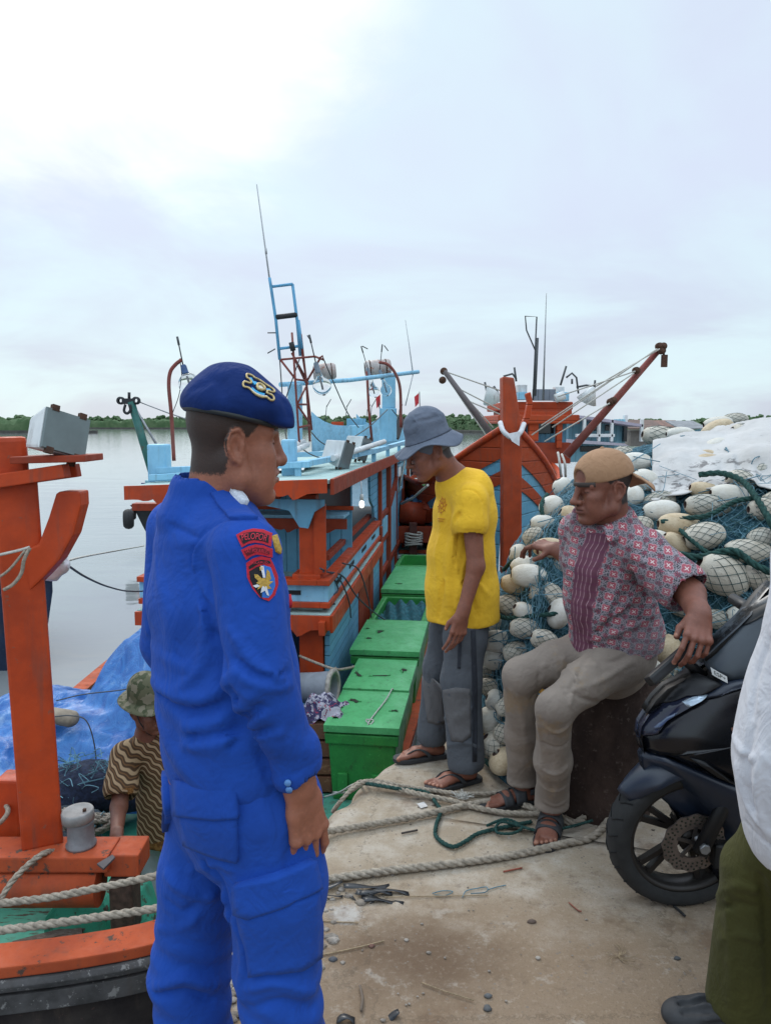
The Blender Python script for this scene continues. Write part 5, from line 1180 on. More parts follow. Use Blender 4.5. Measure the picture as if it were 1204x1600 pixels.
def frame(f, up=(0, 0, 1)):
    f = nrm(f); u = np.array(up, float); l = nrm(np.cross(u, f)); u = np.cross(f, l); return f, l, u
class Head:
    """a head in its own frame: f forward, l left, u up; sizes in metres times k"""
    def __init__(s, S, c, f, up=(0, 0, 1), k=1.0, neck=None, hair_z=.03, hat=False, jaw=1.0, nose=1.0, sx=1.0):
        s.c = np.array(c, float); s.f, s.l, s.u = frame(f, up); s.k = k; s.sx = sx; s.M = np.stack([s.f, s.l, s.u], 1)
        P = s.p; K = k; R3 = s.M
        E_ = lambda c_, r, mode='add', kk=.02: S.ell(P(*c_), np.array(r) * K * np.array((sx, 1, 1)), R3, mode, kk * K)
        C_ = lambda a, b, r1, r2, mode='add', kk=.015: S.cone(P(*a), P(*b), r1 * K, r2 * K, mode, kk * K)
        E_((-.014, 0, .045), (.095, .074, .084)); E_((.035, 0, .040), (.056, .061, .062))
        S.econe(P(.035, 0, .02), P(.045, 0, -.075), (.056 * K, .053 * K), (.040 * K, .036 * K), s.l, 'add', .02 * K)
        for g in (1, -1):
            C_((-.004, .056 * g, -.02), (.006, .054 * g * jaw, -.062), .020, .019); C_((.006, .054 * g * jaw, -.062), (.068, .016 * g, -.098), .019, .019)
            E_((.060, .040 * g, -.016), (.028, .022, .019), 'add', .02)           # cheekbone
            C_((.086, .010 * g, .022), (.070, .048 * g, .022), .0105, .010, 'add', .012)   # brow
            E_((.096, .031 * g, .003), (.0135, .017, .0105), 'sub', .012)           # eye socket
            E_((.074, .031 * g, .002), (.0165, .0155, .0125), 'add', .004)        # lids over the eyeball
            C_((.0885, .019 * g, .0015), (.0845, .043 * g, .001), .0016, .0016, 'sub', .002)   # lid line
            E_((.060, .034 * g, -.052), (.031, .023, .034), 'add', .025)
        C_((.090, 0, .022), (.107 + .007 * nose, 0, -.026), .0095, .0105, 'add', .014); E_((.108 + .008 * nose, 0, -.031), (.014, .0145, .0115), 'add', .008)
        for g in (1, -1): E_((.100, .0145 * g, -.034), (.0115, .0095, .0095), 'add', .007); E_((.108, .009 * g, -.043), (.006, .0045, .004), 'sub', .003)
        E_((.078, 0, -.062), (.024, .032, .026), 'add', .015)
        C_((.097, .019, -.0565), (.103, 0, -.0535), .0055, .0068, 'add', .005); C_((.097, -.019, -.0565), (.103, 0, -.0535), .0055, .0068, 'add', .005)
        C_((.095, .017, -.067), (.101, 0, -.068), .0058, .0078, 'add', .005); C_((.095, -.017, -.067), (.101, 0, -.068), .0058, .0078, 'add', .005)
        C_((.098, .024, -.0615), (.1075, 0, -.0608), .0016, .0018, 'sub', .003); C_((.098, -.024, -.0615), (.1075, 0, -.0608), .0016, .0018, 'sub', .003)
        E_((.080, 0, -.098), (.021, .022, .017), 'add', .015); S.ridge([P(.098, .02, -.083), P(.100, 0, -.082), P(.098, -.02, -.083)], -.0035 * K, .007 * K)
        for g in (1, -1):
            S.ridge([P(.098, .020 * g, -.035), P(.090, .034 * g, -.060)], -.0025 * K, .007 * K)      # nose-to-mouth fold
            # ear: flap, rim, hollow, lobe
            t = nrm(s.f * -.25 + s.l * g * .9); e = P(-.010, .074 * g, -.004); er = lambda x, z, o=0: e + (s.f * x + s.u * z + s.l * g * (o - x * .45)) * K
            S.ell(er(0, 0), np.array((.019, .0075, .031)) * K, np.stack([nrm(s.f - s.l * g * .45), nrm(s.l * g + s.f * .45), s.u], 1), 'add', .008 * K)
            rim = [er(.012, .004, .006), er(.013, .020, .007), er(.004, .031, .008), (er(-.010, .027, .008)), er(-.018, .012, .008), er(-.015, -.006, .007), er(-.004, -.024, .006), er(.006, -.030, .005), er(.010, -.018, .004)]
            S.chain(rim, [.0042 * K] * 9, 'add', .003 * K); S.ell(er(.001, .0, .010), np.array((.0105, .0095, .017)) * K, R3, 'sub', .004 * K)
            S.cone(er(.011, -.006, .005), er(.012, .002, .006), .005 * K, .005 * K, 'add', .004 * K); S.ell(er(-.009, .012, .010), np.array((.003, .004, .011)) * K, R3, 'sub', .003 * K)
        if neck is not None:
            n1 = np.array(neck, float); a = P(-.030, 0, -.045); S.econe(a, n1, (.056 * K, .054 * K), (.066 * K, .064 * K), s.l, 'add', .03 * K)
            for g in (1, -1): S.cone(P(-.020, .050 * g, -.035), n1 + s.f * .035 + s.l * g * .012, .014 * K, .013 * K, 'add', .02 * K)
        s.hair_z = hair_z
    def p(s, x, y, z): return s.c + (s.f * x * s.sx + s.l * y + s.u * z) * s.k
    def loc(s, pts): return ((pts - s.c) @ s.M) / s.k / np.array((s.sx, 1, 1))
    def masks(s, o, hairline=None, nails=()):
        v = verts_np(o); q = s.loc(v); x, y, z = q.T; n = len(v)
        near = (np.abs(x) < .16) & (np.abs(y) < .13) & (np.abs(z) < .18)
        sm = lambda a, b, t: np.clip((t - a) / (b - a), 0, 1)
        front = hairline or (lambda y, z: .052 - .10 * sm(.05, -.03, z) + .018 * sm(.03, .07, np.abs(y)))
        hair = sm(-.008, .012, front(y, z) - x) * sm(-.068, -.045, z + .25 * sm(-.05, -.1, x) * 0) * (1 - sm(.0, .012, .030 - np.sqrt((x + .008) ** 2 + ((z + .002) * .72) ** 2)) * (np.abs(y) > .055))
        brow = np.exp(-((z - .0245 - .004 * sm(.01, .03, np.abs(y))) / .0042) ** 2) * (x > .055) * sm(.008, .012, np.abs(y)) * sm(.052, .046, np.abs(y))
        lid = np.exp(-((z - .0015) / .0022) ** 2) * (x > .07) * sm(.016, .02, np.abs(y)) * sm(.047, .043, np.abs(y))
        lips = np.exp(-((z + .061) / .009) ** 2) * (x > .086) * sm(.026, .020, np.abs(y)); ml = np.exp(-((z + .0608) / .0018) ** 2) * (x > .088) * sm(.026, .02, np.abs(y))
        nos = np.exp(-(((x - .108) / .006) ** 2 + ((np.abs(y) - .009) / .0045) ** 2 + ((z + .043) / .004) ** 2))
        tint(o, 'hair', np.where(near, np.maximum(hair, brow * .85), 0)); tint(o, 'red', np.where(near, lips * .7, 0)); tint(o, 'dark', np.where(near, np.clip(lid + ml * .8 + nos, 0, 1), 0))
        pale = np.zeros(n)
        for c_, r_ in nails: pale = np.maximum(pale, (np.linalg.norm(v - c_, axis=1) < r_) * 1.0)
        tint(o, 'pale', pale)
        return q
def mustache(hd, parent, amt=1.0):
    rs = random.Random(3); m = MB()
    for i in range(150):
        y = rs.uniform(-.024, .024); x = .1005 - abs(y) * .22 - .012 * (abs(y) / .024) ** 2; z = -.0445 - abs(y) * .18 - rs.uniform(0, .006); p = hd.p(x + .003, y, z)
        q = hd.p(x + .004, y * 1.12, z - rs.uniform(.004, .007)); m.tube([Vector(p), Vector(q)], .0007, 3, cap=False)
    return m.build('moustache', plain('hair_black', (.012, .011, .011), .7), parent, fix=False)

def hand(S, w, d, n, side, k=1.0, curls=None, spread=.12, thumb=((.35, .75, -.35), (.8, .35, -.45)), arm_k=.018):
    """palm, four fingers of their own lengths and a thumb. w wrist, d along the palm, n out of the back of the hand, side: thumb side"""
    w = np.array(w, float); d = nrm(d); n = np.array(n, float); n = nrm(n - d * (n @ d)); s = np.array(side, float); s = nrm(s - d * (s @ d) - n * (s @ n)); K = k
    curls = curls or [(25, 35, 20)] * 4; tips = []
    p = lambda a, b, c=0: w + (d * a + s * b + n * c) * K
    S.econe(w - d * .03 * K, p(.03, .002), (.027 * K, .019 * K), (.036 * K, .016 * K), s, 'add', .02 * K); S.econe(p(.03, .002), p(.078, .0), (.036 * K, .016 * K), (.040 * K, .0125 * K), s, 'add', .015 * K)
    base = [(.086, .032), (.091, .0108), (.087, -.0115), (.078, -.032)]; lens = [(.042, .026, .021), (.047, .029, .022), (.043, .027, .022), (.033, .020, .019)]; rad = [.0088, .0090, .0086, .0077]
    for i in range(4):
        o = p(base[i][0], base[i][1], .001); a = 0; sp = (1.5 - i) * spread; r = rad[i] * K
        S.cone(p(base[i][0] - .045, base[i][1] * .8, .001), o, .0095 * K, .0105 * K, 'add', .008 * K)
        S.ell(o + n * .003 * K, np.ones(3) * .0105 * K, None, 'add', .006 * K)
        for j in range(3):
            a += R(curls[i][j]); dd = nrm((d * math.cos(a) - n * math.sin(a)) + s * sp * math.cos(a) * .6); e = o + dd * lens[i][j] * K
            S.cone(o, e, r, r * .93, 'add', .0012 * K); S.ell(e, np.ones(3) * r * 1.03, None, 'add', .001 * K); nn_ = n * math.cos(a) + d * math.sin(a)
            if j == 2: tips.append((e + nn_ * r * .75 + dd * r * .35, r * .75))
            o = e; r *= .93
    t0 = p(.018, .026, -.006); r = .0125 * K
    for j, (v, ln) in enumerate(zip(thumb, (.040, .030))):
        dd = nrm(d * v[0] + s * v[1] + n * v[2]); e = t0 + dd * ln * K; S.cone(t0, e, r, r * .85, 'add', (.012 if j == 0 else .003) * K); t0 = e; r *= .85
    S.ell(t0, np.ones(3) * r, None, 'add', .003 * K); tips.append((t0 + n * r * .4 + s * r * .5, r * .7))
    return tips
def foot(S, ankle, toe_dir, k=1.0, up=(0, 0, 1), side=1):
    """bare foot with five toes; side +1 when the big toe is on the left of the toe direction"""
    a = np.array(ankle, float); f, l, u = frame(toe_dir, up); l = l * side; K = k; g = a - u * .075 * K
    P = lambda x, y, z: g + (f * x + l * y + u * z) * K
    S.cone(a + u * .04 * K, a - u * .02 * K, .036 * K, .036 * K, 'add', .02); S.ell(P(-.045, 0, .03), np.array((.032, .028, .028)) * K, np.stack([f, l, u], 1), 'add', .02)
    S.econe(P(-.03, 0, .035), P(.075, .0, .028), (.030 * K, .030 * K), (.036 * K, .022 * K), l, 'add', .02); S.econe(P(.075, .0, .028), P(.125, .0, .018), (.036 * K, .022 * K), (.042 * K, .013 * K), l, 'add', .02)
    tips = []
    for i, (y, ln, r) in enumerate(((.028, .060, .0125), (.010, .056, .0092), (-.005, .050, .0088), (-.020, .043, .0085), (-.034, .034, .0082))):
        o = P(.125 - .006 * i, y, .016); e = P(.125 - .006 * i + ln * .75, y * 1.05, .0125); S.cone(o, e, r * K, r * K * .95, 'add', .004); tips.append((e + u * r * K * .8 + f * r * .5 * K, r * .75 * K))
    return tips

def cam_hit(bv, px, py):
    h = bv.ray_cast(Vector((0, 0, EYE)), pix_dir(px, py).normalized()); return (h[0], h[1]) if h[0] is not None else (None, None)
def creases(o, lines):
    """raise folds and sink seams on a cloth mesh: lines of photo points, height, half-width"""
    bv = bvh_of(o); v = verts_np(o); nr = np.empty(len(v) * 3); o.data.vertices.foreach_get('normal', nr); nr = nr.reshape(-1, 3); dsp = np.zeros(len(v))
    for pts, amp, wd in lines:
        Q = []
        for px, py in pts:
            p, n = cam_hit(bv, px, py)
            if p is not None: Q.append(p)
        if len(Q) < 2: continue
        Q = spline(Q, 4); L_ = len(Q)
        for i in range(L_ - 1):
            a = np.array(Q[i]); b = np.array(Q[i + 1]); fade = min(1, .35 + 3 * min(i + 1, L_ - 1 - i) / L_)
            box = (np.abs(v - (a + b) / 2) < wd * 2.4 + np.linalg.norm(b - a)).all(1); ids = np.where(box)[0]
            t, q = _seg(v[ids], a, b); c = amp * fade * np.exp(-(q * q).sum(-1) / wd ** 2)
            dsp[ids] = np.where(np.abs(c) > np.abs(dsp[ids]), c, dsp[ids]) if amp * 1 else dsp[ids]
    v = v + nr * dsp[:, None]; o.data.vertices.foreach_set('co', v.ravel()); o.data.update()
def surf_pts(o, pts, lift=0.0):
    bv = bvh_of(o); out = []
    for px, py in pts:
        p, n = cam_hit(bv, px, py)
        if p is not None: out.append(p + n * lift)
    return out
def cloth(name, c, c2=None, weave=420, rough=.85, soft=.35, big=5):
    M = Mat(name, rough, .25); n = M.noise(big, 4, .6); c2 = c2 or tuple(x * .8 for x in c)
    M.color(M.mix(n.ramp(.3, .7), c, c2)); f = M.noise(34, 4, .6, None, .6); cr_ = ((M.noise(8, 3, .55, M.co(scale=(1, 1, .8)), 1.6) - .5).abs().ramp(0, .20) + (M.noise(17, 2, .5, None, 1.0) - .5).abs().ramp(0, .18) * .35); M.bump(cr_, .17, .012); wv = M.noise(weave, 2, .5)
    M.bump(n, soft, .03); M.bump(f, .22, .006); M.bump(wv, .18, .0015); M.b.inputs['Sheen Weight'].default_value = .03; M.b.inputs['Sheen Roughness'].default_value = .5; return M

# ================================================================ policeman
PO = empty('person', (-.33, 1.5, 0), 'man in bright blue police uniform and navy beret, seen from behind, looking right', 'person')
fb = nrm((.79, .62, 0)); rb = nrm((.62, -.79, 0)); UP = V3(0, 0, 1)
sk1 = skin_mat('skin_policeman', (.33, .125, .074), (.20, .062, .05), (.016, .012, .010))
S = SDF(.02)
hc = V3(-.302, 1.53, 1.563); hf = nrm((.927, .345, -.03))
neck1 = V3(-.352, 1.535, 1.40)
H1 = Head(S, hc, hf, (0.02, 0, 1), 1.05, neck1 + V3(0.01, 0, -.02), jaw=1.04, sx=.80)
S.cone(neck1, V3(-.345, 1.53, 1.1), .08, .12); S.cone(V3(-.345, 1.53, 1.1), V3(-.33, 1.53, .9), .12, .12)
shR = V3(-.252, 1.378, 1.368); elR = V3(*at(404, 1050, 1.335)); wrR = V3(*at(468, 1228, 1.385))
shL = V3(-.455, 1.665, 1.372); elL = V3(-.50, 1.72, 1.10); wrL = V3(-.42, 1.80, .90)
S.chain([neck1 + V3(0, 0, -.06), shR, elR, wrR], [.06, .05, .042, .028]); S.chain([neck1 + V3(0, 0, -.06), shL, elL, wrL], [.06, .05, .042, .028])
hipR, knR, anR = V3(-.225, 1.45, .86), V3(*at(434, 1505, 1.45)), V3(-.20, 1.44, .10); hipL, knL, anL = V3(-.365, 1.60, .86), V3(*at(297, 1515, 1.62)), V3(-.43, 1.60, .10)
S.chain([V3(-.30, 1.52, .92), hipR, knR, anR], [.10, .07, .05, .04]); S.chain([V3(-.30, 1.52, .92), hipL, knL, anL], [.10, .07, .05, .04])
S.cone(anR, anR + fb * .14 - UP * .05, .04, .03); S.cone(anL, anL + fb * .14 - UP * .05, .04, .03)
hd_dir = nrm(V3(*at(484, 1310, 1.40)) - wrR)
nailsR = hand(S, wrR + hd_dir * .012, hd_dir, nrm((.74, -.62, .05)), nrm((.62, .74, 0)), 1.10, [(8, 24, 18), (14, 32, 22), (20, 38, 26), (26, 42, 28)], .08, ((.70, .40, -.3), (.95, .05, -.2)))
nailsL = hand(S, wrL, nrm(wrL - elL), nrm((-.9, .4, 0)), nrm((.6, .8, 0)), 1.0)
pol_body = S.mesh('body', .0029, sk1, PO, 1)
q = H1.masks(pol_body, lambda y, z: .046 - .072 * np.clip((.035 - z) / .07, 0, 1) - .018 * np.clip((z - .05) / .05, 0, 1), nailsR)
# shirt
U_blue = cloth('police_blue', (.009, .064, .36), (.008, .053, .30)); M_ub = U_blue.m
S = SDF(.03); ax = rb
S.loft([V3(-.35, 1.535, 1.415), V3(-.347, 1.53, 1.37), V3(-.342, 1.528, 1.25), V3(-.325, 1.52, 1.10), V3(-.312, 1.515, .98), V3(-.308, 1.51, .925)], [(.085, .075), (.155, .095), (.175, .118), (.168, .128), (.172, .132), (.165, .125)], ax, 'add', .04)
for sh, el, wr, hh in ((shR, elR, wrR, hd_dir), (shL, elL, wrL, nrm(wrL - elL))):
    S.chain([V3(-.35, 1.535, 1.395), sh + V3(0, 0, .004)], [.062, .060], 'add', .025); S.chain([sh, el, wr - hh * .045], [.064, .057, .043], 'add', .012)
    S.cone(wr - hh * .085, wr - hh * .042, .047, .049, 'add', .006); S.cone(wr - hh * .02, wr + hh * .09, .041, .046, 'sub', .004)
# collar: stand and fall round the neck
cc = V3(-.357, 1.533, 1.434); cu = nrm((.12, .06, 1)); S.econe(cc - cu * .022, cc + cu * .024, (.096, .094), (.079, .079), rb, 'add', .003)
S.econe(cc + cu * .008, cc + cu * .08, (.062, .063), (.066, .066), rb, 'sub', .004)
S.wrinkle(.0028, (9, 9, 5)); S.fold(lambda P: .004 * np.sin(P[..., 2] * 62 + P[..., 0] * 22 + 2.5 * vnoise(P[..., 0] * 6, P[..., 1] * 6, P[..., 2] * 6) * 2) * np.clip((1.10 - P[..., 2]) / .1, 0, 1), [-.7, 1.1, .85], [.2, 1.9, 1.12])
sh_o = S.mesh('shirt', .0055, M_ub, PO, 2)
creases(sh_o, [([(226, 814), (262, 820), (290, 832), (311, 842)], -.004, .005), ([(372, 812), (345, 815), (326, 826), (311, 842), (300, 865), (299, 890), (305, 912)], -.0045, .005), ([(311, 848), (304, 868), (303, 890)], .004, .006), ([(305, 912), (322, 950), (333, 990), (352, 1040)], -.008, .009), ([(352, 1040), (378, 1105), (408, 1180), (428, 1235)], -.008, .010),
 ([(240, 1065), (290, 1090), (330, 1085), (370, 1052)], .010, .014), ([(236, 1108), (290, 1135), (345, 1125), (395, 1085)], .011, .014), ([(238, 1150), (290, 1165), (350, 1160), (410, 1120)], .010, .012), ([(250, 1085), (300, 1112), (360, 1095)], -.009, .010), ([(245, 1132), (300, 1152), (370, 1140), (405, 1105)], -.010, .010), ([(330, 1010), (300, 1060), (262, 1090)], .006, .012), ([(232, 985), (262, 1030), (300, 1050)], .005, .014), ([(360, 1165), (395, 1145), (420, 1140)], -.009, .008),
 ([(395, 900), (420, 990), (438, 1070)], .004, .014), ([(360, 985), (395, 1035), (440, 1060)], .006, .010), ([(372, 1055), (410, 1075), (455, 1070)], .006, .010), ([(366, 1030), (405, 1055), (450, 1050)], -.006, .008), ([(400, 1150), (440, 1145), (480, 1110)], .005, .010), ([(425, 1215), (460, 1208), (498, 1185)], -.003, .004), ([(245, 880), (262, 960), (260, 1020)], .004, .018), ([(290, 890), (300, 960), (280, 1030)], -.004, .02), ([(318, 930), (322, 980), (312, 1040)], .006, .012)])
bs = bvh_of(sh_o)
# trousers
S = SDF(.03)
S.loft([V3(-.308, 1.51, .95), V3(-.30, 1.515, .86), V3(-.295, 1.52, .78)], [(.152, .115), (.165, .130), (.16, .125)], rb, 'add', .04)
S.loft([hipR + V3(.0, .0, -.02), (hipR + knR) / 2 + V3(.005, 0, 0), knR, anR + V3(.01, 0, .02)], [(.094, .100), (.088, .098), (.078, .084), (.078, .082)], rb, 'add', .03)
S.loft([hipL + V3(0, 0, -.02), (hipL + knL) / 2, knL, anL + V3(0, 0, .02)], [(.092, .100), (.088, .096), (.080, .086), (.080, .082)], rb, 'add', .03)
S.wrinkle(.003, (8, 8, 5)); S.fold(lambda P: .0028 * np.sin(P[..., 2] * 85 + P[..., 0] * 30 + 5 * vnoise(P[..., 0] * 7, P[..., 1] * 7, P[..., 2] * 5)) * np.clip((.56 - P[..., 2]) / .1, 0, 1), [-.8, 1.2, .05], [.2, 1.9, .58])
tr = S.mesh('trousers', .0055, M_ub, PO, 2)
creases(tr, [([(365, 1440), (330, 1400), (290, 1390), (262, 1370)], .010, .014), ([(365, 1450), (345, 1380), (322, 1350)], -.010, .010), ([(250, 1450), (300, 1440), (350, 1405)], .008, .012), ([(262, 1410), (300, 1420), (345, 1385)], -.008, .010), ([(300, 1360), (330, 1350), (360, 1358)], .006, .010), ([(365, 1440), (380, 1480), (376, 1560)], .008, .012), ([(246, 1540), (290, 1528), (335, 1540)], .012, .012), ([(245, 1556), (290, 1550), (330, 1562)], -.009, .009), ([(386, 1545), (430, 1535), (488, 1548)], .009, .012), ([(392, 1575), (440, 1565), (488, 1575)], -.008, .010), ([(400, 1230), (420, 1300), (432, 1380)], .005, .014), ([(460, 1260), (452, 1330), (458, 1400)], -.005, .012), ([(268, 1205), (300, 1222), (350, 1215), (400, 1215)], -.005, .006)])
bt = bvh_of(tr)
def flap(name, pts, bv, parent, mat, thick=.006, lift=.002, step=None):
    """a sewn-on cloth piece outlined by photo points, laid on the garment beneath"""
    pts2 = spline_poly(pts); P = [cam_hit(bv, *q) for q in pts2]; P = [(p, n) for p, n in P if p is not None]
    if len(P) < 3: return None
    c = sum((p for p, n in P), Vector()) / len(P); vs = []; fs = []; k = len(P); rings = 6
    for r in range(rings):
        f = r / rings
        for px, py in pts2:
            cx = sum(a for a, b in pts2) / len(pts2); cy = sum(b for a, b in pts2) / len(pts2)
            p, n = cam_hit(bv, px + (cx - px) * f, py + (cy - py) * f); 
            if p is None: p, n = c, P[0][1]
            vs.append(p + n * (lift + thick * (1 if r else .9)))
    k = len(pts2); p, n = cam_hit(bv, cx, cy); vs.append((p if p is not None else c) + (n if n is not None else P[0][1]) * (lift + thick)); ce = len(vs) - 1
    for r in range(rings - 1):
        for j in range(k): fs.append((r * k + j, r * k + (j + 1) % k, (r + 1) * k + (j + 1) % k, (r + 1) * k + j))
    for j in range(k): fs.append(((rings - 1) * k + j, (rings - 1) * k + (j + 1) % k, ce))
    b = len(vs)
    for px, py in pts2:
        p, n = cam_hit(bv, px, py); vs.append((p - n * .004) if p is not None else c)
    for j in range(k): fs.append((b + j, b + (j + 1) % k, (j + 1) % k, j))
    return MB().add(vs, fs, True).build(name, mat, parent)
def spline_poly(pts, step=9):
    return dense(pts, step)
M_ub2 = cloth('police_blue_pocket', (.009, .063, .35), (.008, .053, .30)).m
flap('back_pocket', [(281, 1268), (371, 1274), (373, 1345), (342, 1338), (292, 1318)], bt, PO, M_ub2, .008)
flap('pocket_flap', [(279, 1221), (300, 1226), (340, 1227), (371, 1222), (375, 1276), (340, 1278), (281, 1272)], bt, PO, M_ub2, .014)
flap('thigh_pocket', [(374, 1418), (392, 1424), (440, 1410), (492, 1388), (497, 1440), (495, 1495), (470, 1512), (392, 1522), (383, 1470)], bt, PO, M_ub2, .012)
flap('thigh_pocket_flap', [(370, 1378), (430, 1362), (484, 1340), (494, 1386), (440, 1412), (392, 1428), (374, 1422)], bt, PO, M_ub2, .018)
flap('side_tab', [(245, 1178), (262, 1177), (266, 1190), (255, 1200), (247, 1196)], bt, PO, M_ub2, .008)
flap('side_pocket', [(244, 1196), (262, 1204), (268, 1275), (262, 1300), (250, 1290)], bt, PO, M_ub2, .010)
p_, n_ = cam_hit(bt, 254, 1186)
if p_ is not None:
    m = MB(); m.lathe([(0, .009), (.008, .009), (.010, .007), (.010, .003)], p_ + n_ * .006, n_, 16); m.build('button', plain('blue_button', (.01, .06, .5), .3), PO)
for px, py in ((450, 1222), (452, 1232)):
    p_, n_ = cam_hit(bs, px, py)
    if p_ is not None: m = MB(); m.lathe([(0, .004), (.0055, .004), (.0065, .002), (.0065, 0)], p_ + n_ * .002, n_, 14); m.build('cuff_button', plain('button_pale', (.10, .25, .55), .35), PO)
# epaulette with its pale bars
flap('epaulette', [(329, 770), (352, 766), (380, 790), (402, 812), (360, 812), (340, 790)], bs, PO, M_ub2, .005, .002)
p_, n_ = cam_hit(bs, 372, 790)
if p_ is not None: flap('rank_bars', [(355, 768), (366, 769), (381, 787), (384, 794), (375, 793), (364, 782)], bs, PO, plain('rank_white', (.62, .66, .74), .7, 0, .4, 90, .5), .011, .006)
# sleeve badges
c0, n0 = cam_hit(bs, 404, 872); sn = Skin(bs, c0, Vector((1, .25, -.02)), Vector((.05, -1, .02)))
M_br = plain('badge_red', (.50, .012, .030), .85, 0, .2, 300, .3); M_bk = plain('badge_black', (.012, .010, .014), .9, 0, .2, 300, .3); M_bb = plain('badge_blue', (.03, .16, .55), .85); M_gold = plain('badge_gold', (.56, .34, .05), .6, 0, .35, 200, .4); M_bw = plain('badge_white', (.70, .70, .72), .8)
px2m = 1.36 / 1200; ROT = R(-17)
def bp(px, py):          # badge pixel -> metres in the sleeve frame
    return ((px - 404) * px2m * 1.0, (872 - py) * px2m)
def badge(name, pts, mat, lift, thick=.002): return sticker(sn, dense([bp(*q) for q in pts], .006), name, mat, PO, lift, thick)
badge('badge_tab', [(369, 837), (380, 831), (394, 828), (409, 830), (422, 837), (422, 856), (410, 850), (398, 848), (388, 850), (379, 855)], M_br, .002)
badge('badge_tab_field', [(374, 838), (383, 834), (395, 832), (408, 834), (418, 839), (418, 850), (409, 846), (397, 844), (387, 846), (381, 850)], M_bk, .0043, .0006)
badge('badge_tab', [(378, 859), (388, 854), (399, 851), (411, 853), (424, 860), (424, 873), (412, 868), (401, 866), (392, 869), (386, 874)], M_br, .002)
badge('badge_tab_field', [(383, 861), (391, 857), (400, 855), (411, 857), (420, 862), (420, 867), (411, 863), (400, 862), (391, 864), (387, 868)], plain('badge_maroon', (.11, .006, .014), .9), .0043, .0006)
badge('shield_badge', [(386, 879), (396, 872), (408, 869), (421, 873), (426, 885), (432, 903), (433, 916), (429, 930), (421, 937), (408, 930), (396, 916), (388, 900)], M_br, .002)
badge('shield_field', [(391, 891), (401, 885), (411, 882), (411, 932), (399, 915), (393, 903)], M_bk, .0043, .0006)
badge('shield_field', [(411, 882), (422, 887), (428, 905), (429, 916), (425, 927), (420, 932), (411, 930)], M_bb, .0043, .0006)
badge('shield_scroll', [(390, 884), (398, 877), (408, 874), (420, 877), (422, 881), (409, 878), (399, 881), (391, 888)], M_bk, .0043, .0006)
for nm_, mt_, pl in (('emblem_wing', M_gold, [(399, 895), (404, 896), (412, 904), (413, 909), (405, 905), (400, 900)]), ('emblem_wing', M_gold, [(417, 889), (421, 894), (423, 904), (418, 911), (415, 908), (416, 898)]), ('emblem_body', M_gold, [(409, 902), (414, 901), (417, 906), (426, 909), (420, 913), (424, 919), (416, 918), (411, 914), (404, 918), (407, 911), (402, 908)]), ('emblem_star', M_bw, [(408, 883), (412, 884), (415, 901), (412, 901), (409, 890)]), ('emblem_star', M_gold, [(406, 885), (411, 884), (411, 890), (407, 890)]), ('emblem_star', M_bw, [(412, 913), (417, 914), (421, 929), (418, 927), (414, 918), (409, 923), (410, 916)]), ('emblem_star', M_bw, [(397, 912), (404, 910), (408, 913), (402, 915)])):
    badge(nm_, pl, mt_, .0055, .0012)
def arc_text(txt, px, py, rad_px, size_px, span, tilt, mat, nm, bold=.0004):
    """lettering bent along a badge tab"""
    vs, fs = text_mesh(txt, size_px * px2m, 0); w_ = max(v.x for v in vs) - min(v.x for v in vs); cx, cy = bp(px, py); r_ = rad_px * px2m; t_ = R(tilt); sc = span * px2m / w_
    out = []
    for v in vs:
        a = v.x * sc / r_; x = math.sin(a) * (r_ + v.y); y = math.cos(a) * (r_ + v.y) - r_; out.append(tuple(sn(cx + x * math.cos(t_) + y * math.sin(t_), cy - x * math.sin(t_) + y * math.cos(t_), .0065)))
    me = bpy.data.meshes.new(nm); me.from_pydata(out, [], fs); return link(nm, me, mat, PO)
M_let = plain('letter_red', (.62, .03, .055), .8)
arc_text('PELOPOR', 397, 839, 60, 13, 38, 3, M_let, 'tab_lettering'); arc_text('SAT POLAIRUD', 402, 860, 60, 8.0, 34, 5, M_let, 'tab_lettering'); arc_text('POLAIRUD', 406, 878, 50, 4.6, 24, 0, M_let, 'shield_lettering')
# badges on the chest edge, seen almost edge-on
for nm_, pl, mt_ in (('chest_patch', [(424, 838), (430, 836), (437, 858), (436, 866), (430, 862)], M_gold), ('chest_patch', [(437, 872), (442, 870), (451, 890), (450, 894), (444, 890)], M_br), ('chest_patch', [(451, 918), (455, 918), (457, 945), (452, 950)], M_br)): flap(nm_, pl, bs, PO, mt_, .003, .002)
# beret
M_ber = cloth('beret_wool', (.004, .020, .105), (.005, .024, .13), 300, .95, .2, 8); M_ber = M_ber.m
S = SDF(.03); P = H1.p; k = H1.k
bu = nrm(H1.u + H1.f * .06); bM = H1.M
S.ell(P(-.006, .004, .072), np.array((.108 * H1.sx, .094, .047)) * k, bM); S.ell(P(.055, -.020, .070), np.array((.060 * H1.sx, .072, .036)) * k, bM); S.ell(P(.104, -.050, .040), np.array((.020, .038, .036)) * k, bM, 'add', .03); S.ell(P(-.052, .02, .074), np.array((.052 * H1.sx, .07, .040)) * k, bM)
S.econe(P(-.006, 0, .048), P(-.006, 0, .068), (.081 * k, .099 * k * H1.sx), (.086 * k, .103 * k * H1.sx), H1.l, 'add', .02)
S.half(P(0, 0, .046), -(H1.u + H1.f * .16 + H1.l * .02), 'int', .006)
S.wrinkle(.0022, (14, 14, 14)); be = S.mesh('beret', .004, M_ber, PO, 2)
creases(be, [([(330, 592), (345, 600), (352, 622)], -.004, .012), ([(300, 610), (318, 602), (330, 594)], -.003, .010), ([(440, 612), (446, 630), (452, 650)], -.005, .010)])
m = MB(); zz = lambda x, y: .0475 - .16 * x - .02 * y
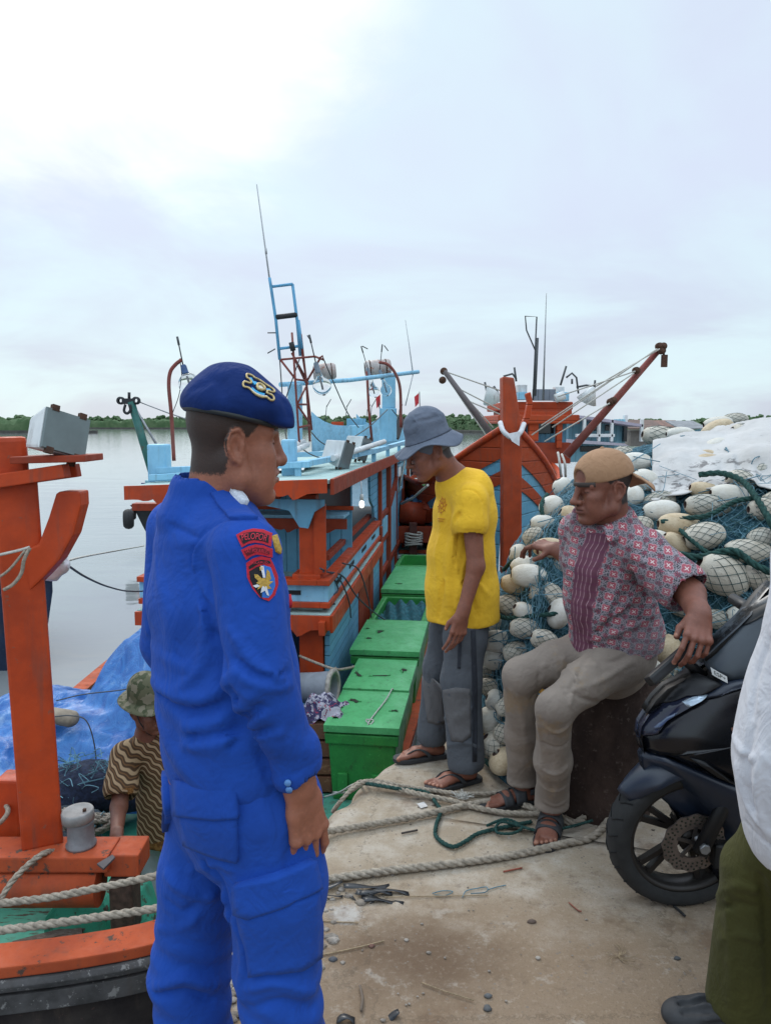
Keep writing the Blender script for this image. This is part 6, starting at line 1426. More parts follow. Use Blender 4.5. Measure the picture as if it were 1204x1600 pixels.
ring = [Vector(P(-.006 + .1045 * math.cos(a), .0845 * math.sin(a), zz(.1 * math.cos(a), .08 * math.sin(a)) + .001)) for a in [2 * math.pi * i / 48 for i in range(49)]]
m.tube(ring, .0062 * k, 8, cap=False); m.build('beret_band', plain('beret_leather', (.010, .014, .016), .45), be)
bb = bvh_of(be); c1, n1 = cam_hit(bb, 405, 606)
sb2 = Skin(bb, c1, Vector((1, .3, -.12)), n1); q2m = 1.50 / 1200
M_bgold = plain('emblem_gold', (.52, .40, .19), .35, .75, .3, 160, .3); M_cy = plain('emblem_cyan', (.04, .40, .72), .4); M_bwh = plain('emblem_silver', (.62, .60, .54), .35, .6)
def eb(px, py, lift=.004): return sb2((px - 405) * q2m, (606 - py) * q2m, lift)
def etube(pts, r, nm, mat, lift=.004, closed=True):
    Q = spline([eb(x, y, lift) for x, y in pts], 6, closed); Q = Q + [Q[0]] if closed else Q; m = MB(); m.tube(Q, r, 8, cap=not closed); return m.build(nm, mat, be)
z2 = lambda X, Y: (360 + X / 10.03, 570 + Y / 10.03)
etube([z2(*q) for q in ((230, 230), (250, 180), (330, 175), (370, 200), (450, 205), (540, 240), (600, 265), (680, 300), (690, 360), (640, 400), (590, 400), (560, 440), (560, 470), (640, 480), (675, 530), (660, 570), (610, 580), (560, 555), (480, 575), (380, 550), (300, 490), (260, 470), (205, 460), (185, 410), (210, 370), (280, 375), (310, 340), (280, 290), (240, 270))], .0023, 'cap_badge', M_bgold)
for pl in ([(280, 230), (320, 220), (345, 280), (400, 270), (420, 300), (370, 350), (330, 320)], [(500, 310), (560, 340), (620, 310), (640, 350), (590, 380), (540, 380)], [(320, 430), (380, 465), (460, 490), (530, 485), (520, 520), (430, 525), (350, 490)]):
    sticker(lambda u, v, l=.002: sb2(u, v, l), dense([((z2(*q)[0] - 405) * q2m, (606 - z2(*q)[1]) * q2m) for q in pl], .004), 'cap_badge_enamel', M_cy, be, .001, .002)
etube([z2(*q) for q in ((395, 410), (410, 350), (455, 325), (510, 360), (515, 420), (470, 455), (420, 450))], .0030, 'cap_badge_crest', M_bgold, .006)
sticker(lambda u, v, l=.002: sb2(u, v, l), dense([((z2(*q)[0] - 405) * q2m, (606 - z2(*q)[1]) * q2m) for q in ((400, 410), (415, 355), (455, 330), (505, 365), (508, 420), (470, 450), (420, 445))], .004), 'cap_badge_crest', M_bwh, be, .003, .003)
etube([z2(*q) for q in ((300, 490), (370, 540), (470, 560), (560, 545))], .0016, 'cap_badge_scroll', M_bwh, .005, False)
boot = plain('black_boot', (.012, .012, .013), .4)
for an in (anR, anL):
    S = SDF(.02); S.cone(an + UP * .12, an - UP * .02, .052, .05); S.econe(an - UP * .05, an + fb * .16 - UP * .065, (.045, .05), (.045, .035), rb); S.half(V3(0, 0, .004), (0, 0, -1)); S.mesh('boot', .007, boot, PO, 1)

# ================================================================ man in the yellow shirt
YE = empty('person', (.36, 3.5, 0), 'man in yellow tee shirt and grey bucket hat standing with head bowed', 'person')
sk2 = skin_mat('skin_yellow', (.25, .093, .057), (.16, .052, .042), (.02, .018, .017))
fy = nrm((-.93, -.36, 0)); ly = nrm((.36, -.93, 0))         # facing, his left
S = SDF(.02)
hY = V3(*at(672, 704, 3.44)); hfY = nrm((-.90, -.18, -.36)); huY = nrm((-.34, -.08, .93))
nkY = V3(*at(708, 748, 3.5))
H2 = Head(S, hY, hfY, huY, 1.02, nkY + V3(.0, 0, -.01), jaw=.93, nose=1.0)
S.cone(nkY, V3(.36, 3.5, 1.15), .075, .10); S.cone(V3(.36, 3.5, 1.15), V3(.35, 3.5, .85), .10, .11)
sL = V3(*at(735, 785, 3.34)); eL = V3(*at(743, 885, 3.30)); wL = V3(*at(722, 960, 3.26)); sR = V3(.33, 3.66, 1.30); eR = V3(.36, 3.74, 1.05); wR = V3(.37, 3.70, .80)
S.chain([nkY + V3(0, 0, -.05), sL, eL, wL], [.055, .046, .038, .026]); S.chain([nkY + V3(0, 0, -.05), sR, eR, wR], [.055, .045, .037, .026])
hYd = nrm(V3(*at(712, 1000, 3.24)) - wL)
n1_ = hand(S, wL, hYd, nrm((.45, -.89, 0)), nrm((-.89, -.45, 0)), .98, [(8, 16, 12), (10, 20, 14), (14, 24, 16), (18, 28, 18)], .05, ((.75, .4, -.4), (.95, .1, -.2)))
hand(S, wR, nrm((-.1, -.05, -1)), nrm((-.45, .89, 0)), nrm((-.89, -.45, 0)), .98)
aN = V3(*atz(722, 1196, .085)); aF = V3(*atz(672, 1158, .085)); hN = V3(.375, 3.43, .82); hF = V3(.345, 3.58, .82)
kN = (hN + aN) / 2 + fy * .02; kF = (hF + aF) / 2 + fy * .02
S.chain([V3(.37, 3.5, .86), hN, kN, aN], [.1, .07, .05, .036]); S.chain([V3(.37, 3.5, .86), hF, kF, aF], [.1, .07, .05, .036])
tdN = nrm((-.92, -.42, 0)); tdF = nrm((-.95, -.25, 0)); t1 = foot(S, aN, tdN, .98, side=-1); t2 = foot(S, aF, tdF, .98, side=1)
ye_body = S.mesh('body', .0042, sk2, YE, 1); H2.masks(ye_body, lambda y, z: -.02 - .02 * np.clip((.0 - z) / .05, 0, 1), n1_ + t1 + t2)
yl = cloth('yellow_cotton', (.78, .46, .028), (.70, .40, .024)); M_yel = yl.m
S = SDF(.03)
S.loft([nkY + V3(.0, 0, -.012), V3(.375, 3.5, 1.30), V3(.362, 3.5, 1.20), V3(.345, 3.5, 1.0), V3(.352, 3.5, .85), V3(.358, 3.5, .715)], [(.078, .072), (.155, .098), (.170, .128), (.174, .140), (.178, .158), (.186, .168)], ly, 'add', .04)
S.chain([nkY + V3(0, 0, -.045), sL + V3(0, 0, .012)], [.07, .066], 'add', .03); S.cone(sL, V3(*at(735, 818, 3.315)), .070, .076, 'add', .03); S.chain([nkY + V3(0, 0, -.05), sR], [.07, .066], 'add', .03); S.cone(sR, sR + (eR - sR) * .6, .07, .078, 'add', .03)
S.half(at(733, 834, 3.3) + Vector((0, 0, -.002)), (0.0, 0, -1), 'push0' if False else 'int', .003) if False else None
sd_ = nrm(eL - sL); e_ = V3(*at(733, 834, 3.30)); S.cone(e_ + sd_ * .035, e_ + sd_ * .18, .068, .085, 'sub', .004)
S.box(e_ + sd_ * .085, (.095, .095, .08), np.stack([ly, nrm(np.cross(sd_, ly)), sd_], 1), .01, 'sub', .004) if False else None
S.econe(nkY + V3(-.01, 0, .0), nkY + V3(-.03, -.01, .09), (.062, .062), (.075, .075), ly, 'sub', .006)
S.half(V3(0, 0, .70), (0, 0, -1), 'int', .006); S.econe(V3(.358, 3.5, .70), V3(.358, 3.5, .60), (.160, .138), (.165, .142), ly, 'sub', .006)
S.wrinkle(.0035, (7, 7, 4)); ye_sh = S.mesh('tee_shirt', .006, M_yel, YE, 2)
creases(ye_sh, [([(712, 800), (706, 845), (700, 900), (704, 960)], .012, .020), ([(690, 790), (684, 850), (682, 920)], .007, .018), ([(716, 805), (716, 840), (712, 880)], -.013, .014), ([(738, 850), (722, 890), (712, 950)], .009, .014), ([(705, 870), (690, 930), (684, 965)], -.007, .014), ([(744, 770), (752, 800), (754, 830)], .005, .010), ([(708, 790), (722, 766), (742, 768), (752, 784)], -.005, .006), ([(670, 800), (668, 880), (664, 950)], .005, .016), ([(720, 900), (735, 930), (745, 960)], -.008, .014), ([(715, 828), (733, 829), (752, 829)], -.003, .004), ([(660, 955), (700, 961), (745, 958)], -.0025, .004), ([(683, 748), (695, 735), (706, 724)], .004, .006), ([(730, 900), (750, 915), (762, 930)], .007, .012)])
by = bvh_of(ye_sh)
cL, nL = cam_hit(by, 690, 790); sy = Skin(by, cL, Vector((1, -.3, -.04)), nL); M_pr = plain('shirt_print', (.52, .16, .02), .8); y2m = 3.3 / 1200
m = MB()
for a in range(8):
    th = a / 8 * 2 * math.pi + .3; Q = [sy(r * math.cos(th + .5 * r / .03) * 1.0, r * math.sin(th + .5 * r / .03) * 1.2, .003) for r in (.006, .014, .022, .034)]; m.tube(Q, .0014, 4)
for r in (.012, .026): m.tube([sy(r * math.cos(t * .4) * .95, r * math.sin(t * .4) * 1.25, .003) for t in range(17)], .0012, 4)
for dy, ln in ((-.056, .05), (-.066, .04)): m.tube([sy(-.028 + ln * i / 6, dy - .10 * (ln * i / 6), .003) for i in range(7)], .0016, 4)
m.build('chest_print', M_pr, YE)
# trousers with patches
gr_ = cloth('grey_cargo', (.085, .092, .104), (.064, .070, .081)); M_gr = gr_.m; M_gp = cloth('grey_patch', (.118, .114, .116), (.098, .094, .096)).m; M_gd = cloth('dark_stripe', (.030, .033, .042)).m
S = SDF(.03); S.loft([V3(.355, 3.5, .86), V3(.36, 3.5, .72)], [(.142, .11), (.15, .115)], ly, 'add', .04)
S.loft([hN, hN * .5 + kN * .5, kN, aN + V3(.015, 0, .02)], [(.088, .098), (.082, .098), (.076, .088), (.076, .082)], ly, 'add', .03); S.loft([hF, hF * .5 + kF * .5, kF, aF + V3(.01, 0, .035)], [(.088, .095), (.082, .092), (.074, .080), (.070, .072)], ly, 'add', .03)
for a in (aN, aF): S.cone(a + V3(.01, 0, .03), a + V3(.01, 0, -.2), .052, .06, 'sub', .006)
S.half(V3(0, 0, .075), (0, 0, -1), 'int', .004); S.wrinkle(.0045, (8, 8, 6)); ye_tr = S.mesh('trousers', .006, M_gr, YE, 2)
creases(ye_tr, [([(690, 1090), (712, 1080), (740, 1085)], .008, .012), ([(692, 1110), (715, 1120), (738, 1105)], .009, .012), ([(690, 1140), (712, 1132), (738, 1142)], -.008, .010), ([(664, 1060), (680, 1075), (690, 1100)], .007, .012), ([(690, 990), (692, 1060), (700, 1130)], -.007, .010), ([(700, 1165), (725, 1160), (748, 1168)], .007, .010), ([(660, 1000), (668, 1050), (672, 1110)], .006, .012), ([(700, 1020), (705, 1060), (702, 1090)], .005, .010), ([(668, 1120), (684, 1128), (700, 1120)], .007, .010), ([(694, 980), (712, 985), (735, 980)], -.004, .005)])
bty = bvh_of(ye_tr)
flap('knee_patch', [(692, 1078), (712, 1074), (734, 1076), (735, 1150), (722, 1160), (706, 1158), (697, 1120)], bty, YE, M_gp, .003); flap('knee_patch', [(660, 1056), (676, 1060), (689, 1072), (694, 1130), (682, 1132), (668, 1128), (663, 1090)], bty, YE, M_gp, .003)
flap('side_stripe', [(735, 985), (742, 985), (745, 1080), (744, 1190), (737, 1190), (737, 1080)], bty, YE, M_gd, .002); flap('thigh_pocket', [(716, 1000), (721, 1001), (719, 1045), (714, 1044)], bty, YE, M_gd, .002)
M_sand = plain('sandal_rubber', (.030, .031, .034), .7, 0, .3, 40, .2)
def flipflop(an, td, parent, sx=1, k=1.0, label='sandal', strap=True, z0=0.0):
    f, l, u = frame(td); g = V3(an[0], an[1], z0) ; out = [(-.085, -.03), (-.095, 0), (-.085, .03), (-.03, .036), (.06, .045), (.13, .048), (.172, .03), (.185, 0), (.172, -.03), (.13, -.046), (.06, -.043), (-.03, -.036)]
    Q = spline([(x * k, y * k, 0) for x, y in out], 4, True); m = MB(); m.prism([Vector(g + f * q.x + l * q.y + u * .002) for q in Q], (0, 0, .02)); o = m.build(label, M_sand, parent, bev=.004)
    if strap:
        m = MB(); w_ = lambda x, y, z: Vector(g + (f * x + l * y + u * z) * k)
        for s_ in (-1, 1): m.grid(lambda a, b, s_=s_: w_(.118 - a * .11, s_ * (.010 * (1 - a) + .043 * a) + 0 * b + sx * .012 * (1 - a), .036 + .034 * math.sin(a * 2.6) * (1 - a * .35) - .03 * a ** 4 + 0) + Vector(f * (b - .5) * .022), 8, 4)
        st_ = m.build('strap', M_sand, o); md = st_.modifiers.new('t', 'SOLIDIFY'); md.thickness = .005
    return o
flipflop(aN, tdN, YE, -1); flipflop(aF, tdF, YE, 1)
# bucket hat
M_hat = cloth('hat_grey', (.135, .155, .20), (.105, .125, .165), 300, .9, .3, 9).m
S = SDF(.02); P = H2.p
hm_ = lambda a, r, z: P(-.008 + r[0] * math.cos(a), r[1] * math.sin(a), z)
S.econe(P(-.010, 0, .052), P(-.016, 0, .120), (.088, .107), (.076, .093), H2.l, 'add', .01); S.ell(P(-.016, 0, .117), np.array((.090, .075, .020)), H2.M, 'add', .02)
S.wrinkle(.003, (16, 16, 16)); hat = S.mesh('bucket_hat', .0042, M_hat, YE, 2)
creases(hat, [([(622, 668), (645, 660), (670, 655), (688, 650)], -.004, .008), ([(628, 655), (650, 648), (680, 645)], .004, .008), ([(640, 645), (650, 658), (648, 670)], .003, .008)])
m = MB()
def brim(u, v):
    a = 2 * math.pi * u; w_ = .050 + .008 * math.cos(a); r0, r1 = .107, .088; z0 = .056
    droop = .014 + .022 * math.sin(a * 2 + .6) ** 2 + (.018 if False else 0) - .016 * math.cos(a - .3) + .010 * math.sin(a * 3 + 1)
    return Vector(P(-.010 + (r0 + w_ * v) * math.cos(a), (r1 + w_ * v) * math.sin(a), z0 - droop * v ** 1.1 - .016 * v))
m.grid(brim, 64, 8); o = m.build('hat_brim', M_hat, hat); md = o.modifiers.new('t', 'SOLIDIFY'); md.thickness = .004
m = MB(); m.tube([brim(i / 64, 0) + Vector((0, 0, .003)) for i in range(65)], .0028, 6, cap=False); m.build('hat_seam', cloth('hat_seam', (.08, .095, .13)).m, hat)

# ================================================================ seated man in the patterned shirt
SE = empty('person', (.9, 2.9, 0), 'man in maroon flowered shirt and backward tan cap, sitting against the bollard', 'person')
sk3 = skin_mat('skin_seated', (.205, .075, .047), (.14, .046, .038), (.013, .012, .012))
S = SDF(.02)
hS = V3(*at(941, 763, 2.78)); hfS = nrm((-.93, -.30, -.12)); huS = nrm((-.10, -.05, .99)); nkS = V3(*at(955, 828, 2.83))
H3 = Head(S, hS, hfS, huS, 1.05, nkS + V3(.0, .0, -.02), jaw=1.08, nose=1.1)
fs_ = nrm((-.87, -.49, 0)); ls_ = nrm((.49, -.87, 0))
sSL = V3(*at(1004, 862, 2.66)); eSL = V3(*at(1078, 928, 2.50)); wSL = V3(*at(1092, 964, 2.36)); sSR = V3(.76, 3.02, 1.18); eSR = V3(*at(906, 888, 3.02)); wSR = V3(*at(868, 858, 3.10))
S.chain([nkS + V3(0, 0, -.05), sSL, eSL, wSL], [.06, .055, .046, .034]); S.chain([nkS + V3(0, 0, -.05), sSR, eSR, wSR], [.06, .05, .042, .030])
hip_ = V3(*at(958, 1005, 2.90)); S.cone(nkS, V3(.86, 2.88, 1.0), .08, .12); S.cone(V3(.86, 2.88, 1.0), hip_, .12, .12)
nS1 = hand(S, wSL, nrm(V3(*at(1088, 1012, 2.27)) - wSL), nrm((-.05, -.95, .3)), nrm((-1, -.05, -.1)), 1.08, [(18, 30, 16), (30, 46, 26), (36, 52, 30), (42, 54, 32)], .14, ((.75, .5, -.3), (.95, .1, -.2)))
nS2 = hand(S, wSR, nrm(V3(*at(838, 850, 3.16)) - wSR), nrm((.05, -.35, .93)), nrm((-.05, -.9, -.4)), 1.0, [(25, 30, 20), (30, 34, 20), (34, 36, 22), (38, 38, 24)], .04)
kSL = V3(*at(866, 1106, 2.66)); aSL = V3(*at(861, 1258, 2.90)); kSR = V3(*at(812, 1056, 2.88)); aSR = V3(*at(816, 1212, 3.10)); hSL = V3(*at(972, 1030, 2.80)); hSR = V3(*at(930, 1010, 2.98))
S.chain([hip_, hSL, kSL, aSL], [.11, .085, .055, .038]); S.chain([hip_, hSR, kSR, aSR], [.11, .08, .055, .038])
tSL = nrm((-.35, -.93, 0)); tSR = nrm((-.96, -.28, 0)); aSL[2] = .085; aSR[2] = .085
nf1 = foot(S, aSL, tSL, 1.0, side=-1); nf2 = foot(S, aSR, tSR, 1.0, side=1)
se_body = S.mesh('body', .0034, sk3, SE, 1); H3.masks(se_body, lambda y, z: .034 - .055 * np.clip((.04 - z) / .06, 0, 1), nS1 + nf1 + nf2); mustache(H3, SE)
# flowered shirt: repeat of red flowers with white crosses on a dark dotted ground, maroon striped front band
Mf = Mat('flowered_cotton', .8, .25); fx, fy_, fz = Mf.xyz(Mf.tc.outputs['Object']); wob = Mf.noise(6, 3, .5); fx2 = fx * .87 - fy_ * .15 + (wob - .5) * .03
u = (fx2 * .80 + fz * .6) / .030; v = (fz * .80 - fx2 * .6) / .030
cu = u.fract() - .5; cv_ = v.fract() - .5; chk = (u.floor() + v.floor()).mod(2.0); r_ = (cu * cu + cv_ * cv_).sqrt(); an = cv_.atan2(cu)
petal = r_ - ((an * 2.0).cos().abs() * .16 + .36); star = r_ - ((an * 4.0).cos().abs() * .20 + .16)
dots = Mf.voro(150); dt = Mf.noise(300, 2, .6); ln_ = Mf.voro(62, None, 'DISTANCE_TO_EDGE')
gcol = Mf.mix(dt.ramp(.46, .56), (.028, .028, .036), (.27, .25, .27)); gcol = Mf.mix((ln_ < .07) * .7, gcol, (.34, .28, .31))
fl = Mf.mix(dt.ramp(.4, .6), (.30, .055, .080), (.38, .12, .145)); fl = Mf.mix(((cu.abs().min(cv_.abs())) < .035) * (r_ < .24), fl, (.60, .54, .50)); fl = Mf.mix((petal > -.05) * .8, fl, (.46, .30, .32))
sm_ = Mf.mix(dt.ramp(.45, .55), (.30, .07, .10), (.05, .045, .06))
col = Mf.mix((petal < 0.0) * chk, gcol, fl); col = Mf.mix((star < -.02) * (1.0 - chk), col, sm_); col = Mf.mix(Mf.noise(2.2).ramp(.45, .7) * .35, col, (.30, .27, .30))
bd = Mf.attr('band'); wv = (bd * 5.0 + (fz * 95.0).sin() * .12); bcol = Mf.mix((wv.fract() - .5).abs().ramp(.40, .45), (.135, .050, .075), (.36, .21, .24)); bcol = Mf.mix(((fz * 210.0).sin() > .55) * .5, bcol, (.14, .04, .08))
col = Mf.mix((bd > .01), col, bcol); Mf.color(col); Mf.bump(Mf.noise(30, 4, .6), .25, .006)
S = SDF(.03)
S.loft([nkS + V3(0, 0, -.02), V3(.835, 2.85, 1.185), V3(.835, 2.86, 1.08), V3(.85, 2.87, .94), V3(.885, 2.89, .82), hip_ + V3(0, 0, .0)], [(.082, .08), (.165, .105), (.178, .138), (.178, .150), (.18, .152), (.185, .158)], ls_, 'add', .04)
S.chain([nkS + V3(0, 0, -.055), sSL + V3(0, 0, .01)], [.075, .07], 'add', .03); cuL = sSL + (eSL - sSL) * .80; S.cone(sSL, cuL, .075, .088, 'add', .03); sdd = nrm(eSL - sSL); S.cone(cuL - sdd * .01, cuL + sdd * .2, .072, .085, 'sub', .004)
S.chain([nkS + V3(0, 0, -.055), sSR], [.07, .065], 'add', .03); S.cone(sSR, sSR + (eSR - sSR) * .75, .066, .078, 'add', .03)
S.econe(nkS + V3(.012, 0, -.035), nkS + V3(.006, 0, .022), (.105, .10), (.086, .084), ls_, 'add', .004)
S.econe(nkS + V3(-.004, 0, -.005), nkS + V3(-.03, -.01, .1), (.067, .067), (.085, .085), ls_, 'sub', .005)
S.econe(nkS + V3(-.06, -.05, -.13), nkS + V3(-.03, -.01, .02), (.012, .02), (.05, .05), ls_, 'sub', .01)
S.half(hip_ + V3(0, 0, -.035), (.25, 0, -1), 'int', .006); S.wrinkle(.004, (8, 8, 6)); se_sh = S.mesh('flowered_shirt', .0058, Mf.m, SE, 2)
creases(se_sh, [([(985, 850), (975, 900), (950, 950), (925, 990)], .011, .018), ([(1010, 890), (990, 930), (960, 960)], .010, .014), ([(1020, 935), (980, 955), (930, 985)], -.010, .012), ([(1018, 960), (970, 985), (920, 1000)], .010, .012), ([(930, 880), (915, 930), (905, 980)], .008, .016), ([(990, 870), (1020, 885), (1050, 905)], .007, .012), ([(1000, 850), (1035, 872), (1062, 890)], -.006, .010), ([(985, 880), (1000, 920), (1010, 940)], -.011, .012), ([(900, 940), (940, 950), (980, 945)], .006, .012), ([(880, 995), (920, 1002), (970, 1000)], -.005, .008)])
vv = verts_np(se_sh); ctr_ = V3(.85, 2.87, 0); dx = (vv - ctr_) @ ls_; fr_ = (vv - ctr_) @ fs_; mid_ = -.068 + .075 * (vv[:, 2] - .76) / .42; band = np.clip((dx - mid_) / .105, 0, 1) * (fr_ > .02) * (dx < mid_ + .105) * (dx > mid_) * (vv[:, 2] < nkS[2] - .005)
tint(se_sh, 'band', band)
bse = bvh_of(se_sh)
m = MB()      # collar leaves
def leaf(pts, nm='collar'):
    P_ = [Vector(p) for p in pts]; q = MB(); q.grid(lambda a, b: (P_[0].lerp(P_[1], a)).lerp(P_[3].lerp(P_[2], a), b) + Vector((0, 0, .012 * math.sin(b * 3.1))), 8, 6); o = q.build(nm, Mf.m, SE); md = o.modifiers.new('t', 'SOLIDIFY'); md.thickness = .005; tint(o, 'band', np.zeros(len(o.data.vertices))); return o
leaf([at(990, 800, 2.86), at(940, 824, 2.70), at(950, 846, 2.64), at(992, 838, 2.72)]); leaf([at(990, 800, 2.90), at(935, 818, 2.78), at(918, 830, 2.80), at(925, 850, 2.80)])
flap('shirt_tail', [(864, 1000), (880, 985), (888, 1008), (874, 1014)], bse, SE, Mf.m, .004) if False else None
# trousers
kh = cloth('khaki_worn', (.185, .148, .122), (.145, .116, .098)); dirt = kh.noise(7, 5, .7); kx, ky, kz = kh.xyz(kh.tc.outputs['Object'])
kd_ = kh.mix((dirt + (kz - .52).abs().ramp(0, .12, .14, 0)).ramp(.58, .72) * .6, kh.mix(kh.noise(5, 4, .6).ramp(.3, .7), (.25, .205, .170), (.195, .158, .132)), (.27, .185, .105)); kh.color(kd_); M_kh = kh.m
S = SDF(.03); S.chain([hip_ + V3(0, 0, -.03), hip_ + V3(0, .02, -.07)], [.16, .15]); S.loft([hSL, hSL * .45 + kSL * .55 + V3(0, 0, .01), kSL, kSL * .5 + aSL * .5, aSL + V3(.005, .005, .045)], [(.100, .100), (.078, .077), (.063, .066), (.064, .065), (.060, .062)], ls_, 'add', .03)
S.loft([hSR, hSR * .45 + kSR * .55, kSR, kSR * .5 + aSR * .5, aSR + V3(.0, .0, .045)], [(.096, .096), (.076, .076), (.062, .066), (.063, .064), (.060, .062)], ls_, 'add', .03)
for a in (aSL, aSR): S.cone(a + V3(0, 0, .02), a + V3(0, 0, .07), .065, .063, 'add', .004); S.cone(a + V3(0, 0, .05), a + V3(0, 0, -.1), .048, .060, 'sub', .004)
S.half(V3(0, 0, .092), (0, 0, -1), 'int', .003); S.wrinkle(.004, (8, 8, 6)); se_tr = S.mesh('trousers', .006, M_kh, SE, 2)
creases(se_tr, [([(870, 1060), (905, 1075), (945, 1060), (985, 1035)], .008, .012), ([(850, 1040), (880, 1050), (930, 1040)], .008, .012), ([(880, 1075), (920, 1095), (960, 1085)], -.008, .010), ([(850, 1134), (870, 1144), (890, 1130)], .008, .009), ([(848, 1160), (868, 1168), (888, 1158)], -.006, .008), ([(846, 1200), (866, 1210), (886, 1198)], .006, .008), ([(846, 1228), (866, 1236), (884, 1228)], .007, .008), ([(880, 1030), (900, 1060), (890, 1100)], .007, .010), ([(925, 1012), (905, 1050), (885, 1085)], -.006, .010), ([(895, 1130), (893, 1200), (888, 1270)], .006, .008), ([(840, 1130), (845, 1200), (842, 1270)], .006, .012), ([(860, 1180), (862, 1240), (858, 1280)], -.005, .012), ([(800, 1080), (815, 1110), (822, 1160)], .007, .012), ([(842, 1055), (832, 1090), (838, 1130)], -.008, .012), ([(920, 1025), (950, 1035), (985, 1022)], -.008, .010), ([(848, 1250), (865, 1258), (884, 1250)], .006, .008), ([(845, 1270), (865, 1276), (884, 1268)], -.006, .006), ([(815, 1190), (828, 1200), (840, 1195)], .006, .008)])
# strapped rubber sandals
def strap_sandal(an, td, parent, k=1.05):
    o = flipflop(an, td, parent, 1, k, 'sandal', False); f, l, u = frame(td); g = V3(an[0], an[1], 0)
    def band(x0, x1, h0, h1, nm='strap'):
        m = MB(); m.grid(lambda a, b: Vector(g + (f * (x0 + (x1 - x0) * b) + l * .049 * math.cos(math.pi * a) + u * (.018 + (h0 + (h1 - h0) * b) * math.sin(math.pi * a) ** .8)) * k), 16, 5); q = m.build(nm, M_sand, o); md = q.modifiers.new('t', 'SOLIDIFY'); md.thickness = .006
    band(.055, .095, .046, .038); band(.00, .045, .070, .052); 
    m = MB(); m.grid(lambda a, b: Vector(g + (f * (-.015 - .075 * math.sin(math.pi * a)) + l * .046 * math.cos(math.pi * a) + u * (.035 + .022 * b + .02)) * k), 16, 4); q = m.build('heel_strap', M_sand, o); md = q.modifiers.new('t', 'SOLIDIFY'); md.thickness = .005
strap_sandal(aSL, tSL, SE); strap_sandal(aSR, tSR, SE)
# backward cap
M_cap = cloth('cap_tan', (.36, .205, .115), (.31, .175, .095), 260, .8, .2, 7).m
S = SDF(.02); P = H3.p; S.ell(P(-.008, 0, .052), np.array((.107, .086, .087)) * 1.05, H3.M); S.half(P(0, 0, .036), -(H3.u + H3.f * .10), 'int', .006); S.ell(P(.10, 0, .050), np.array((.035, .038, .030)), H3.M, 'sub', .004)
cap = S.mesh('cap', .004, M_cap, SE, 2); creases(cap, [([(931, 702), (922, 716), (918, 742)], -.002, .003), ([(931, 702), (950, 716), (962, 742)], -.002, .003)])
m = MB(); m.ell = None
m.grid(lambda a, b: Vector(P(-.082 - .108 * b * math.cos((a - .5) * 1.5), .084 * (a - .5) * 2 * (1 - .16 * b), .030 - .040 * b - .022 * b * b + .024 * math.cos((a - .5) * 2.6))), 20, 10); o = m.build('cap_bill', M_cap, cap); md = o.modifiers.new('t', 'SOLIDIFY'); md.thickness = .005
m = MB(); m.grid(lambda a, b: Vector(P(.100 - .035 * (2 * a - 1) ** 2 + .003, .062 * (2 * a - 1), .020 + .016 * b)), 14, 3); o = m.build('cap_strap', plain('cap_strap', (.05, .035, .028), .7), cap); md = o.modifiers.new('t', 'SOLIDIFY'); md.thickness = .004
m = MB(); m.lathe([(0, .006), (.006, .004), (.008, 0)], P(-.008, 0, .052 + .087 * 1.05 / 1.05), H3.u, 12); m.build('cap_button', M_cap, cap)

# ================================================================ man in batik on the boat deck
BA = empty('person', (-1.2, 3.7, -.9), 'man in brown batik shirt and camouflage hat leaning on the boat beam', 'person')
sk4 = skin_mat('skin_batik', (.17, .068, .043), (.10, .035, .03))
S = SDF(.02); hB = V3(*at(232, 1108, 3.62)); hfB = nrm((.74, -.66, -.10)); nkB = V3(*at(236, 1148, 3.70))
H4 = Head(S, hB, hfB, (.0, -.12, .99), .94, nkB + V3(0, 0, -.02))
fB = nrm((.25, -.97, 0)); lB = nrm((.97, .25, 0))
sBR = V3(*at(196, 1182, 3.62)); eBR = V3(*at(186, 1262, 3.46)); wBR = V3(*at(182, 1308, 3.25)); sBL = V3(-.86, 3.80, .02); eBL = V3(-.80, 3.72, -.24); wBL = V3(-.85, 3.55, -.42)
S.chain([nkB + V3(0, 0, -.05), sBR, eBR, wBR], [.055, .046, .038, .026]); S.chain([nkB + V3(0, 0, -.05), sBL, eBL, wBL], [.055, .046, .038, .026])
hpB = V3(-1.10, 3.82, -.50); S.cone(nkB, hpB, .08, .12); hand(S, wBR, nrm(V3(*at(172, 1346, 3.16)) - wBR), nrm((-.5, -.75, .5)), nrm((.75, -.6, -.1)), .98, [(10, 25, 15), (12, 28, 15), (16, 30, 20), (20, 34, 20)], .10, ((.7, .6, -.3), (.85, .3, -.35))); hand(S, wBL, nrm(wBL - eBL), nrm((.9, -.2, .2)), nrm((0, -1, 0)), .98)
for g, x0 in ((-1, -1.18), (1, -1.0)): S.chain([hpB, V3(x0, 3.80, -.60), V3(x0 + .01, 3.74, -.75), V3(x0 + .01, 3.78, -.84)], [.11, .08, .055, .04]); S.cone(V3(x0 + .01, 3.76, -.86), V3(x0 + .04, 3.64, -.87), .035, .03)
ba_body = S.mesh('body', .0046, sk4, BA, 1); H4.masks(ba_body)
Mb = Mat('batik_cotton', .8, .25); bx, by_, bz = Mb.xyz(Mb.tc.outputs['Object']); wb = Mb.noise(7, 3, .5)
st_ = ((bz * .80 + bx * .62) / .028 + (bx * 95.0 - bz * 50.0).sin() * .13 + (wb - .5) * 1.2).fract(); bc = Mb.mix((st_ - .5).abs().ramp(.14, .24), (.33, .23, .135), (.060, .033, .017))
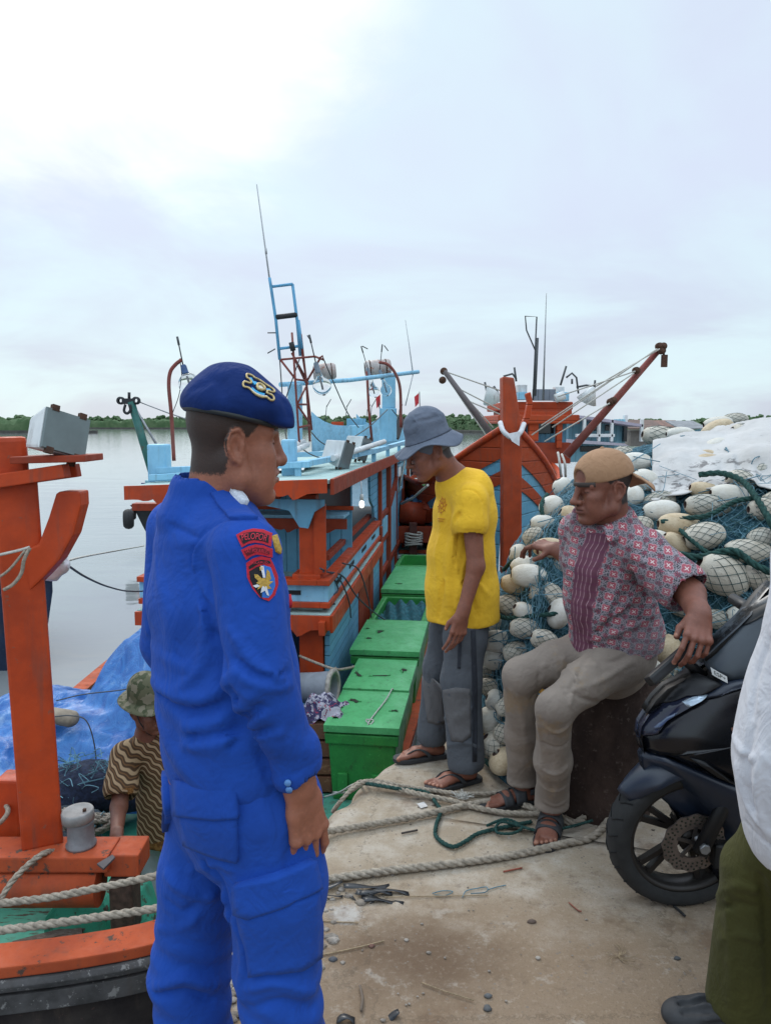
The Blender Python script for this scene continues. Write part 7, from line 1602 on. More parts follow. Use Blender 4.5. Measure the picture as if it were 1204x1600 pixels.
bc = Mb.mix((st_ - .5).abs().ramp(.40, .46) * .6, bc, (.20, .10, .04)); blot = Mb.noise(8, 4, .6, None, .8); bc = Mb.mix((blot - (bz + .27).abs().ramp(.06, .20, 0, .30)).ramp(.40, .46) * 0 + (blot + (bz + .42).ramp(.0, -.06, 0, .25)).ramp(.62, .66), bc, Mb.mix(Mb.noise(45, 3).ramp(.45, .6), (.13, .055, .016), (.26, .13, .04)))
Mb.color(bc); Mb.bump(Mb.noise(28, 4), .25, .006)
S = SDF(.03); S.loft([nkB + V3(0, 0, -.02), V3(-1.06, 3.74, .05), V3(-1.07, 3.74, -.10), V3(-1.08, 3.74, -.28), V3(-1.08, 3.72, -.50)], [(.08, .078), (.165, .105), (.18, .125), (.175, .13), (.18, .138)], lB, 'add', .04)
S.chain([nkB + V3(0, 0, -.05), sBR], [.07, .066]); cB_ = sBR + (eBR - sBR) * .62; S.cone(sBR, cB_, .070, .082); S.cone(cB_, eBR, .066, .075, 'sub', .004); S.chain([nkB + V3(0, 0, -.05), sBL], [.07, .066]); S.cone(sBL, sBL + (eBL - sBL) * .6, .07, .08)
S.econe(nkB + V3(0, -.01, 0), nkB + V3(.01, -.03, .1), (.062, .062), (.08, .08), lB, 'sub', .006); S.half(V3(0, 0, -.50), (0, 0, -1), 'int', .005); S.wrinkle(.0045, (8, 8, 6)); S.mesh('batik_shirt', .0066, Mb.m, BA, 2)
S = SDF(.03); S.cone(hpB + V3(0, -.02, 0), hpB + V3(0, 0, -.1), .15, .14)
for x0 in (-1.18, -1.0): S.chain([V3(x0, 3.79, -.58), V3(x0, 3.74, -.78), V3(x0, 3.76, -.86)], [.095, .08, .07])
S.half(V3(0, 0, -.885), (0, 0, -1)); S.mesh('trousers', .008, cloth('pale_cotton', (.46, .50, .53), (.40, .43, .46)).m, BA, 1)
Mc = Mat('camouflage', .85, .2); cn = Mc.noise(24, 2, .4); Mc.color(Mc.mix((cn > .53), Mc.mix((Mc.noise(31, 2, .4) > .52), (.10, .10, .06), (.055, .065, .035)), (.17, .155, .11)))
S = SDF(.015); P = H4.p; S.econe(P(-.010, 0, .062), P(-.014, 0, .118), (.088, .104), (.080, .097), H4.l); S.ell(P(-.014, 0, .116), np.array((.095, .079, .02)), H4.M); bh = S.mesh('bucket_hat', .005, Mc.m, BA, 2)
m = MB(); m.grid(lambda u, v: Vector(P(-.009 + (.108 + .05 * v) * math.cos(u * 2 * math.pi), (.090 + .05 * v) * math.sin(u * 2 * math.pi), (.066 - .018 * v - .012 * v * math.sin(u * 6.28 + 1.6)) + .006 * math.sin(u * 19) * v)), 40, 6); o = m.build('hat_brim', Mc.m, bh); md = o.modifiers.new('t', 'SOLIDIFY'); md.thickness = .004
m = MB(); m.tube([Vector(P(.02, -.086, .04)), Vector(P(.035, -.074, -.03)), Vector(P(.05, -.045, -.10)), Vector(P(.055, -.02, -.122))], .003, 5); m.build('chin_strap', M_black, bh)

# ================================================================ man in the white shirt at the right edge
WH = empty('person', (1.02, 1.78, 0), 'heavy man in long white shirt and olive trousers beside the scooter, cut by the frame', 'person')
S = SDF(.02); sk5 = skin_mat('skin_white', (.12, .05, .033), (.10, .035, .03))
fW = nrm((-.93, .37, 0)); lW = nrm((-.37, -.93, 0)); xW = .985; yW = 1.66
nkW = V3(1.06, 1.66, 1.40); H5 = Head(S, V3(1.03, 1.665, 1.55), fW, (0, 0, 1), 1.03, nkW + V3(0, 0, -.03))
S.cone(nkW, V3(1.02, 1.66, .8), .1, .13); sW = [V3(1.0, 1.48, 1.30), V3(1.12, 1.85, 1.30)]; eW = [V3(1.12, 1.44, 1.02), V3(1.18, 1.93, 1.02)]; wW = [V3(1.12, 1.50, .78), V3(1.06, 1.98, .84)]
for a, b, c_ in zip(sW, eW, wW): S.chain([nkW + V3(0, 0, -.06), a, b, c_], [.06, .05, .042, .028]); hand(S, c_, nrm(c_ - b), lW, fW, 1.0)
hpW = V3(1.02, 1.67, .80); lg = [(V3(*at(1222, 1335, 1.80)), V3(.955, 1.84, .47), V3(.93, 1.87, .09)), (V3(1.05, 1.60, .72), V3(1.04, 1.60, .42), V3(1.10, 1.60, .09))]
for a, b, c_ in lg: S.chain([hpW + V3(.04, 0, 0), a, b, c_], [.09, .07, .05, .04]); foot(S, c_, nrm((-.97, .10, 0)), 1.0)
wh_body = S.mesh('body', .006, sk5, WH, 1); H5.masks(wh_body)
S = SDF(.03); S.loft([nkW + V3(0, 0, -.02), V3(1.00, 1.66, 1.30), V3(1.03, 1.66, 1.12), V3(1.03, 1.665, .95), V3(1.025, 1.665, .84), V3(1.045, 1.67, .70), V3(1.075, 1.67, .62)], [(.085, .085), (.19, .125), (.19, .165), (.195, .20), (.20, .21), (.20, .195), (.20, .18)], lW, 'add', .05)
for a, b, c_ in zip(sW, eW, wW): S.chain([nkW + V3(0, 0, -.06), a], [.075, .075]); S.cone(a, a + (b - a) * .75, .078, .088)
S.half(V3(.95, 1.66, .64), (.55, 0, -1), 'int', .006); S.wrinkle(.005, (6, 6, 4)); wsh = S.mesh('white_shirt', .007, cloth('white_cotton', (.62, .62, .64), (.57, .57, .60), 300, .85, .3, 4).m, WH, 2)
creases(wsh, [([(1195, 900), (1172, 1000), (1160, 1100)], .009, .014), ([(1150, 1200), (1170, 1260), (1200, 1300)], .010, .014), ([(1180, 1120), (1165, 1190), (1180, 1260)], -.008, .014), ([(1200, 1000), (1180, 1060), (1172, 1140)], -.008, .012), ([(1145, 1150), (1165, 1180), (1200, 1190)], .006, .012), ([(1140, 1240), (1165, 1285), (1204, 1322)], -.004, .005), ([(1190, 1180), (1182, 1240), (1195, 1300)], .009, .012), ([(1160, 1040), (1150, 1100), (1152, 1160)], .006, .014)])
S = SDF(.03); S.cone(hpW + V3(.03, 0, -.02), hpW + V3(.03, 0, -.1), .15, .14)
S.loft([lg[0][0] + V3(.02, 0, .06), lg[0][0], lg[0][1], lg[0][2] + V3(.02, 0, .0)], [(.10, .11), (.092, .10), (.080, .088), (.088, .096)], lW, 'add', .03); S.loft([lg[1][0], lg[1][1], lg[1][2] + V3(0, 0, .03)], [(.12, .12), (.09, .095), (.085, .09)], lW, 'add', .03)
S.half(V3(0, 0, .06), (0, 0, -1), 'int', .004); S.wrinkle(.004, (7, 7, 4)); wtr = S.mesh('olive_trousers', .0065, cloth('olive_twill', (.060, .058, .014), (.045, .044, .011)).m, WH, 2)
creases(wtr, [([(1120, 1400), (1150, 1385), (1185, 1392)], .007, .012), ([(1118, 1425), (1150, 1412), (1188, 1420)], -.006, .010), ([(1125, 1470), (1150, 1460), (1185, 1468)], .006, .012), ([(1135, 1400), (1142, 1500), (1140, 1590)], .006, .016), ([(1188, 1370), (1196, 1450), (1200, 1580)], -.010, .012)])
# moulded clog with openings
def clog(an, td, parent):
    f, l, u = frame(td); g = V3(an[0], an[1], 0); S = SDF(.02); q = lambda x, y, z: g + f * x + l * y + u * z
    S.econe(q(-.05, 0, .045), q(.08, 0, .045), (.048, .048), (.053, .045), l); S.ell(q(.125, 0, .035), (.07, .055, .038), np.stack([f, l, u], 1)); S.cone(q(-.02, 0, .09), q(-.01, 0, .2), .05, .06, 'sub', .01)
    for yy in (-.034, .034, 0): S.cone(q(.05, yy, .088), q(.145, yy * .8, .066), .0125, .009, 'sub', .004)
    for yy in (-.05, .05): S.cone(q(.03, yy, .06), q(.10, yy * 1.05, .05), .010, .008, 'sub', .004)
    S.half(V3(0, 0, .003), (0, 0, -1), 'int', .004); return S.mesh('clog', .005, M_sand, parent, 2)
clog(lg[0][2], nrm((-.97, .10, 0)), WH); clog(lg[1][2], nrm((-.97, .10, 0)), WH)
# ---------------------------------------------------------------- green fish boxes along the deck
def green(name, c, c2): 
    M = Mat(name, .42, .4); a = M.noise(6, 5, .65); b_ = M.noise(26, 5, .7, M.co(scale=(1, 1, .5))); sc = M.noise(60, 3, .7, M.co(scale=(1, 5, 1)))
    col = M.mix(a.ramp(.35, .7), c, c2); col = M.mix(b_.ramp(.56, .7) * .55, col, (.035, .06, .03)); col = M.mix(sc.ramp(.62, .7) * .4, col, tuple(min(1, x * 1.9 + .05) for x in c)); M.color(col); M.bump(b_, .25, .01); M.rough(a.ramp(.3, .7, .3, .55)); return M.m
M_g1 = green('green_plastic', (.035, .27, .055), (.026, .20, .045)); M_g2 = green('green_lid', (.095, .42, .155), (.065, .33, .11)); M_gd2 = green('dark_green_inside', (.015, .13, .03), (.012, .10, .025))
M_hole = plain('torn_foam', (.028, .03, .018), .95)
def bax(p, w_, ln, yaw=.1):
    ys = Vector((yaw, 1, 0)).normalized(); xs = Vector((ys.y, -ys.x, 0)); return Vector(p), xs, ys
def fish_box(p, w_, ln, h, label, lid=True, gash=(), tilt=0.0, yaw=.13):
    o, xs, ys = bax(p, w_, ln, yaw); t = empty('fish_box', o + xs * w_ / 2 + ys * ln / 2, label, 'fish box', 'green insulated fish boxes on the boat deck')
    Q = lambda a, b, z, e=0: o + xs * (a * w_ + (e if a > .5 else -e)) + ys * (b * ln + (e if b > .5 else -e)) + Vector((0, 0, z))
    hh = h - (.055 if lid else 0)
    m = MB(); lo = [Q(a, b, .0, -.028) for a, b in ((0, 0), (1, 0), (1, 1), (0, 1))]; hi = [Q(a, b, hh, 0) for a, b in ((0, 0), (1, 0), (1, 1), (0, 1))]
    inn = [Q(a, b, hh, -.045) for a, b in ((0, 0), (1, 0), (1, 1), (0, 1))]; dn = [Q(a, b, hh - (.26 if not lid else .03), -.05) for a, b in ((0, 0), (1, 0), (1, 1), (0, 1))]
    m.add(lo + hi + inn + dn, [(3, 2, 1, 0)] + [(i, (i + 1) % 4, 4 + (i + 1) % 4, 4 + i) for i in range(4)] + [(4 + i, 4 + (i + 1) % 4, 8 + (i + 1) % 4, 8 + i) for i in range(4)] + [(8 + i, 8 + (i + 1) % 4, 12 + (i + 1) % 4, 12 + i) for i in range(4)] + [(12, 13, 14, 15)])
    m.build('tub', M_g1, t, bev=.014)
    m = MB(); r0 = [Q(a, b, hh - .075, .012) for a, b in ((0, 0), (1, 0), (1, 1), (0, 1))]; r1 = [Q(a, b, hh - .005, .016) for a, b in ((0, 0), (1, 0), (1, 1), (0, 1))]; r2 = [Q(a, b, hh - .005, -.012) for a, b in ((0, 0), (1, 0), (1, 1), (0, 1))]; r3 = [Q(a, b, hh - .075, -.012) for a, b in ((0, 0), (1, 0), (1, 1), (0, 1))]
    R4 = [r0, r1, r2, r3]; m.add(r0 + r1 + r2 + r3, [(k * 4 + i, k * 4 + (i + 1) % 4, ((k + 1) % 4) * 4 + (i + 1) % 4, ((k + 1) % 4) * 4 + i) for k in range(4) for i in range(4)]); m.build('rim', M_g1, t, bev=.008)
    for a in (.22, .72):          # moulded feet channels on the front wall
        m = MB(); m.box(Q(a, 0, .12, .0) - ys * -.006, (.07, .02, .16), Matrix((xs, ys, Vector((0, 0, 1)))).transposed(), .006); m.build('moulded_rib', M_g1, t)
    if lid:
        rs = random.Random(int(p[1] * 100)); n_ = 14; m = MB()
        def top(u, v): 
            e = min(u, 1 - u, v, 1 - v); return Q(u, v, h + .012 * math.sin(u * 3 + p[1]) * math.sin(v * 5) * min(1, e * 8) + .010 * min(1, e * 10) + tilt * v, .02 * (1 - 2 * 0))
        g1 = [[top(i / n_, j / n_) for j in range(n_ + 1)] for i in range(n_ + 1)]
        m.grid(lambda u, v: g1[round(u * n_)][round(v * n_)], n_ + 1, n_ + 1)
        ed = [g1[i][0] for i in range(n_)] + [g1[n_][j] for j in range(n_)] + [g1[i][n_] for i in range(n_, 0, -1)] + [g1[0][j] for j in range(n_, 0, -1)]
        k = len(ed); m.add(ed + [q - Vector((0, 0, .045)) for q in ed], [(i, (i + 1) % k, k + (i + 1) % k, k + i) for i in range(k)])
        m.build('lid', M_g2, t, bev=.0)
        for (a, b, la, lb, rot_) in gash:
            m = MB(); pts = []
            for i in range(16):
                th = 2 * math.pi * i / 16; du = la * math.cos(th) * (1 + .3 * rs.uniform(-1, 1)); dv = lb * math.sin(th) * (1 + .6 * rs.uniform(-1, 1)); pts.append((a + du * math.cos(rot_) - dv * math.sin(rot_), b + du * math.sin(rot_) + dv * math.cos(rot_)))
            m.prism([top(*q) + Vector((0, 0, .002)) for q in pts], (0, 0, .003)); m.build('torn_hole', M_hole, t)
            m = MB(); m.tube([top(*q) + Vector((0, 0, .004)) for q in pts[:11]], .0045, 5); m.build('torn_edge', M_g2, t)
    return t, Q
DZ = -.90
fish_box((-.385, 4.88, DZ), .46, .64, .535, 'green fish box nearest the quay, lid tied with thin cord', gash=((.28, .62, .10, .035, -.3), (.86, .40, .06, .02, .2)))
fish_box((-.30, 5.60, DZ), .46, .70, .535, 'green fish box with a big torn bulge across its lid, second from the quay', gash=((.16, .42, .10, .03, -.9), (.82, .55, .05, .05, .4), (.5, .36, .12, .012, .1)))
fish_box((-.285, 6.42, DZ), .56, .95, .585, 'green fish box with raised pale lid beside the red cabin panel', gash=((.22, .30, .05, .02, -.2), (.34, .52, .06, .025, .2), (.10, .62, .04, .015, 0)), tilt=.01)
tb_, Qb = fish_box((-.16, 7.62, DZ), .56, 1.1, .53, 'open green fish box stuffed with teal netting', lid=False)
m = MB(); m.grid(lambda u, v: Qb(.09 + .82 * u, .06 + .88 * v, .46 + .09 * math.sin(u * 3.1) * math.sin(v * 3.1) + .03 * math.sin(u * 23 + v * 7) + .02 * math.sin(v * 31 + u * 4)), 26, 26); nb_ = m.build('netting', plain('teal_netting', (.03, .14, .17), .95, 0, .55, 40, .8)); tag(recenter(nb_), 'bundle of teal netting inside the open green box', 'netting')
fish_box((-.03, 8.85, DZ), .60, 1.45, .585, 'green fish box with flat lid beyond the teal netting', gash=((.3, .2, .06, .012, .1),))
fish_box((.14, 10.45, DZ), .62, .9, .57, 'empty open green fish box farthest along the deck', lid=False)
m = MB(); P0 = atz(613, 1082, -.33); m.tube(spline([Vector((-.10, 4.862, -.60)), Vector((-.105, 4.86, -.46)), Vector((-.115, 4.855, -.375)), Vector((-.10, 4.90, -.345)), Vector((.0, 5.25, -.340)), Vector((.05, 5.50, -.345)), Vector((.06, 5.57, -.40))], 6), .005, 6); m.tube(spline([Vector((-.13, 4.88, -.342)), Vector((-.10, 4.86, -.36)), Vector((-.08, 4.89, -.342)), Vector((-.13, 4.90, -.342))], 5), .005, 5); tag(recenter(m.build('cord', M_ropew)), 'thin cord tied over the nearest green box lid', 'cord')
# second-deck box far behind with stencilled letters
t = empty('fish_box', at(668, 775, 13.8), 'bright green fish box with dark lettering far behind the bowed head', 'fish box')
gb = at(668, 780, 13.8); m = MB(); m.box(gb + Vector((0, .35, -.02)), (.50, .70, .46)); m.build('tub', green('bright_green', (.03, .30, .04), (.025, .25, .035)), t, bev=.02)
m = MB(); m.box(gb + Vector((0, .35, .225)), (.54, .74, .05)); m.box(gb + Vector((0, .35, .255)), (.46, .66, .02)); m.build('lid', M_g2, t, bev=.015)
vs, fs = text_mesh('AK INDRA', .075, 0); me = bpy.data.meshes.new('lettering'); me.from_pydata([(gb.x + v.x, gb.y - .003, gb.z + .12 + v.y) for v in vs], [], fs); link('lettering', me, M_hole, t)
vs, fs = text_mesh('A  P', .075, 0); me = bpy.data.meshes.new('lettering'); me.from_pydata([(gb.x + v.x, gb.y - .003, gb.z + .0 + v.y) for v in vs], [], fs); link('lettering', me, M_hole, t)

# tub, bundle and crate between cabin and boxes
t = empty('plastic_tub', at(495, 1090, 5.45), 'grey plastic tub lying on its side in front of the cabin', 'tub')
m = MB(); c_ = at(492, 1075, 5.5); m.lathe([(0, -.20), (.105, -.20), (.115, .0), (.125, .10), (.125, .14), (.108, .14), (.10, .0), (0, -.12)], c_, (1, -.25, .06), 28); m.build('tub_wall', plain('tub_grey', (.24, .26, .29), .6, 0, .3, 7), t)
m = MB(); m.lathe([(.118, .125), (.142, .125), (.142, .155), (.108, .155), (.108, .125)], c_, (1, -.25, .06), 28); m.build('tub_lip', plain('tub_lip', (.42, .38, .33), .8, 0, .5, 30), t)
Cb = Mat('printed_cloth', .85); n = Cb.noise(13, 4, .7, None, 1.5); n2 = Cb.noise(17, 3, .6, None, 2.0); Cb.color(Cb.mix((n2 > .60), Cb.mix((n > .5), (.035, .03, .09), (.42, .40, .46)), (.32, .04, .09))); Cb.bump(n, .8, .03)
m = MB(); b0 = at(504, 1100, 5.12); m.grid(lambda u, v: b0 + Vector(((u - .5) * .30 + .03 * math.sin(v * 9), (v - .5) * .30, -.06 + .13 * math.sin(u * math.pi) * math.sin(v * math.pi) + .018 * math.sin(u * 17 + v * 5) + .014 * math.sin(v * 23 - u * 6))), 30, 30); tag(recenter(m.build('cloth_bundle', Cb.m)), 'crumpled purple and white cloth on the crate beside the green box', 'cloth')
t = empty('crate', at(494, 1205, 5.1), 'brown wooden crate standing left of the nearest green box', 'crate'); m = MB(); c_ = at(497, 1165, 5.12)
for i in range(4): m.box((c_.x - .02, c_.y, -.86 + .03 + .125 * i), (.30, .30, .105))
m.build('crate_board', paint('crate_wood', (.20, .09, .05), (.14, .07, .045), (.30, .16, .09), .85, 8, .56), t, bev=.004)
for dx in (-.14, .14):
    m = MB(); m.box((c_.x - .02 + dx, c_.y - .155, -.64), (.04, .025, .50)); m.build('crate_post', M_rust, t)
m = MB(); m.box((c_.x - .02, c_.y, -.4), (.28, .28, .02)); m.build('crate_top', M_rust, t)
m = MB(); m.tube(spline([at(468, 1025, 5.85), at(500, 1038, 5.7), at(524, 1046, 5.6), at(540, 1045, 5.8), at(556, 1041, 6.2)], 6), .011, 7); m.lathe([(0, -.02), (.022, 0), (0, .02)], at(524, 1046, 5.6), (1, 0, 0), 8); tag(recenter(m.build('mooring_line', M_rope)), 'pale mooring line with a knot slung in front of the cabin planking', 'rope')
m = MB(); 
for q in ([(505, 893), (535, 900), (560, 935), (600, 968), (640, 985)], [(520, 900), (528, 922), (515, 935), (530, 950)], [(500, 888), (530, 905), (545, 940), (548, 965)], [(535, 880), (560, 890), (575, 935), (580, 965)]): m.tube(spline([at(x, y, 5.9 + (x - 500) / 140 * 2.2) for x, y in q], 6), .007, 6)
tag(recenter(m.build('tangled_line', plain('dark_line', (.06, .07, .09), .9))), 'dark tangled lines tied round the cabin railing corner', 'rope')

# ---------------------------------------------------------------- bollard
t = empty('bollard', (.915, 3.12, 0), 'dark brown concrete bollard the man in the flowered shirt sits against', 'bollard')
S = SDF(.02); S.econe((.915, 3.12, 0), (.915, 3.13, .60), (.205, .205), (.215, .215), (1, 0, 0)); S.half((0, 0, .635), (0, 0, 1), 'int', .02); S.half((0, 0, -.02), (0, 0, -1)); S.wrinkle(.006, (6, 6, 3)); S.wrinkle(.003, (25, 25, 14))
Bm = Mat('grimy_concrete', .9, .2); n = Bm.noise(5, 5, .7, Bm.co(scale=(1, 1, .5))); n2 = Bm.noise(38, 4, .7); c = Bm.mix(n.ramp(.35, .68), (.030, .019, .016), (.070, .045, .036)); c = Bm.mix(n2.ramp(.58, .68) * .6, c, (.13, .10, .085)); Bm.color(c); Bm.bump(n2, .6, .012); S.mesh('bollard_stump', .010, Bm.m, t, 1)
put_o = bpy.data.objects.new('old_float', FMESH['g']); COL.objects.link(put_o); put_o.location = at(1003, 1036, 2.98); put_o.rotation_euler = (.1, .15, .3); put_o.scale = (.16, .10, .05); tag(put_o, 'flattened worn float lying on the bollard top beside the seated man', 'net float')

# ---------------------------------------------------------------- scooter
SX, SY = 1.0, 2.44
TS = empty('scooter', (SX + .6, SY, 0), 'matte dark blue motor scooter parked with its front wheel towards the bollard', 'scooter')
lean = R(7)
def sc(X, Yl, Z):           # forward, left (towards the camera), up
    y = Yl * math.cos(lean) + Z * math.sin(lean); z = -Yl * math.sin(lean) + Z * math.cos(lean)
    yaw = R(4); x = -X; return Vector((SX + x * math.cos(yaw) + y * math.sin(yaw) * 1, SY + x * math.sin(yaw) * 1 - y, z))
def pz(px, py, Yl=None):     # photo point -> (X, Z) on the fairing surface
    if Yl is None:
        Yl = .14
        for _ in range(8): q_ = pz(px, py, Yl); Yl = .5 * Yl + .5 * (wfun(*q_) + .012)
        return q_
    d = pix_dir(px, py); o = Vector((0, 0, EYE)); A = sc(0, Yl, 0); ex = sc(1, Yl, 0) - A; ez = sc(0, Yl, 1) - A; nn_ = ex.cross(ez); k = (A - o).dot(nn_) / d.dot(nn_); q = o + d * k - A; return q.dot(ex), q.dot(ez)
M_sb = Mat('matte_navy', .34, .5); M_sb.color(M_sb.mix(M_sb.noise(9, 4).ramp(.3, .7), (.013, .020, .036), (.016, .025, .044))); M_sb.bump(M_sb.noise(400, 1), .04, .001); M_sb.set(Coat_Weight=.15, Coat_Roughness=.3); M_sb = M_sb.m
M_sk = plain('gloss_black_panel', (.006, .007, .011), .22, 0, .2); M_sm = plain('matte_black_plastic', (.007, .008, .010), .5, 0, .3, 40, .05); M_tyre = plain('tyre_rubber', (.020, .020, .020), .85, 0, .35, 30, .2); M_rim = plain('bronze_rim', (.030, .026, .024), .4, .4, .2); M_disc = plain('brake_disc', (.23, .19, .17), .4, .7, .35, 25, .05)
M_lens = plain('headlamp_lens', (.020, .024, .045), .06, 0, .2); M_led = plain('lamp_strip', (.50, .62, .74), .15, .3, .2, 30); M_smoke = plain('smoke_screen', (.055, .070, .085), .32, 0, .15)
def wfun(X, Z):
    xf = float(np.interp(Z, [.30, .45, .58, .66, .76, .88, 1.0, 1.2], [-.08, .05, .19, .20, .12, .02, -.08, -.22])); return .185 * math.sqrt(max(0, min(1, (xf - X) / .42)))
def panel(name, pts, mat, lift=0.0, both=True, step=.02, thick=.006, rings=7):
    xz = dense([pz(*q) for q in pts], step); cx = sum(a for a, b in xz) / len(xz); cz = sum(b for a, b in xz) / len(xz); k = len(xz)
    for sg in ((1, -1) if both else (1,)):
        for off_ in (0,):
            vs = []; 
            for r in range(rings):
                f = r / rings; vs += [sc(x + (cx - x) * f, sg * (wfun(x + (cx - x) * f, z + (cz - z) * f) + lift + .010 * min(1, f * 4)), z + (cz - z) * f) for x, z in xz]
            vs.append(sc(cx, sg * (wfun(cx, cz) + lift + .010), cz)); ce = len(vs) - 1; b = len(vs); vs += [sc(x, sg * (wfun(x, z) + lift - .03), z) for x, z in xz]
            fs = [(r * k + j, r * k + (j + 1) % k, (r + 1) * k + (j + 1) % k, (r + 1) * k + j) for r in range(rings - 1) for j in range(k)] + [((rings - 1) * k + j, (rings - 1) * k + (j + 1) % k, ce) for j in range(k)] + [(b + j, b + (j + 1) % k, (j + 1) % k, j) for j in range(k)]
            MB().add(vs, fs, True).build(name, mat, TS)
# dark core under the panels
S = SDF(.03)
S.cone(sc(.02, 0, .66), sc(-.18, 0, .86), .085, .10); S.cone(sc(-.02, 0, .60), sc(-.28, 0, .42), .10, .11); S.cone(sc(-.18, 0, .86), sc(-.24, 0, 1.02), .08, .05); S.mesh('front_core', .012, M_sm, TS, 1)
panel('side_fairing', [(999, 1153), (1014, 1153), (1034, 1135), (1064, 1117), (1100, 1096), (1128, 1078), (1150, 1074), (1230, 1060), (1230, 1246), (1160, 1226), (1100, 1203), (1040, 1181), (1003, 1174)], M_sk, .0)
panel('upper_cowl', [(1008, 1113), (1022, 1092), (1040, 1074), (1066, 1061), (1098, 1060), (1130, 1071), (1112, 1083), (1075, 1087), (1038, 1099)], M_sm, .006)
panel('cowl_edge', [(1112, 1083), (1131, 1071), (1150, 1066), (1230, 1050), (1230, 1064), (1150, 1075), (1130, 1078), (1104, 1093), (1098, 1089)], M_sb, .008)
panel('headlamp', [(997, 1151), (1000, 1132), (1012, 1114), (1038, 1101), (1075, 1089), (1106, 1085), (1098, 1094), (1062, 1115), (1032, 1133), (1013, 1152)], M_lens, .006)
panel('lamp_strip', [(1064, 1096), (1084, 1089), (1104, 1086), (1097, 1092), (1078, 1102), (1070, 1104)], M_led, .013, thick=.002); panel('lamp_strip', [(1018, 1136), (1040, 1118), (1060, 1110), (1042, 1122), (1022, 1140)], plain('lamp_strip_dim', (.10, .13, .20), .1, .4), .012, thick=.002)
panel('lower_fairing', [(1000, 1180), (1040, 1187), (1100, 1212), (1160, 1236), (1230, 1260), (1230, 1345), (1150, 1330), (1112, 1332), (1092, 1306), (1070, 1281), (1046, 1259), (1020, 1236), (1005, 1207)], M_sb, .014)
panel('fairing_vent', [(1078, 1185), (1100, 1190), (1135, 1215), (1150, 1228), (1120, 1215)], M_sm, .010)
panel('leg_shield', [(1048, 1262), (1072, 1282), (1094, 1308), (1112, 1333), (1150, 1332), (1230, 1345), (1230, 1400), (1130, 1385), (1096, 1345), (1062, 1290)], M_sk, .004)
panel('windscreen', [(1096, 1026), (1120, 1003), (1150, 976), (1172, 960), (1230, 925), (1230, 1055), (1142, 1065), (1112, 1052), (1104, 1036)], M_smoke, .0)
panel('screen_edge', [(1096, 1026), (1120, 1003), (1150, 976), (1172, 960), (1230, 925), (1230, 936), (1174, 968), (1152, 984), (1122, 1010), (1101, 1033)], M_sm, .008)
m = MB(); m.beam(at(1013, 1066, 2.30), at(1077, 1010, 2.36), .035, .05, (0, -1, .4), .01); m.build('mirror', M_sm, TS)
m = MB(); m.tube([at(1068, 1030, 2.34), at(1090, 1050, 2.36), at(1110, 1066, 2.38)], .016, 8); m.build('mirror_stem', M_sm, TS)
m = MB(); m.tube([sc(-.24, -.24, .96), sc(-.20, 0, .97), sc(-.24, .24, .96)], .016, 10); m.tube([sc(-.24, .18, .96), sc(-.25, .34, .95)], .020, 10); m.tube([sc(-.24, -.18, .96), sc(-.25, -.34, .95)], .020, 10); m.build('handlebar', M_sm, TS)
# sticker on the screen
a0 = pz(1110, 1048); a1 = pz(1135, 1062); 
def stk(u, v, l=0): X = a0[0] + (a1[0] - a0[0]) * u - .0 * v; Z = a0[1] + (a1[1] - a0[1]) * u + .018 * v; return sc(X, wfun(X, Z) + .014 + l, Z)
m = MB(); m.grid(lambda u, v: stk(u, v - .5), 8, 4); st_ = m.build('screen_sticker', plain('sticker_pale', (.62, .62, .60), .5), TS)
vs, fs = text_mesh('ESP+', 1, 0); w_ = max(v.x for v in vs); me = bpy.data.meshes.new('sticker_lettering'); me.from_pydata([tuple(stk(.5 + v.x / w_ * .36, v.y * .8, .002)) for v in vs], [], fs); link('sticker_lettering', me, M_hole, st_)
# front wheel, disc, fork and mudguard
wc = lambda r, a, y: sc(.93 * r * math.cos(a) + .01, y, .262 + .93 * r * math.sin(a))
def ring(nm, prof, mat, par=TS, n=56, sm=True):
    m = MB(); m.grid(lambda u, v: wc(prof[round(v * (len(prof) - 1))][0], u * 2 * math.pi, prof[round(v * (len(prof) - 1))][1]), n + 1, len(prof), sm); return m.build(nm, mat, par)
WHL = ring('front_wheel', [(.222, .030), (.228, .036), (.212, .038), (.200, .030), (.195, 0), (.200, -.030), (.212, -.038), (.228, -.036), (.222, -.030)], M_rim)
WHL.name = 'front_wheel'
tyre_o = ring('tyre', [(.216, .040), (.232, .050), (.252, .052), (.268, .045), (.278, .028), (.282, 0), (.278, -.028), (.268, -.045), (.252, -.052), (.232, -.050), (.216, -.040)], M_tyre, WHL, 72)
m = MB()
for i in range(26):
    a = i / 26 * 2 * math.pi
    for sg in (-1, 1): m.tube([wc(.2815, a, .006 * sg), wc(.279, a + .06, .026 * sg), wc(.268, a + .11, .0445 * sg)], .0032, 4)
m.build('tread_groove', plain('groove_black', (.006, .006, .006), .95), WHL)
for i in range(5):
    a = i / 5 * 2 * math.pi + .5; m = MB()
    for da in (-.13, .13): m.beam(wc(.03, a, 0), wc(.205, a + da, 0), .018, .022, sc(0, 1, 0) - sc(0, 0, 0))
    m.build('spoke', M_rim, WHL)
m = MB(); m.grid(lambda u, v: wc([.02, .045, .045, .02][round(v * 3)], u * 6.2832, [.05, .045, -.045, -.05][round(v * 3)]), 25, 4); m.build('hub', M_rim, WHL)
m = MB(); m.grid(lambda u, v: wc([.058, .072, .112 + .003 * math.cos(u * 6.2832 * 12), .112 + .003 * math.cos(u * 6.2832 * 12), .072, .058][round(v * 5)], u * 6.2832, [.060, .060, .060, .055, .055, .055][round(v * 5)]), 97, 6, False); dsc = m.build('brake_disc', M_disc, WHL, smooth=False)
m = MB()
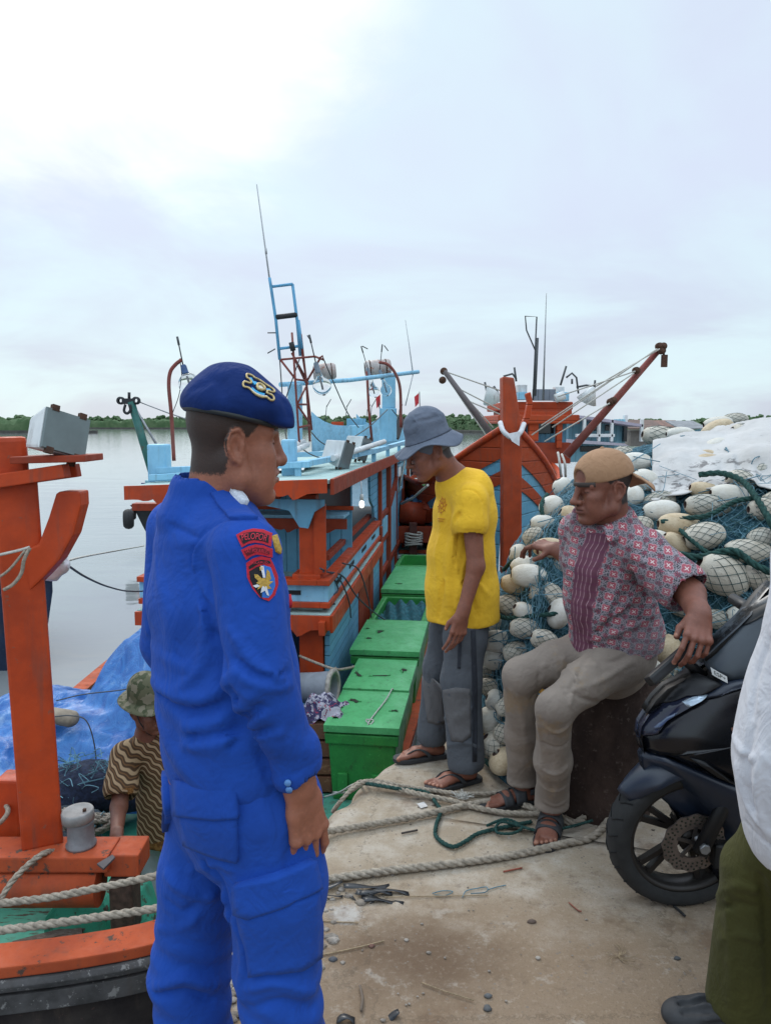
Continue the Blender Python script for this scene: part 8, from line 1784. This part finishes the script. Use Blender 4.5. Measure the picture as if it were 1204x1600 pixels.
for i in range(30):
    a = i / 30 * 6.2832
    for r, o in ((.104, 0), (.092, .1), (.080, .05)): 
        c_ = wc(r, a + o, .0605); m.lathe([(0, .0008), (.0036, .0008), (.0036, -.001)], c_, sc(0, 1, 0) - sc(0, 0, 0), 8)
m.build('disc_hole', M_hole, WHL)
m = MB()
for i in range(5):
    a = i / 5 * 6.2832; m.beam(wc(.0, a, .055), wc(.066, a + .35, .058), .012, .006, sc(0, 1, 0) - sc(0, 0, 0))
m.build('disc_carrier', plain('carrier_steel', (.10, .09, .085), .4, .6), WHL)
m = MB()
for yy in (.085, -.085): m.tube([sc(.0, yy, .25), sc(-.06, yy, .42), sc(-.16, yy * .8, .66)], [.026, .022, .020], 12)
m.build('fork_leg', M_sm, TS)
m = MB(); m.box(wc(.095, math.pi + .35, .075), (.05, .045, .085), None, .01); m.build('brake_caliper', M_sm, TS); m = MB(); m.tube([sc(0, .11, .28), sc(0, -.11, .28)], .010, 10); m.tube([sc(0, .105, .28), sc(0, .118, .28)], .017, 6); m.build('axle', M_steel, TS)
def fender(u, v):
    a = R(168) - R(150) * u; y = (v - .5) * 2; r = .318 - .050 * abs(y) ** 2.4 + .018 * u - .02 * (1 - u) ** 3; wd = .074 * (1 - .55 * (1 - u) ** 3); return wc(r, math.pi - a + 0, y * wd) if False else wc(r, R(172) * (1 - u) * 0 + R(10) + R(150) * u * 0 + (R(12) + R(140) * (u)), y * wd)
m = MB(); m.grid(lambda u, v: wc(.315 - .052 * abs(2 * v - 1) ** 2.4 + .012 * math.sin(u * 3.1), R(34) + R(96) * u, (2 * v - 1) * .078 * min(1, .45 + 2.2 * u)), 26, 13); fd = m.build('mudguard', M_sb, TS); md = fd.modifiers.new('t', 'SOLIDIFY'); md.thickness = .004
# rest of the machine, towards the right of the frame
S = SDF(.04); S.cone(sc(-.28, 0, .36), sc(-.85, 0, .34), .12, .13); S.cone(sc(-.85, 0, .42), sc(-1.15, 0, .60), .15, .15); S.cone(sc(-1.15, 0, .60), sc(-1.55, 0, .72), .15, .06); S.mesh('rear_body', .014, M_sb, TS, 1)
S = SDF(.03); S.econe(sc(-.62, 0, .74), sc(-1.42, 0, .84), (.13, .06), (.11, .05), sc(0, 1, 0) - sc(0, 0, 0)); S.mesh('seat', .014, M_sm, TS, 1)
m = MB(); m.grid(lambda u, v: sc(-1.30 + [.19, .255, .275, .255, .19][round(v * 4)] * math.cos(u * 6.2832), [.05, .055, 0, -.055, -.05][round(v * 4)], .275 + [.19, .255, .275, .255, .19][round(v * 4)] * math.sin(u * 6.2832)), 49, 5); m.grid(lambda u, v: sc(-1.30 + .19 * v * math.cos(u * 6.2832), .03, .275 + .19 * v * math.sin(u * 6.2832)), 49, 3); m.build('rear_wheel', M_tyre, TS)
m = MB(); m.tube([sc(-.75, .12, .22), sc(-.80, .30, .012)], .012, 8); m.build('side_stand', M_steel, TS)

# ---------------------------------------------------------------- ropes between boat, quay and bollard
def rope(pts, r, label, mat=None, name='rope', grp='manila mooring ropes'):
    m = MB(); rope_mesh(m, spline(pts, 8), r); return tag(recenter(m.build(name, mat or M_rope)), label, 'rope', grp)
gz_ = lambda px, py, r: atz(px, py, r)
rope([at(-60, 1463, 2.42), at(0, 1454, 2.46), at(112, 1439, 2.50), at(255, 1418, 2.56), at(390, 1398, 2.60), gz_(470, 1381, .03), gz_(493, 1377, .02), gz_(600, 1361, .018), gz_(700, 1350, .018), gz_(800, 1336, .018), gz_(880, 1318, .02), gz_(935, 1299, .02), Vector((1.10, 3.22, .06)), Vector((1.15, 3.35, .10))], .0150, 'thick manila rope nearest the viewer, from boat across the quay to the bollard')
rope([at(-60, 1424, 2.56), at(0, 1412, 2.60), at(80, 1402, 2.63), at(161, 1386, 2.66), at(262, 1364, 2.70), at(400, 1328, 2.80), gz_(500, 1302, .03), gz_(518, 1298, .02), gz_(590, 1286, .018), gz_(657, 1274, .02), gz_(730, 1258, .02), gz_(790, 1250, .02), gz_(830, 1262, .02), gz_(890, 1285, .02), Vector((.80, 2.93, .03))], .0145, 'manila rope farther up the quay, passing under the sandals to the bollard')
rope([at(0, 1406, 2.9), at(22, 1374, 2.95), at(46, 1350, 3.0), at(66, 1335, 3.04), at(82, 1331, 3.1), at(104, 1336, 3.17)], .013, 'pale rope draped over the orange cross beam')
rope([gz_(545, 1236, .0), gz_(565, 1222, .03), gz_(600, 1227, .025), gz_(650, 1240, .025), gz_(700, 1250, .02), gz_(745, 1262, .02), gz_(790, 1270, .02), gz_(850, 1272, .02)], .012, 'frayed rope along the quay beside the green box corner')
rope([atz(520, 1268, -.15), gz_(532, 1252, .0), gz_(552, 1232, .03), gz_(580, 1220, .035), gz_(640, 1230, .02), gz_(720, 1240, .018), gz_(790, 1238, .018)], .010, 'grey rope coming up over the quay edge by the green box')
rope([gz_(560, 1222, .03), gz_(620, 1232, .03), gz_(665, 1238, .02), gz_(682, 1256, .016), gz_(688, 1268, .014), gz_(681, 1290, .014), gz_(682, 1308, .014), gz_(706, 1323, .014), gz_(728, 1314, .014), gz_(748, 1302, .014), gz_(790, 1292, .014), gz_(830, 1284, .014)], .0085, 'thin green rope curled in a loop on the quay', M_ropeg)
rope([gz_(760, 1290, .03), gz_(790, 1280, .035), gz_(815, 1292, .03), gz_(800, 1302, .02), gz_(775, 1300, .02), gz_(785, 1284, .03), gz_(840, 1298, .03), gz_(880, 1294, .03), gz_(925, 1282, .04)], .006, 'tangle of green rope at the feet of the seated man', M_ropeg)
m = MB(); m.tube(spline([at(505, 1246, 4.8), at(530, 1238, 4.3), at(552, 1226, 3.7), gz_(575, 1222, .03)], 6), .006, 6); m.tube(spline([at(520, 1238, 4.6), at(545, 1238, 4.0), gz_(566, 1226, .02)], 6), .006, 6); tag(recenter(m.build('cord', M_ropew)), 'pale cords running from the quay down past the green box', 'cord')
m = MB(); c_ = gz_(722, 1246, .02); rs = random.Random(4)
for i in range(60): a = rs.uniform(0, 6.28); r = rs.uniform(.01, .06); m.tube([c_ + Vector((rs.uniform(-.02, .02), rs.uniform(-.02, .02), 0)), c_ + Vector((r * math.cos(a), r * math.sin(a) * .8, .015))], .0010, 3, cap=False)
tag(recenter(m.build('frayed_fibre', M_ropew, fix=False)), 'frayed pale fibres sticking from the rope on the quay', 'fibre')
# lines at the left
m = MB(); m.tube(spline([at(-20, 872, 3.0), at(0, 867, 3.04), at(30, 860, 3.05), at(47, 855, 3.06)], 5), .006, 6); tag(recenter(m.build('cord', M_ropew)), 'white cord tied round the orange post', 'cord')
m = MB(); m.tube(spline([at(96, 879, 3.4), at(130, 870, 4.5), at(180, 861, 6.5), at(225, 853, 9)], 5), .006, 6); tag(recenter(m.build('cord', M_ropew)), 'white line running from the white bag over the water', 'cord')
m = MB(); m.tube(spline([at(104, 882, 3.5), at(135, 902, 4.0), at(170, 917, 4.8), at(205, 924, 5.6), at(250, 922, 6.4)], 6), .006, 6); tag(recenter(m.build('cord', M_wire)), 'dark slack line sagging over the water', 'cord')
m = MB(); m.tube(spline([at(47, 856, 3.05), at(38, 875, 3.04), at(34, 895, 3.04), at(22, 912, 3.03), at(6, 922, 3.02)], 6), .008, 6); m.tube(spline([at(40, 860, 3.05), at(15, 890, 3.04), at(-6, 905, 3.03)], 6), .006, 6); tag(recenter(m.build('rope_tail', M_rope)), 'frayed rope tail hanging on the orange post', 'rope')
m = MB(); m.tube(spline([at(-10, 1292, 3.2), at(4, 1282, 3.22), at(13, 1268, 3.25), at(10, 1258, 3.3)], 6), .011, 7); tag(recenter(m.build('rope_end', M_rope)), 'short rope round the cut off post at the left edge', 'rope')
S = SDF(.02); c_ = V3(*at(92, 884, 3.5)); S.ell(c_, (.045, .035, .035)); S.ell(c_ + V3(-.035, 0, -.03), (.035, .03, .04)); S.cone(c_, c_ + V3(.03, 0, .06), .02, .006); S.wrinkle(.010, (28, 28, 28)); tag(recenter(S.mesh('plastic_bag', .006, plain('bag_white', (.66, .66, .70), .35, 0, .2), None, 1)), 'small white plastic bag tied beside the orange horn', 'bag')
t = empty('small_boat', (-6, 10.5, WZ), 'dark navy hull of a boat moored behind the orange post at the left edge', 'boat')
m = MB(); hp = [(82, 897), (83, 925), (76, 975), (50, 1015), (0, 1062), (-60, 1085)]; hq = [at(x, y, 10.2) for x, y in hp]; tp_ = [at(-400, 880, 10.2), at(-400, 1085, 10.2)]
m.prism([tp_[0]] + hq + [tp_[1]], (-1.1, 2.2, 0)); m.build('hull', paint('navy_hull', (.012, .028, .065), (.008, .016, .04), (.05, .06, .07), .6, 2, .62), t, bev=.04)
m = MB(); m.beam(at(-400, 884, 10.15), at(84, 898, 10.15), .12, .10); m.build('gunwale', paint('navy_cap', (.02, .06, .13), (.015, .04, .09)), t, bev=.01)
m = MB(); m.box(at(-20, 880, 10.6), (.5, .5, .6)); m.build('white_locker', M_white, t, bev=.03)
# grey can on the beam
t = empty('plastic_can', (-1.255, 3.15, -.21), 'grey plastic can with lid standing on the orange beam by the hand', 'can')
cb = Vector((-1.315, 3.14, -.21)); CM = plain('can_grey', (.22, .22, .23), .55, 0, .4, 12, .15)
m = MB(); m.lathe([(0, 0), (.062, 0), (.064, .012), (.056, .02), (.054, .10), (.058, .115), (0, .115)], cb, (0, 0, 1), 28); m.build('can_wall', CM, t)
m = MB(); m.lathe([(.060, .118), (.067, .120), (.067, .158), (.062, .165), (.055, .160), (0, .158)], cb, (-.05, -.03, 1), 28); m.build('can_lid', plain('can_lid', (.28, .27, .26), .6, 0, .3, 20), t); m = MB(); m.box(cb + Vector((.025, -.01, .166)), (.012, .012, .012)); m.build('lid_knob', M_rust, t)
m = MB(); m.prism([atz(x, y, -.205) for x, y in ((152, 1352), (176, 1338), (180, 1342), (162, 1360))], (0, 0, .008)); tag(recenter(m.build('slate_chip', plain('slate', (.07, .06, .065), .7))), 'flat dark chip under the fingertips on the beam', 'chip')
# weathered loose plank and coils on the fore deck
m = MB(); p0 = atz(60, 1479, -.66); m.box(p0, (.36, .10, .025), Matrix.Rotation(R(22), 3, 'Z') @ Matrix.Rotation(R(-4), 3, 'Y')); m.box(p0 + Vector((.03, .05, .012)), (.30, .05, .02), Matrix.Rotation(R(26), 3, 'Z')); tag(recenter(m.build('loose_plank', paint('grey_wood', (.15, .115, .095), (.10, .075, .06), (.24, .20, .17), .95, 8, .55, (2, 12, 6), .6), bev=.004)), 'weathered loose plank lying on the green fore deck', 'plank')

# ---------------------------------------------------------------- blue tarpaulin heap with net and rope on the deck
def th_(x, y):
    z = -.90
    for cx, cy, rx, ry, h in ((-1.45, 5.25, .75, .75, 1.12), (-2.40, 5.2, .80, .7, .62), (-1.95, 4.75, .75, .65, .66), (-2.45, 4.45, .7, .55, .56), (-1.1, 4.75, .45, .5, .62)):
        q = ((x - cx) / rx) ** 2 + ((y - cy) / ry) ** 2; z = max(z, -.90 + h * max(0, 1 - q) ** .55) if q < 1 else z
    return z
Bt = Mat('blue_tarp', .42, .4); n = Bt.noise(2.2, 5, .65); n2 = Bt.noise(7, 6, .72, Bt.co(scale=(1, .6, 1)), 1.0); n3 = Bt.noise(40, 4, .7); X_, Y_, Z_ = Bt.xyz(Bt.tc.outputs['Object'])
c = Bt.mix(n2.ramp(.35, .65), (.014, .095, .33), (.04, .18, .47)); c = Bt.mix((n + n2 * .5).ramp(.78, .98) * .7, c, (.30, .42, .55)); c = Bt.mix(n3.ramp(.62, .70) * .35, c, (.36, .45, .55)); c = Bt.mix(((X_ * -1.0 - 1.55) .ramp(0, .5)) * ((Y_ * -1.0 + 4.95).ramp(0, .25)) * (n2 + .25).ramp(.55, .8) * .85, c, (.33, .36, .39)); Bt.color(c); Bt.bump(n2, .5, .03); Bt.bump(n3, .2, .01)
m = MB(); NX, NY = 150, 110; GX = np.linspace(-3.0, -.62, NX); GY = np.linspace(4.02, 5.95, NY); Hh = np.array([[th_(x, y) for y in GY] for x in GX])
for _ in range(10): Hh[1:-1, 1:-1] = (Hh[1:-1, 1:-1] * 2 + Hh[:-2, 1:-1] + Hh[2:, 1:-1] + Hh[1:-1, :-2] + Hh[1:-1, 2:]) / 6
XX, YY = np.meshgrid(GX, GY, indexing='ij'); w1 = vnoise(XX * 4 + YY * 1.5, YY * 2.5 - XX, Hh * 3); w2 = vnoise(XX * 11 - YY * 4, YY * 8, Hh * 6 + 3); w3 = vnoise(XX * 24, YY * 20, Hh * 9)
lift = np.clip((Hh + .88) / .15, 0, 1); Hh = Hh + lift * ((.5 - np.abs(w1) * 2) * .07 + (.5 - np.abs(w2) * 2) * .04 + w3 * .014); keep = Hh > -.86
ids = -np.ones((NX, NY), int); vs = []
for i in range(NX):
    for j in range(NY): ids[i, j] = len(vs); vs.append((GX[i], GY[j], Hh[i, j]))
m.add(vs, [(ids[i, j], ids[i + 1, j], ids[i + 1, j + 1], ids[i, j + 1]) for i in range(NX - 1) for j in range(NY - 1) if keep[i:i + 2, j:j + 2].any()], True)
tag(recenter(m.build('tarpaulin', Bt.m)), 'blue tarpaulin with faded white patches over a heap on the boat deck', 'tarpaulin')
nm_ = plain('navy_net', (.012, .022, .055), .95, 0, .6, 60, .9)
def net_lump(c_, r, name, label, mat, cat='fishing net', seed=1):
    S = SDF(.05); rs = random.Random(seed)
    for i in range(9): S.ell(np.array(c_) + np.array((rs.uniform(-.7, .7) * r[0], rs.uniform(-.6, .6) * r[1], rs.uniform(-.3, .35) * r[2])), np.array(r) * rs.uniform(.4, .65))
    S.wrinkle(.012, (22, 22, 22)); o = S.mesh(name, .014, mat, None, 1)
    m = MB()
    for i in range(70):
        a = rs.uniform(0, 6.28); b = rs.uniform(.1, 1.3); q = Vector(c_) + Vector((r[0] * math.cos(a) * math.cos(b), r[1] * math.sin(a) * math.cos(b), r[2] * .9 * math.sin(b))); m.tube(spline([q + Vector((rs.uniform(-.08, .08), rs.uniform(-.08, .08), rs.uniform(-.05, .05))) for _ in range(4)], 4), .0028, 3, cap=False)
    k = m.build('loose_twine', M_net, o, fix=False); return tag(o, label, cat)
net_lump(at(138, 1240, 4.05), (.34, .22, .20), 'fishing_net', 'dark blue net bundle under the tarpaulin behind the post', nm_, seed=2); net_lump(at(40, 1305, 3.75), (.42, .18, .13), 'fishing_net', 'grey blue net heaped beside the foot of the orange post', plain('grey_net', (.07, .09, .11), .95, 0, .6, 60, .9), seed=3)
M_coil = plain('old_rope', (.33, .29, .24), .95, 0, .5, 50, .5)
m = MB(); rs = random.Random(8); c_ = at(128, 1283, 3.72)
for i in range(9): q = [c_ + Vector((rs.uniform(-.13, .16), rs.uniform(-.07, .07), rs.uniform(-.05, .05))) for _ in range(5)]; rope_mesh(m, spline(q, 6), .013)
rope_mesh(m, spline([at(146, 1300, 3.65), at(150, 1285, 3.7), at(153, 1278, 3.75), at(158, 1274, 3.8)], 5), .013)
tag(recenter(m.build('rope_pile', M_coil)), 'tangled old rope piled behind the grey can', 'rope'); 
m = MB(); c_ = at(25, 1325, 3.35)
for i in range(6): q = [c_ + Vector((rs.uniform(-.16, .16), rs.uniform(-.06, .06), rs.uniform(-.03, .05))) for _ in range(5)]; rope_mesh(m, spline(q, 6), .012)
tag(recenter(m.build('rope_pile', plain('pink_rope', (.34, .24, .20), .95, 0, .5, 50, .5))), 'pinkish rope bundle at the left end of the cross beam', 'rope')
S = SDF(.02); c_ = V3(*at(95, 1118, 4.5)); S.econe(c_ - V3(.09, 0, -.01), c_ + V3(.06, 0, -.02), (.05, .045), (.055, .045), (0, 1, 0)); S.wrinkle(.006, (14, 14, 14)); tag(recenter(S.mesh('net_buoy', .01, plain('buoy_tan', (.30, .25, .19), .9, 0, .4, 14, .3), None, 1)), 'weathered tan buoy lying on the blue tarpaulin', 'buoy')
for q in ([(83, 1120), (110, 1118), (135, 1126), (148, 1165), (152, 1215)], [(88, 1095), (130, 1085), (190, 1078), (225, 1070)], [(0, 1240), (30, 1246), (60, 1238)], ): m = MB().tube(spline([at(x, y, 4.36 if y > 1110 else 4.7) for x, y in q], 5), .004, 5); tag(recenter(m.build('tarp_line', M_wire)), 'thin dark line hanging down the blue tarpaulin behind the post' if q[0][0] == 83 else 'thin dark line across the tarpaulin beside the camouflage hat' if q[0][0] == 88 else 'short dark line on the tarpaulin at the left edge', 'cord')

# ---------------------------------------------------------------- litter on the quay
rs = random.Random(21); m = MB(); GM = Mat('gravel_stone', .9, .2); GM.color(GM.mix(GM.noise(23, 2).ramp(.35, .65), (.17, .14, .115), (.34, .30, .26)))
def pebble(mb, c_, r):
    o = rs.random() * 9; mb.add([Vector(c_) + Vector((v.x * r * (1 + .2 * math.sin(o + v.y * 4)), v.y * r * (.8 + .2 * math.sin(o * 2)), v.z * r * .55)) for v in IV], IF, True)
for i in range(420):
    y = rs.uniform(1.5, 4.2); x = rs.uniform(-.5, 1.1)
    if x < np.interp(y, [1.4, 2, 2.55, 3.2, 3.98], [-.62, -.46, -.3, -.08, .3]): continue
    k = vnoise(np.array([x * 3]), np.array([y * 3]), np.array([8.]))[0]
    if rs.random() < .55 - k * 1.5: pebble(m, (x, y, .003), rs.choice((.0025, .003, .0035, .004, .005, .0075)))
tag(m.build('gravel', GM.m, fix=False), kind='stuff')
m = MB()
for i in range(420):
    y = rs.uniform(1.55, 2.5); e = np.interp(y, [1.4, 2, 2.55], [-.72, -.56, -.40]); x = e + .04 + abs(rs.gauss(0, .11)); pebble(m, (x, y, .004), rs.uniform(.008, .022))
tag(m.build('pebbles', GM.m, fix=False), kind='stuff')
def twig(pts, r, lab, mat): m = MB(); m.tube(spline([atz(x, y, r + .004) for x, y in pts], 5), r, 5); tag(recenter(m.build('twig', mat)), lab, 'twig')
M_tw = plain('dry_straw', (.34, .25, .15), .9, 0, .4, 40)
twig([(500, 1493), (560, 1480), (600, 1470)], .0022, 'dry straw pointing at the dark stain on the quay', M_tw); twig([(600, 1402), (680, 1400), (762, 1399)], .0018, 'long thin straw right of the black plastic strips', M_tw); twig([(658, 1535), (695, 1549), (740, 1563)], .0018, 'thin straw near the bottom middle of the quay', M_tw); twig([(500, 1439), (540, 1441), (560, 1442)], .0020, 'short straw beside the white powder patch', M_tw); twig([(562, 1540), (566, 1560), (564, 1580)], .004, 'short brown stick near the lower edge of the picture', plain('bark', (.16, .12, .09), .9)); twig([(786, 1362), (815, 1356)], .003, 'red brown splinter beside the near rope', plain('red_splinter', (.25, .06, .035), .8)); twig([(888, 1410), (902, 1422), (908, 1424)], .0025, 'reddish chip on the open ground before the scooter', plain('red_chip', (.25, .08, .05), .8)); twig([(627, 1302), (652, 1297)], .004, 'dark stick between the two manila ropes', plain('dark_stick', (.05, .04, .035), .9)); twig([(1052, 1415), (1064, 1426), (1069, 1431)], .005, 'black stick under the scooter front wheel', M_black)
def strips(c_, n, ln, lab, seed, mat):
    q = random.Random(seed); m = MB()
    for i in range(n):
        a = q.uniform(-.5, .5) + (math.pi if q.random() < .3 else 0); w0 = q.uniform(.005, .011); o = c_ + Vector((q.uniform(-.12, .12), q.uniform(-.04, .04), .003 + .0012 * i)); L_ = ln * q.uniform(.5, 1); d = Vector((math.cos(a), math.sin(a), 0)); s_ = Vector((-d.y, d.x, 0)); bend = q.uniform(-.5, .5)
        m.grid(lambda u, v: o + d * (u - .5) * L_ + s_ * ((v - .5) * w0 * 2 + bend * (u - .5) ** 2 * L_) + Vector((0, 0, .010 * math.sin(u * 3.1 + i) + .006 * (v - .5) * math.sin(u * 7 + i))), 10, 3)
    o = m.build('plastic_strip', mat); md = o.modifiers.new('t', 'SOLIDIFY'); md.thickness = .0015; tag(recenter(o), lab, 'plastic strips')
M_strip = plain('black_plastic', (.022, .024, .028), .35, 0, .3, 30)
strips(atz(552, 1401, .0), 9, .17, 'torn black plastic strips lying by the near rope', 5, M_strip); strips(atz(520, 1362, .0), 2, .16, 'single grey plastic strip sticking under the near rope', 9, plain('grey_plastic', (.10, .11, .12), .4)); strips(atz(545, 1596, .0), 3, .06, 'scrap of black plastic at the bottom edge of the picture', 11, M_strip)
m = MB()
for q in ([(675, 1396), (690, 1392), (707, 1393), (695, 1399), (678, 1398)], [(722, 1402), (728, 1392), (745, 1388), (760, 1386), (758, 1394), (735, 1396)], [(762, 1390), (775, 1386), (790, 1383)]): m.tube(spline([atz(x, y, .006) for x, y in q], 5), .0016, 4)
tag(recenter(m.build('twine_scrap', M_net)), 'scraps of teal twine lying on the quay', 'twine')
m = MB()
for i in range(14): a = rs.uniform(0, 6.28); r = rs.uniform(.03, .07); c_ = atz(965, 1495, .006); m.tube(spline([c_, c_ + Vector((r * .5 * math.cos(a), r * .5 * math.sin(a), .004)), c_ + Vector((r * math.cos(a + .4), r * math.sin(a + .4), 0))], 4), .0010, 3)
tag(recenter(m.build('straw_tuft', M_tw)), 'small tuft of pale straw on the ground before the scooter', 'straw')
for px, py, r, cc_, lab in ((564, 1411, .020, (.24, .20, .16), 'tan stone beside the black plastic strips'), (761, 1575, .012, (.10, .10, .10), 'small grey stone in the lower middle of the ground'), (1057, 1497, .010, (.08, .08, .08), 'grey pebble on the ground below the scooter wheel'), (520, 1499, .013, (.09, .09, .10), 'dark pebble beside the dry straw'), (830, 1440, .014, (.13, .09, .07), 'flat brown stone before the scooter'), (580, 1478, .010, (.16, .08, .06), 'small red brown pebble on the straw'), (762, 1556, .011, (.12, .12, .12), 'grey stone just above the lower middle one')):
    mm = MB(); pebble(mm, atz(px, py, .003), r); tag(recenter(mm.build('stone', plain('stone_%d' % px, cc_, .9, 0, .3, 60, .3))), lab, 'stone')
mm = MB(); mm.prism([atz(x, y, .004) for x, y in ((651, 1256), (662, 1253), (668, 1260), (657, 1263))], (0, 0, .001)); tag(recenter(mm.build('paper_scrap', plain('scrap_white', (.6, .58, .56), .8))), 'white paper scrap beside the ropes on the quay', 'paper')
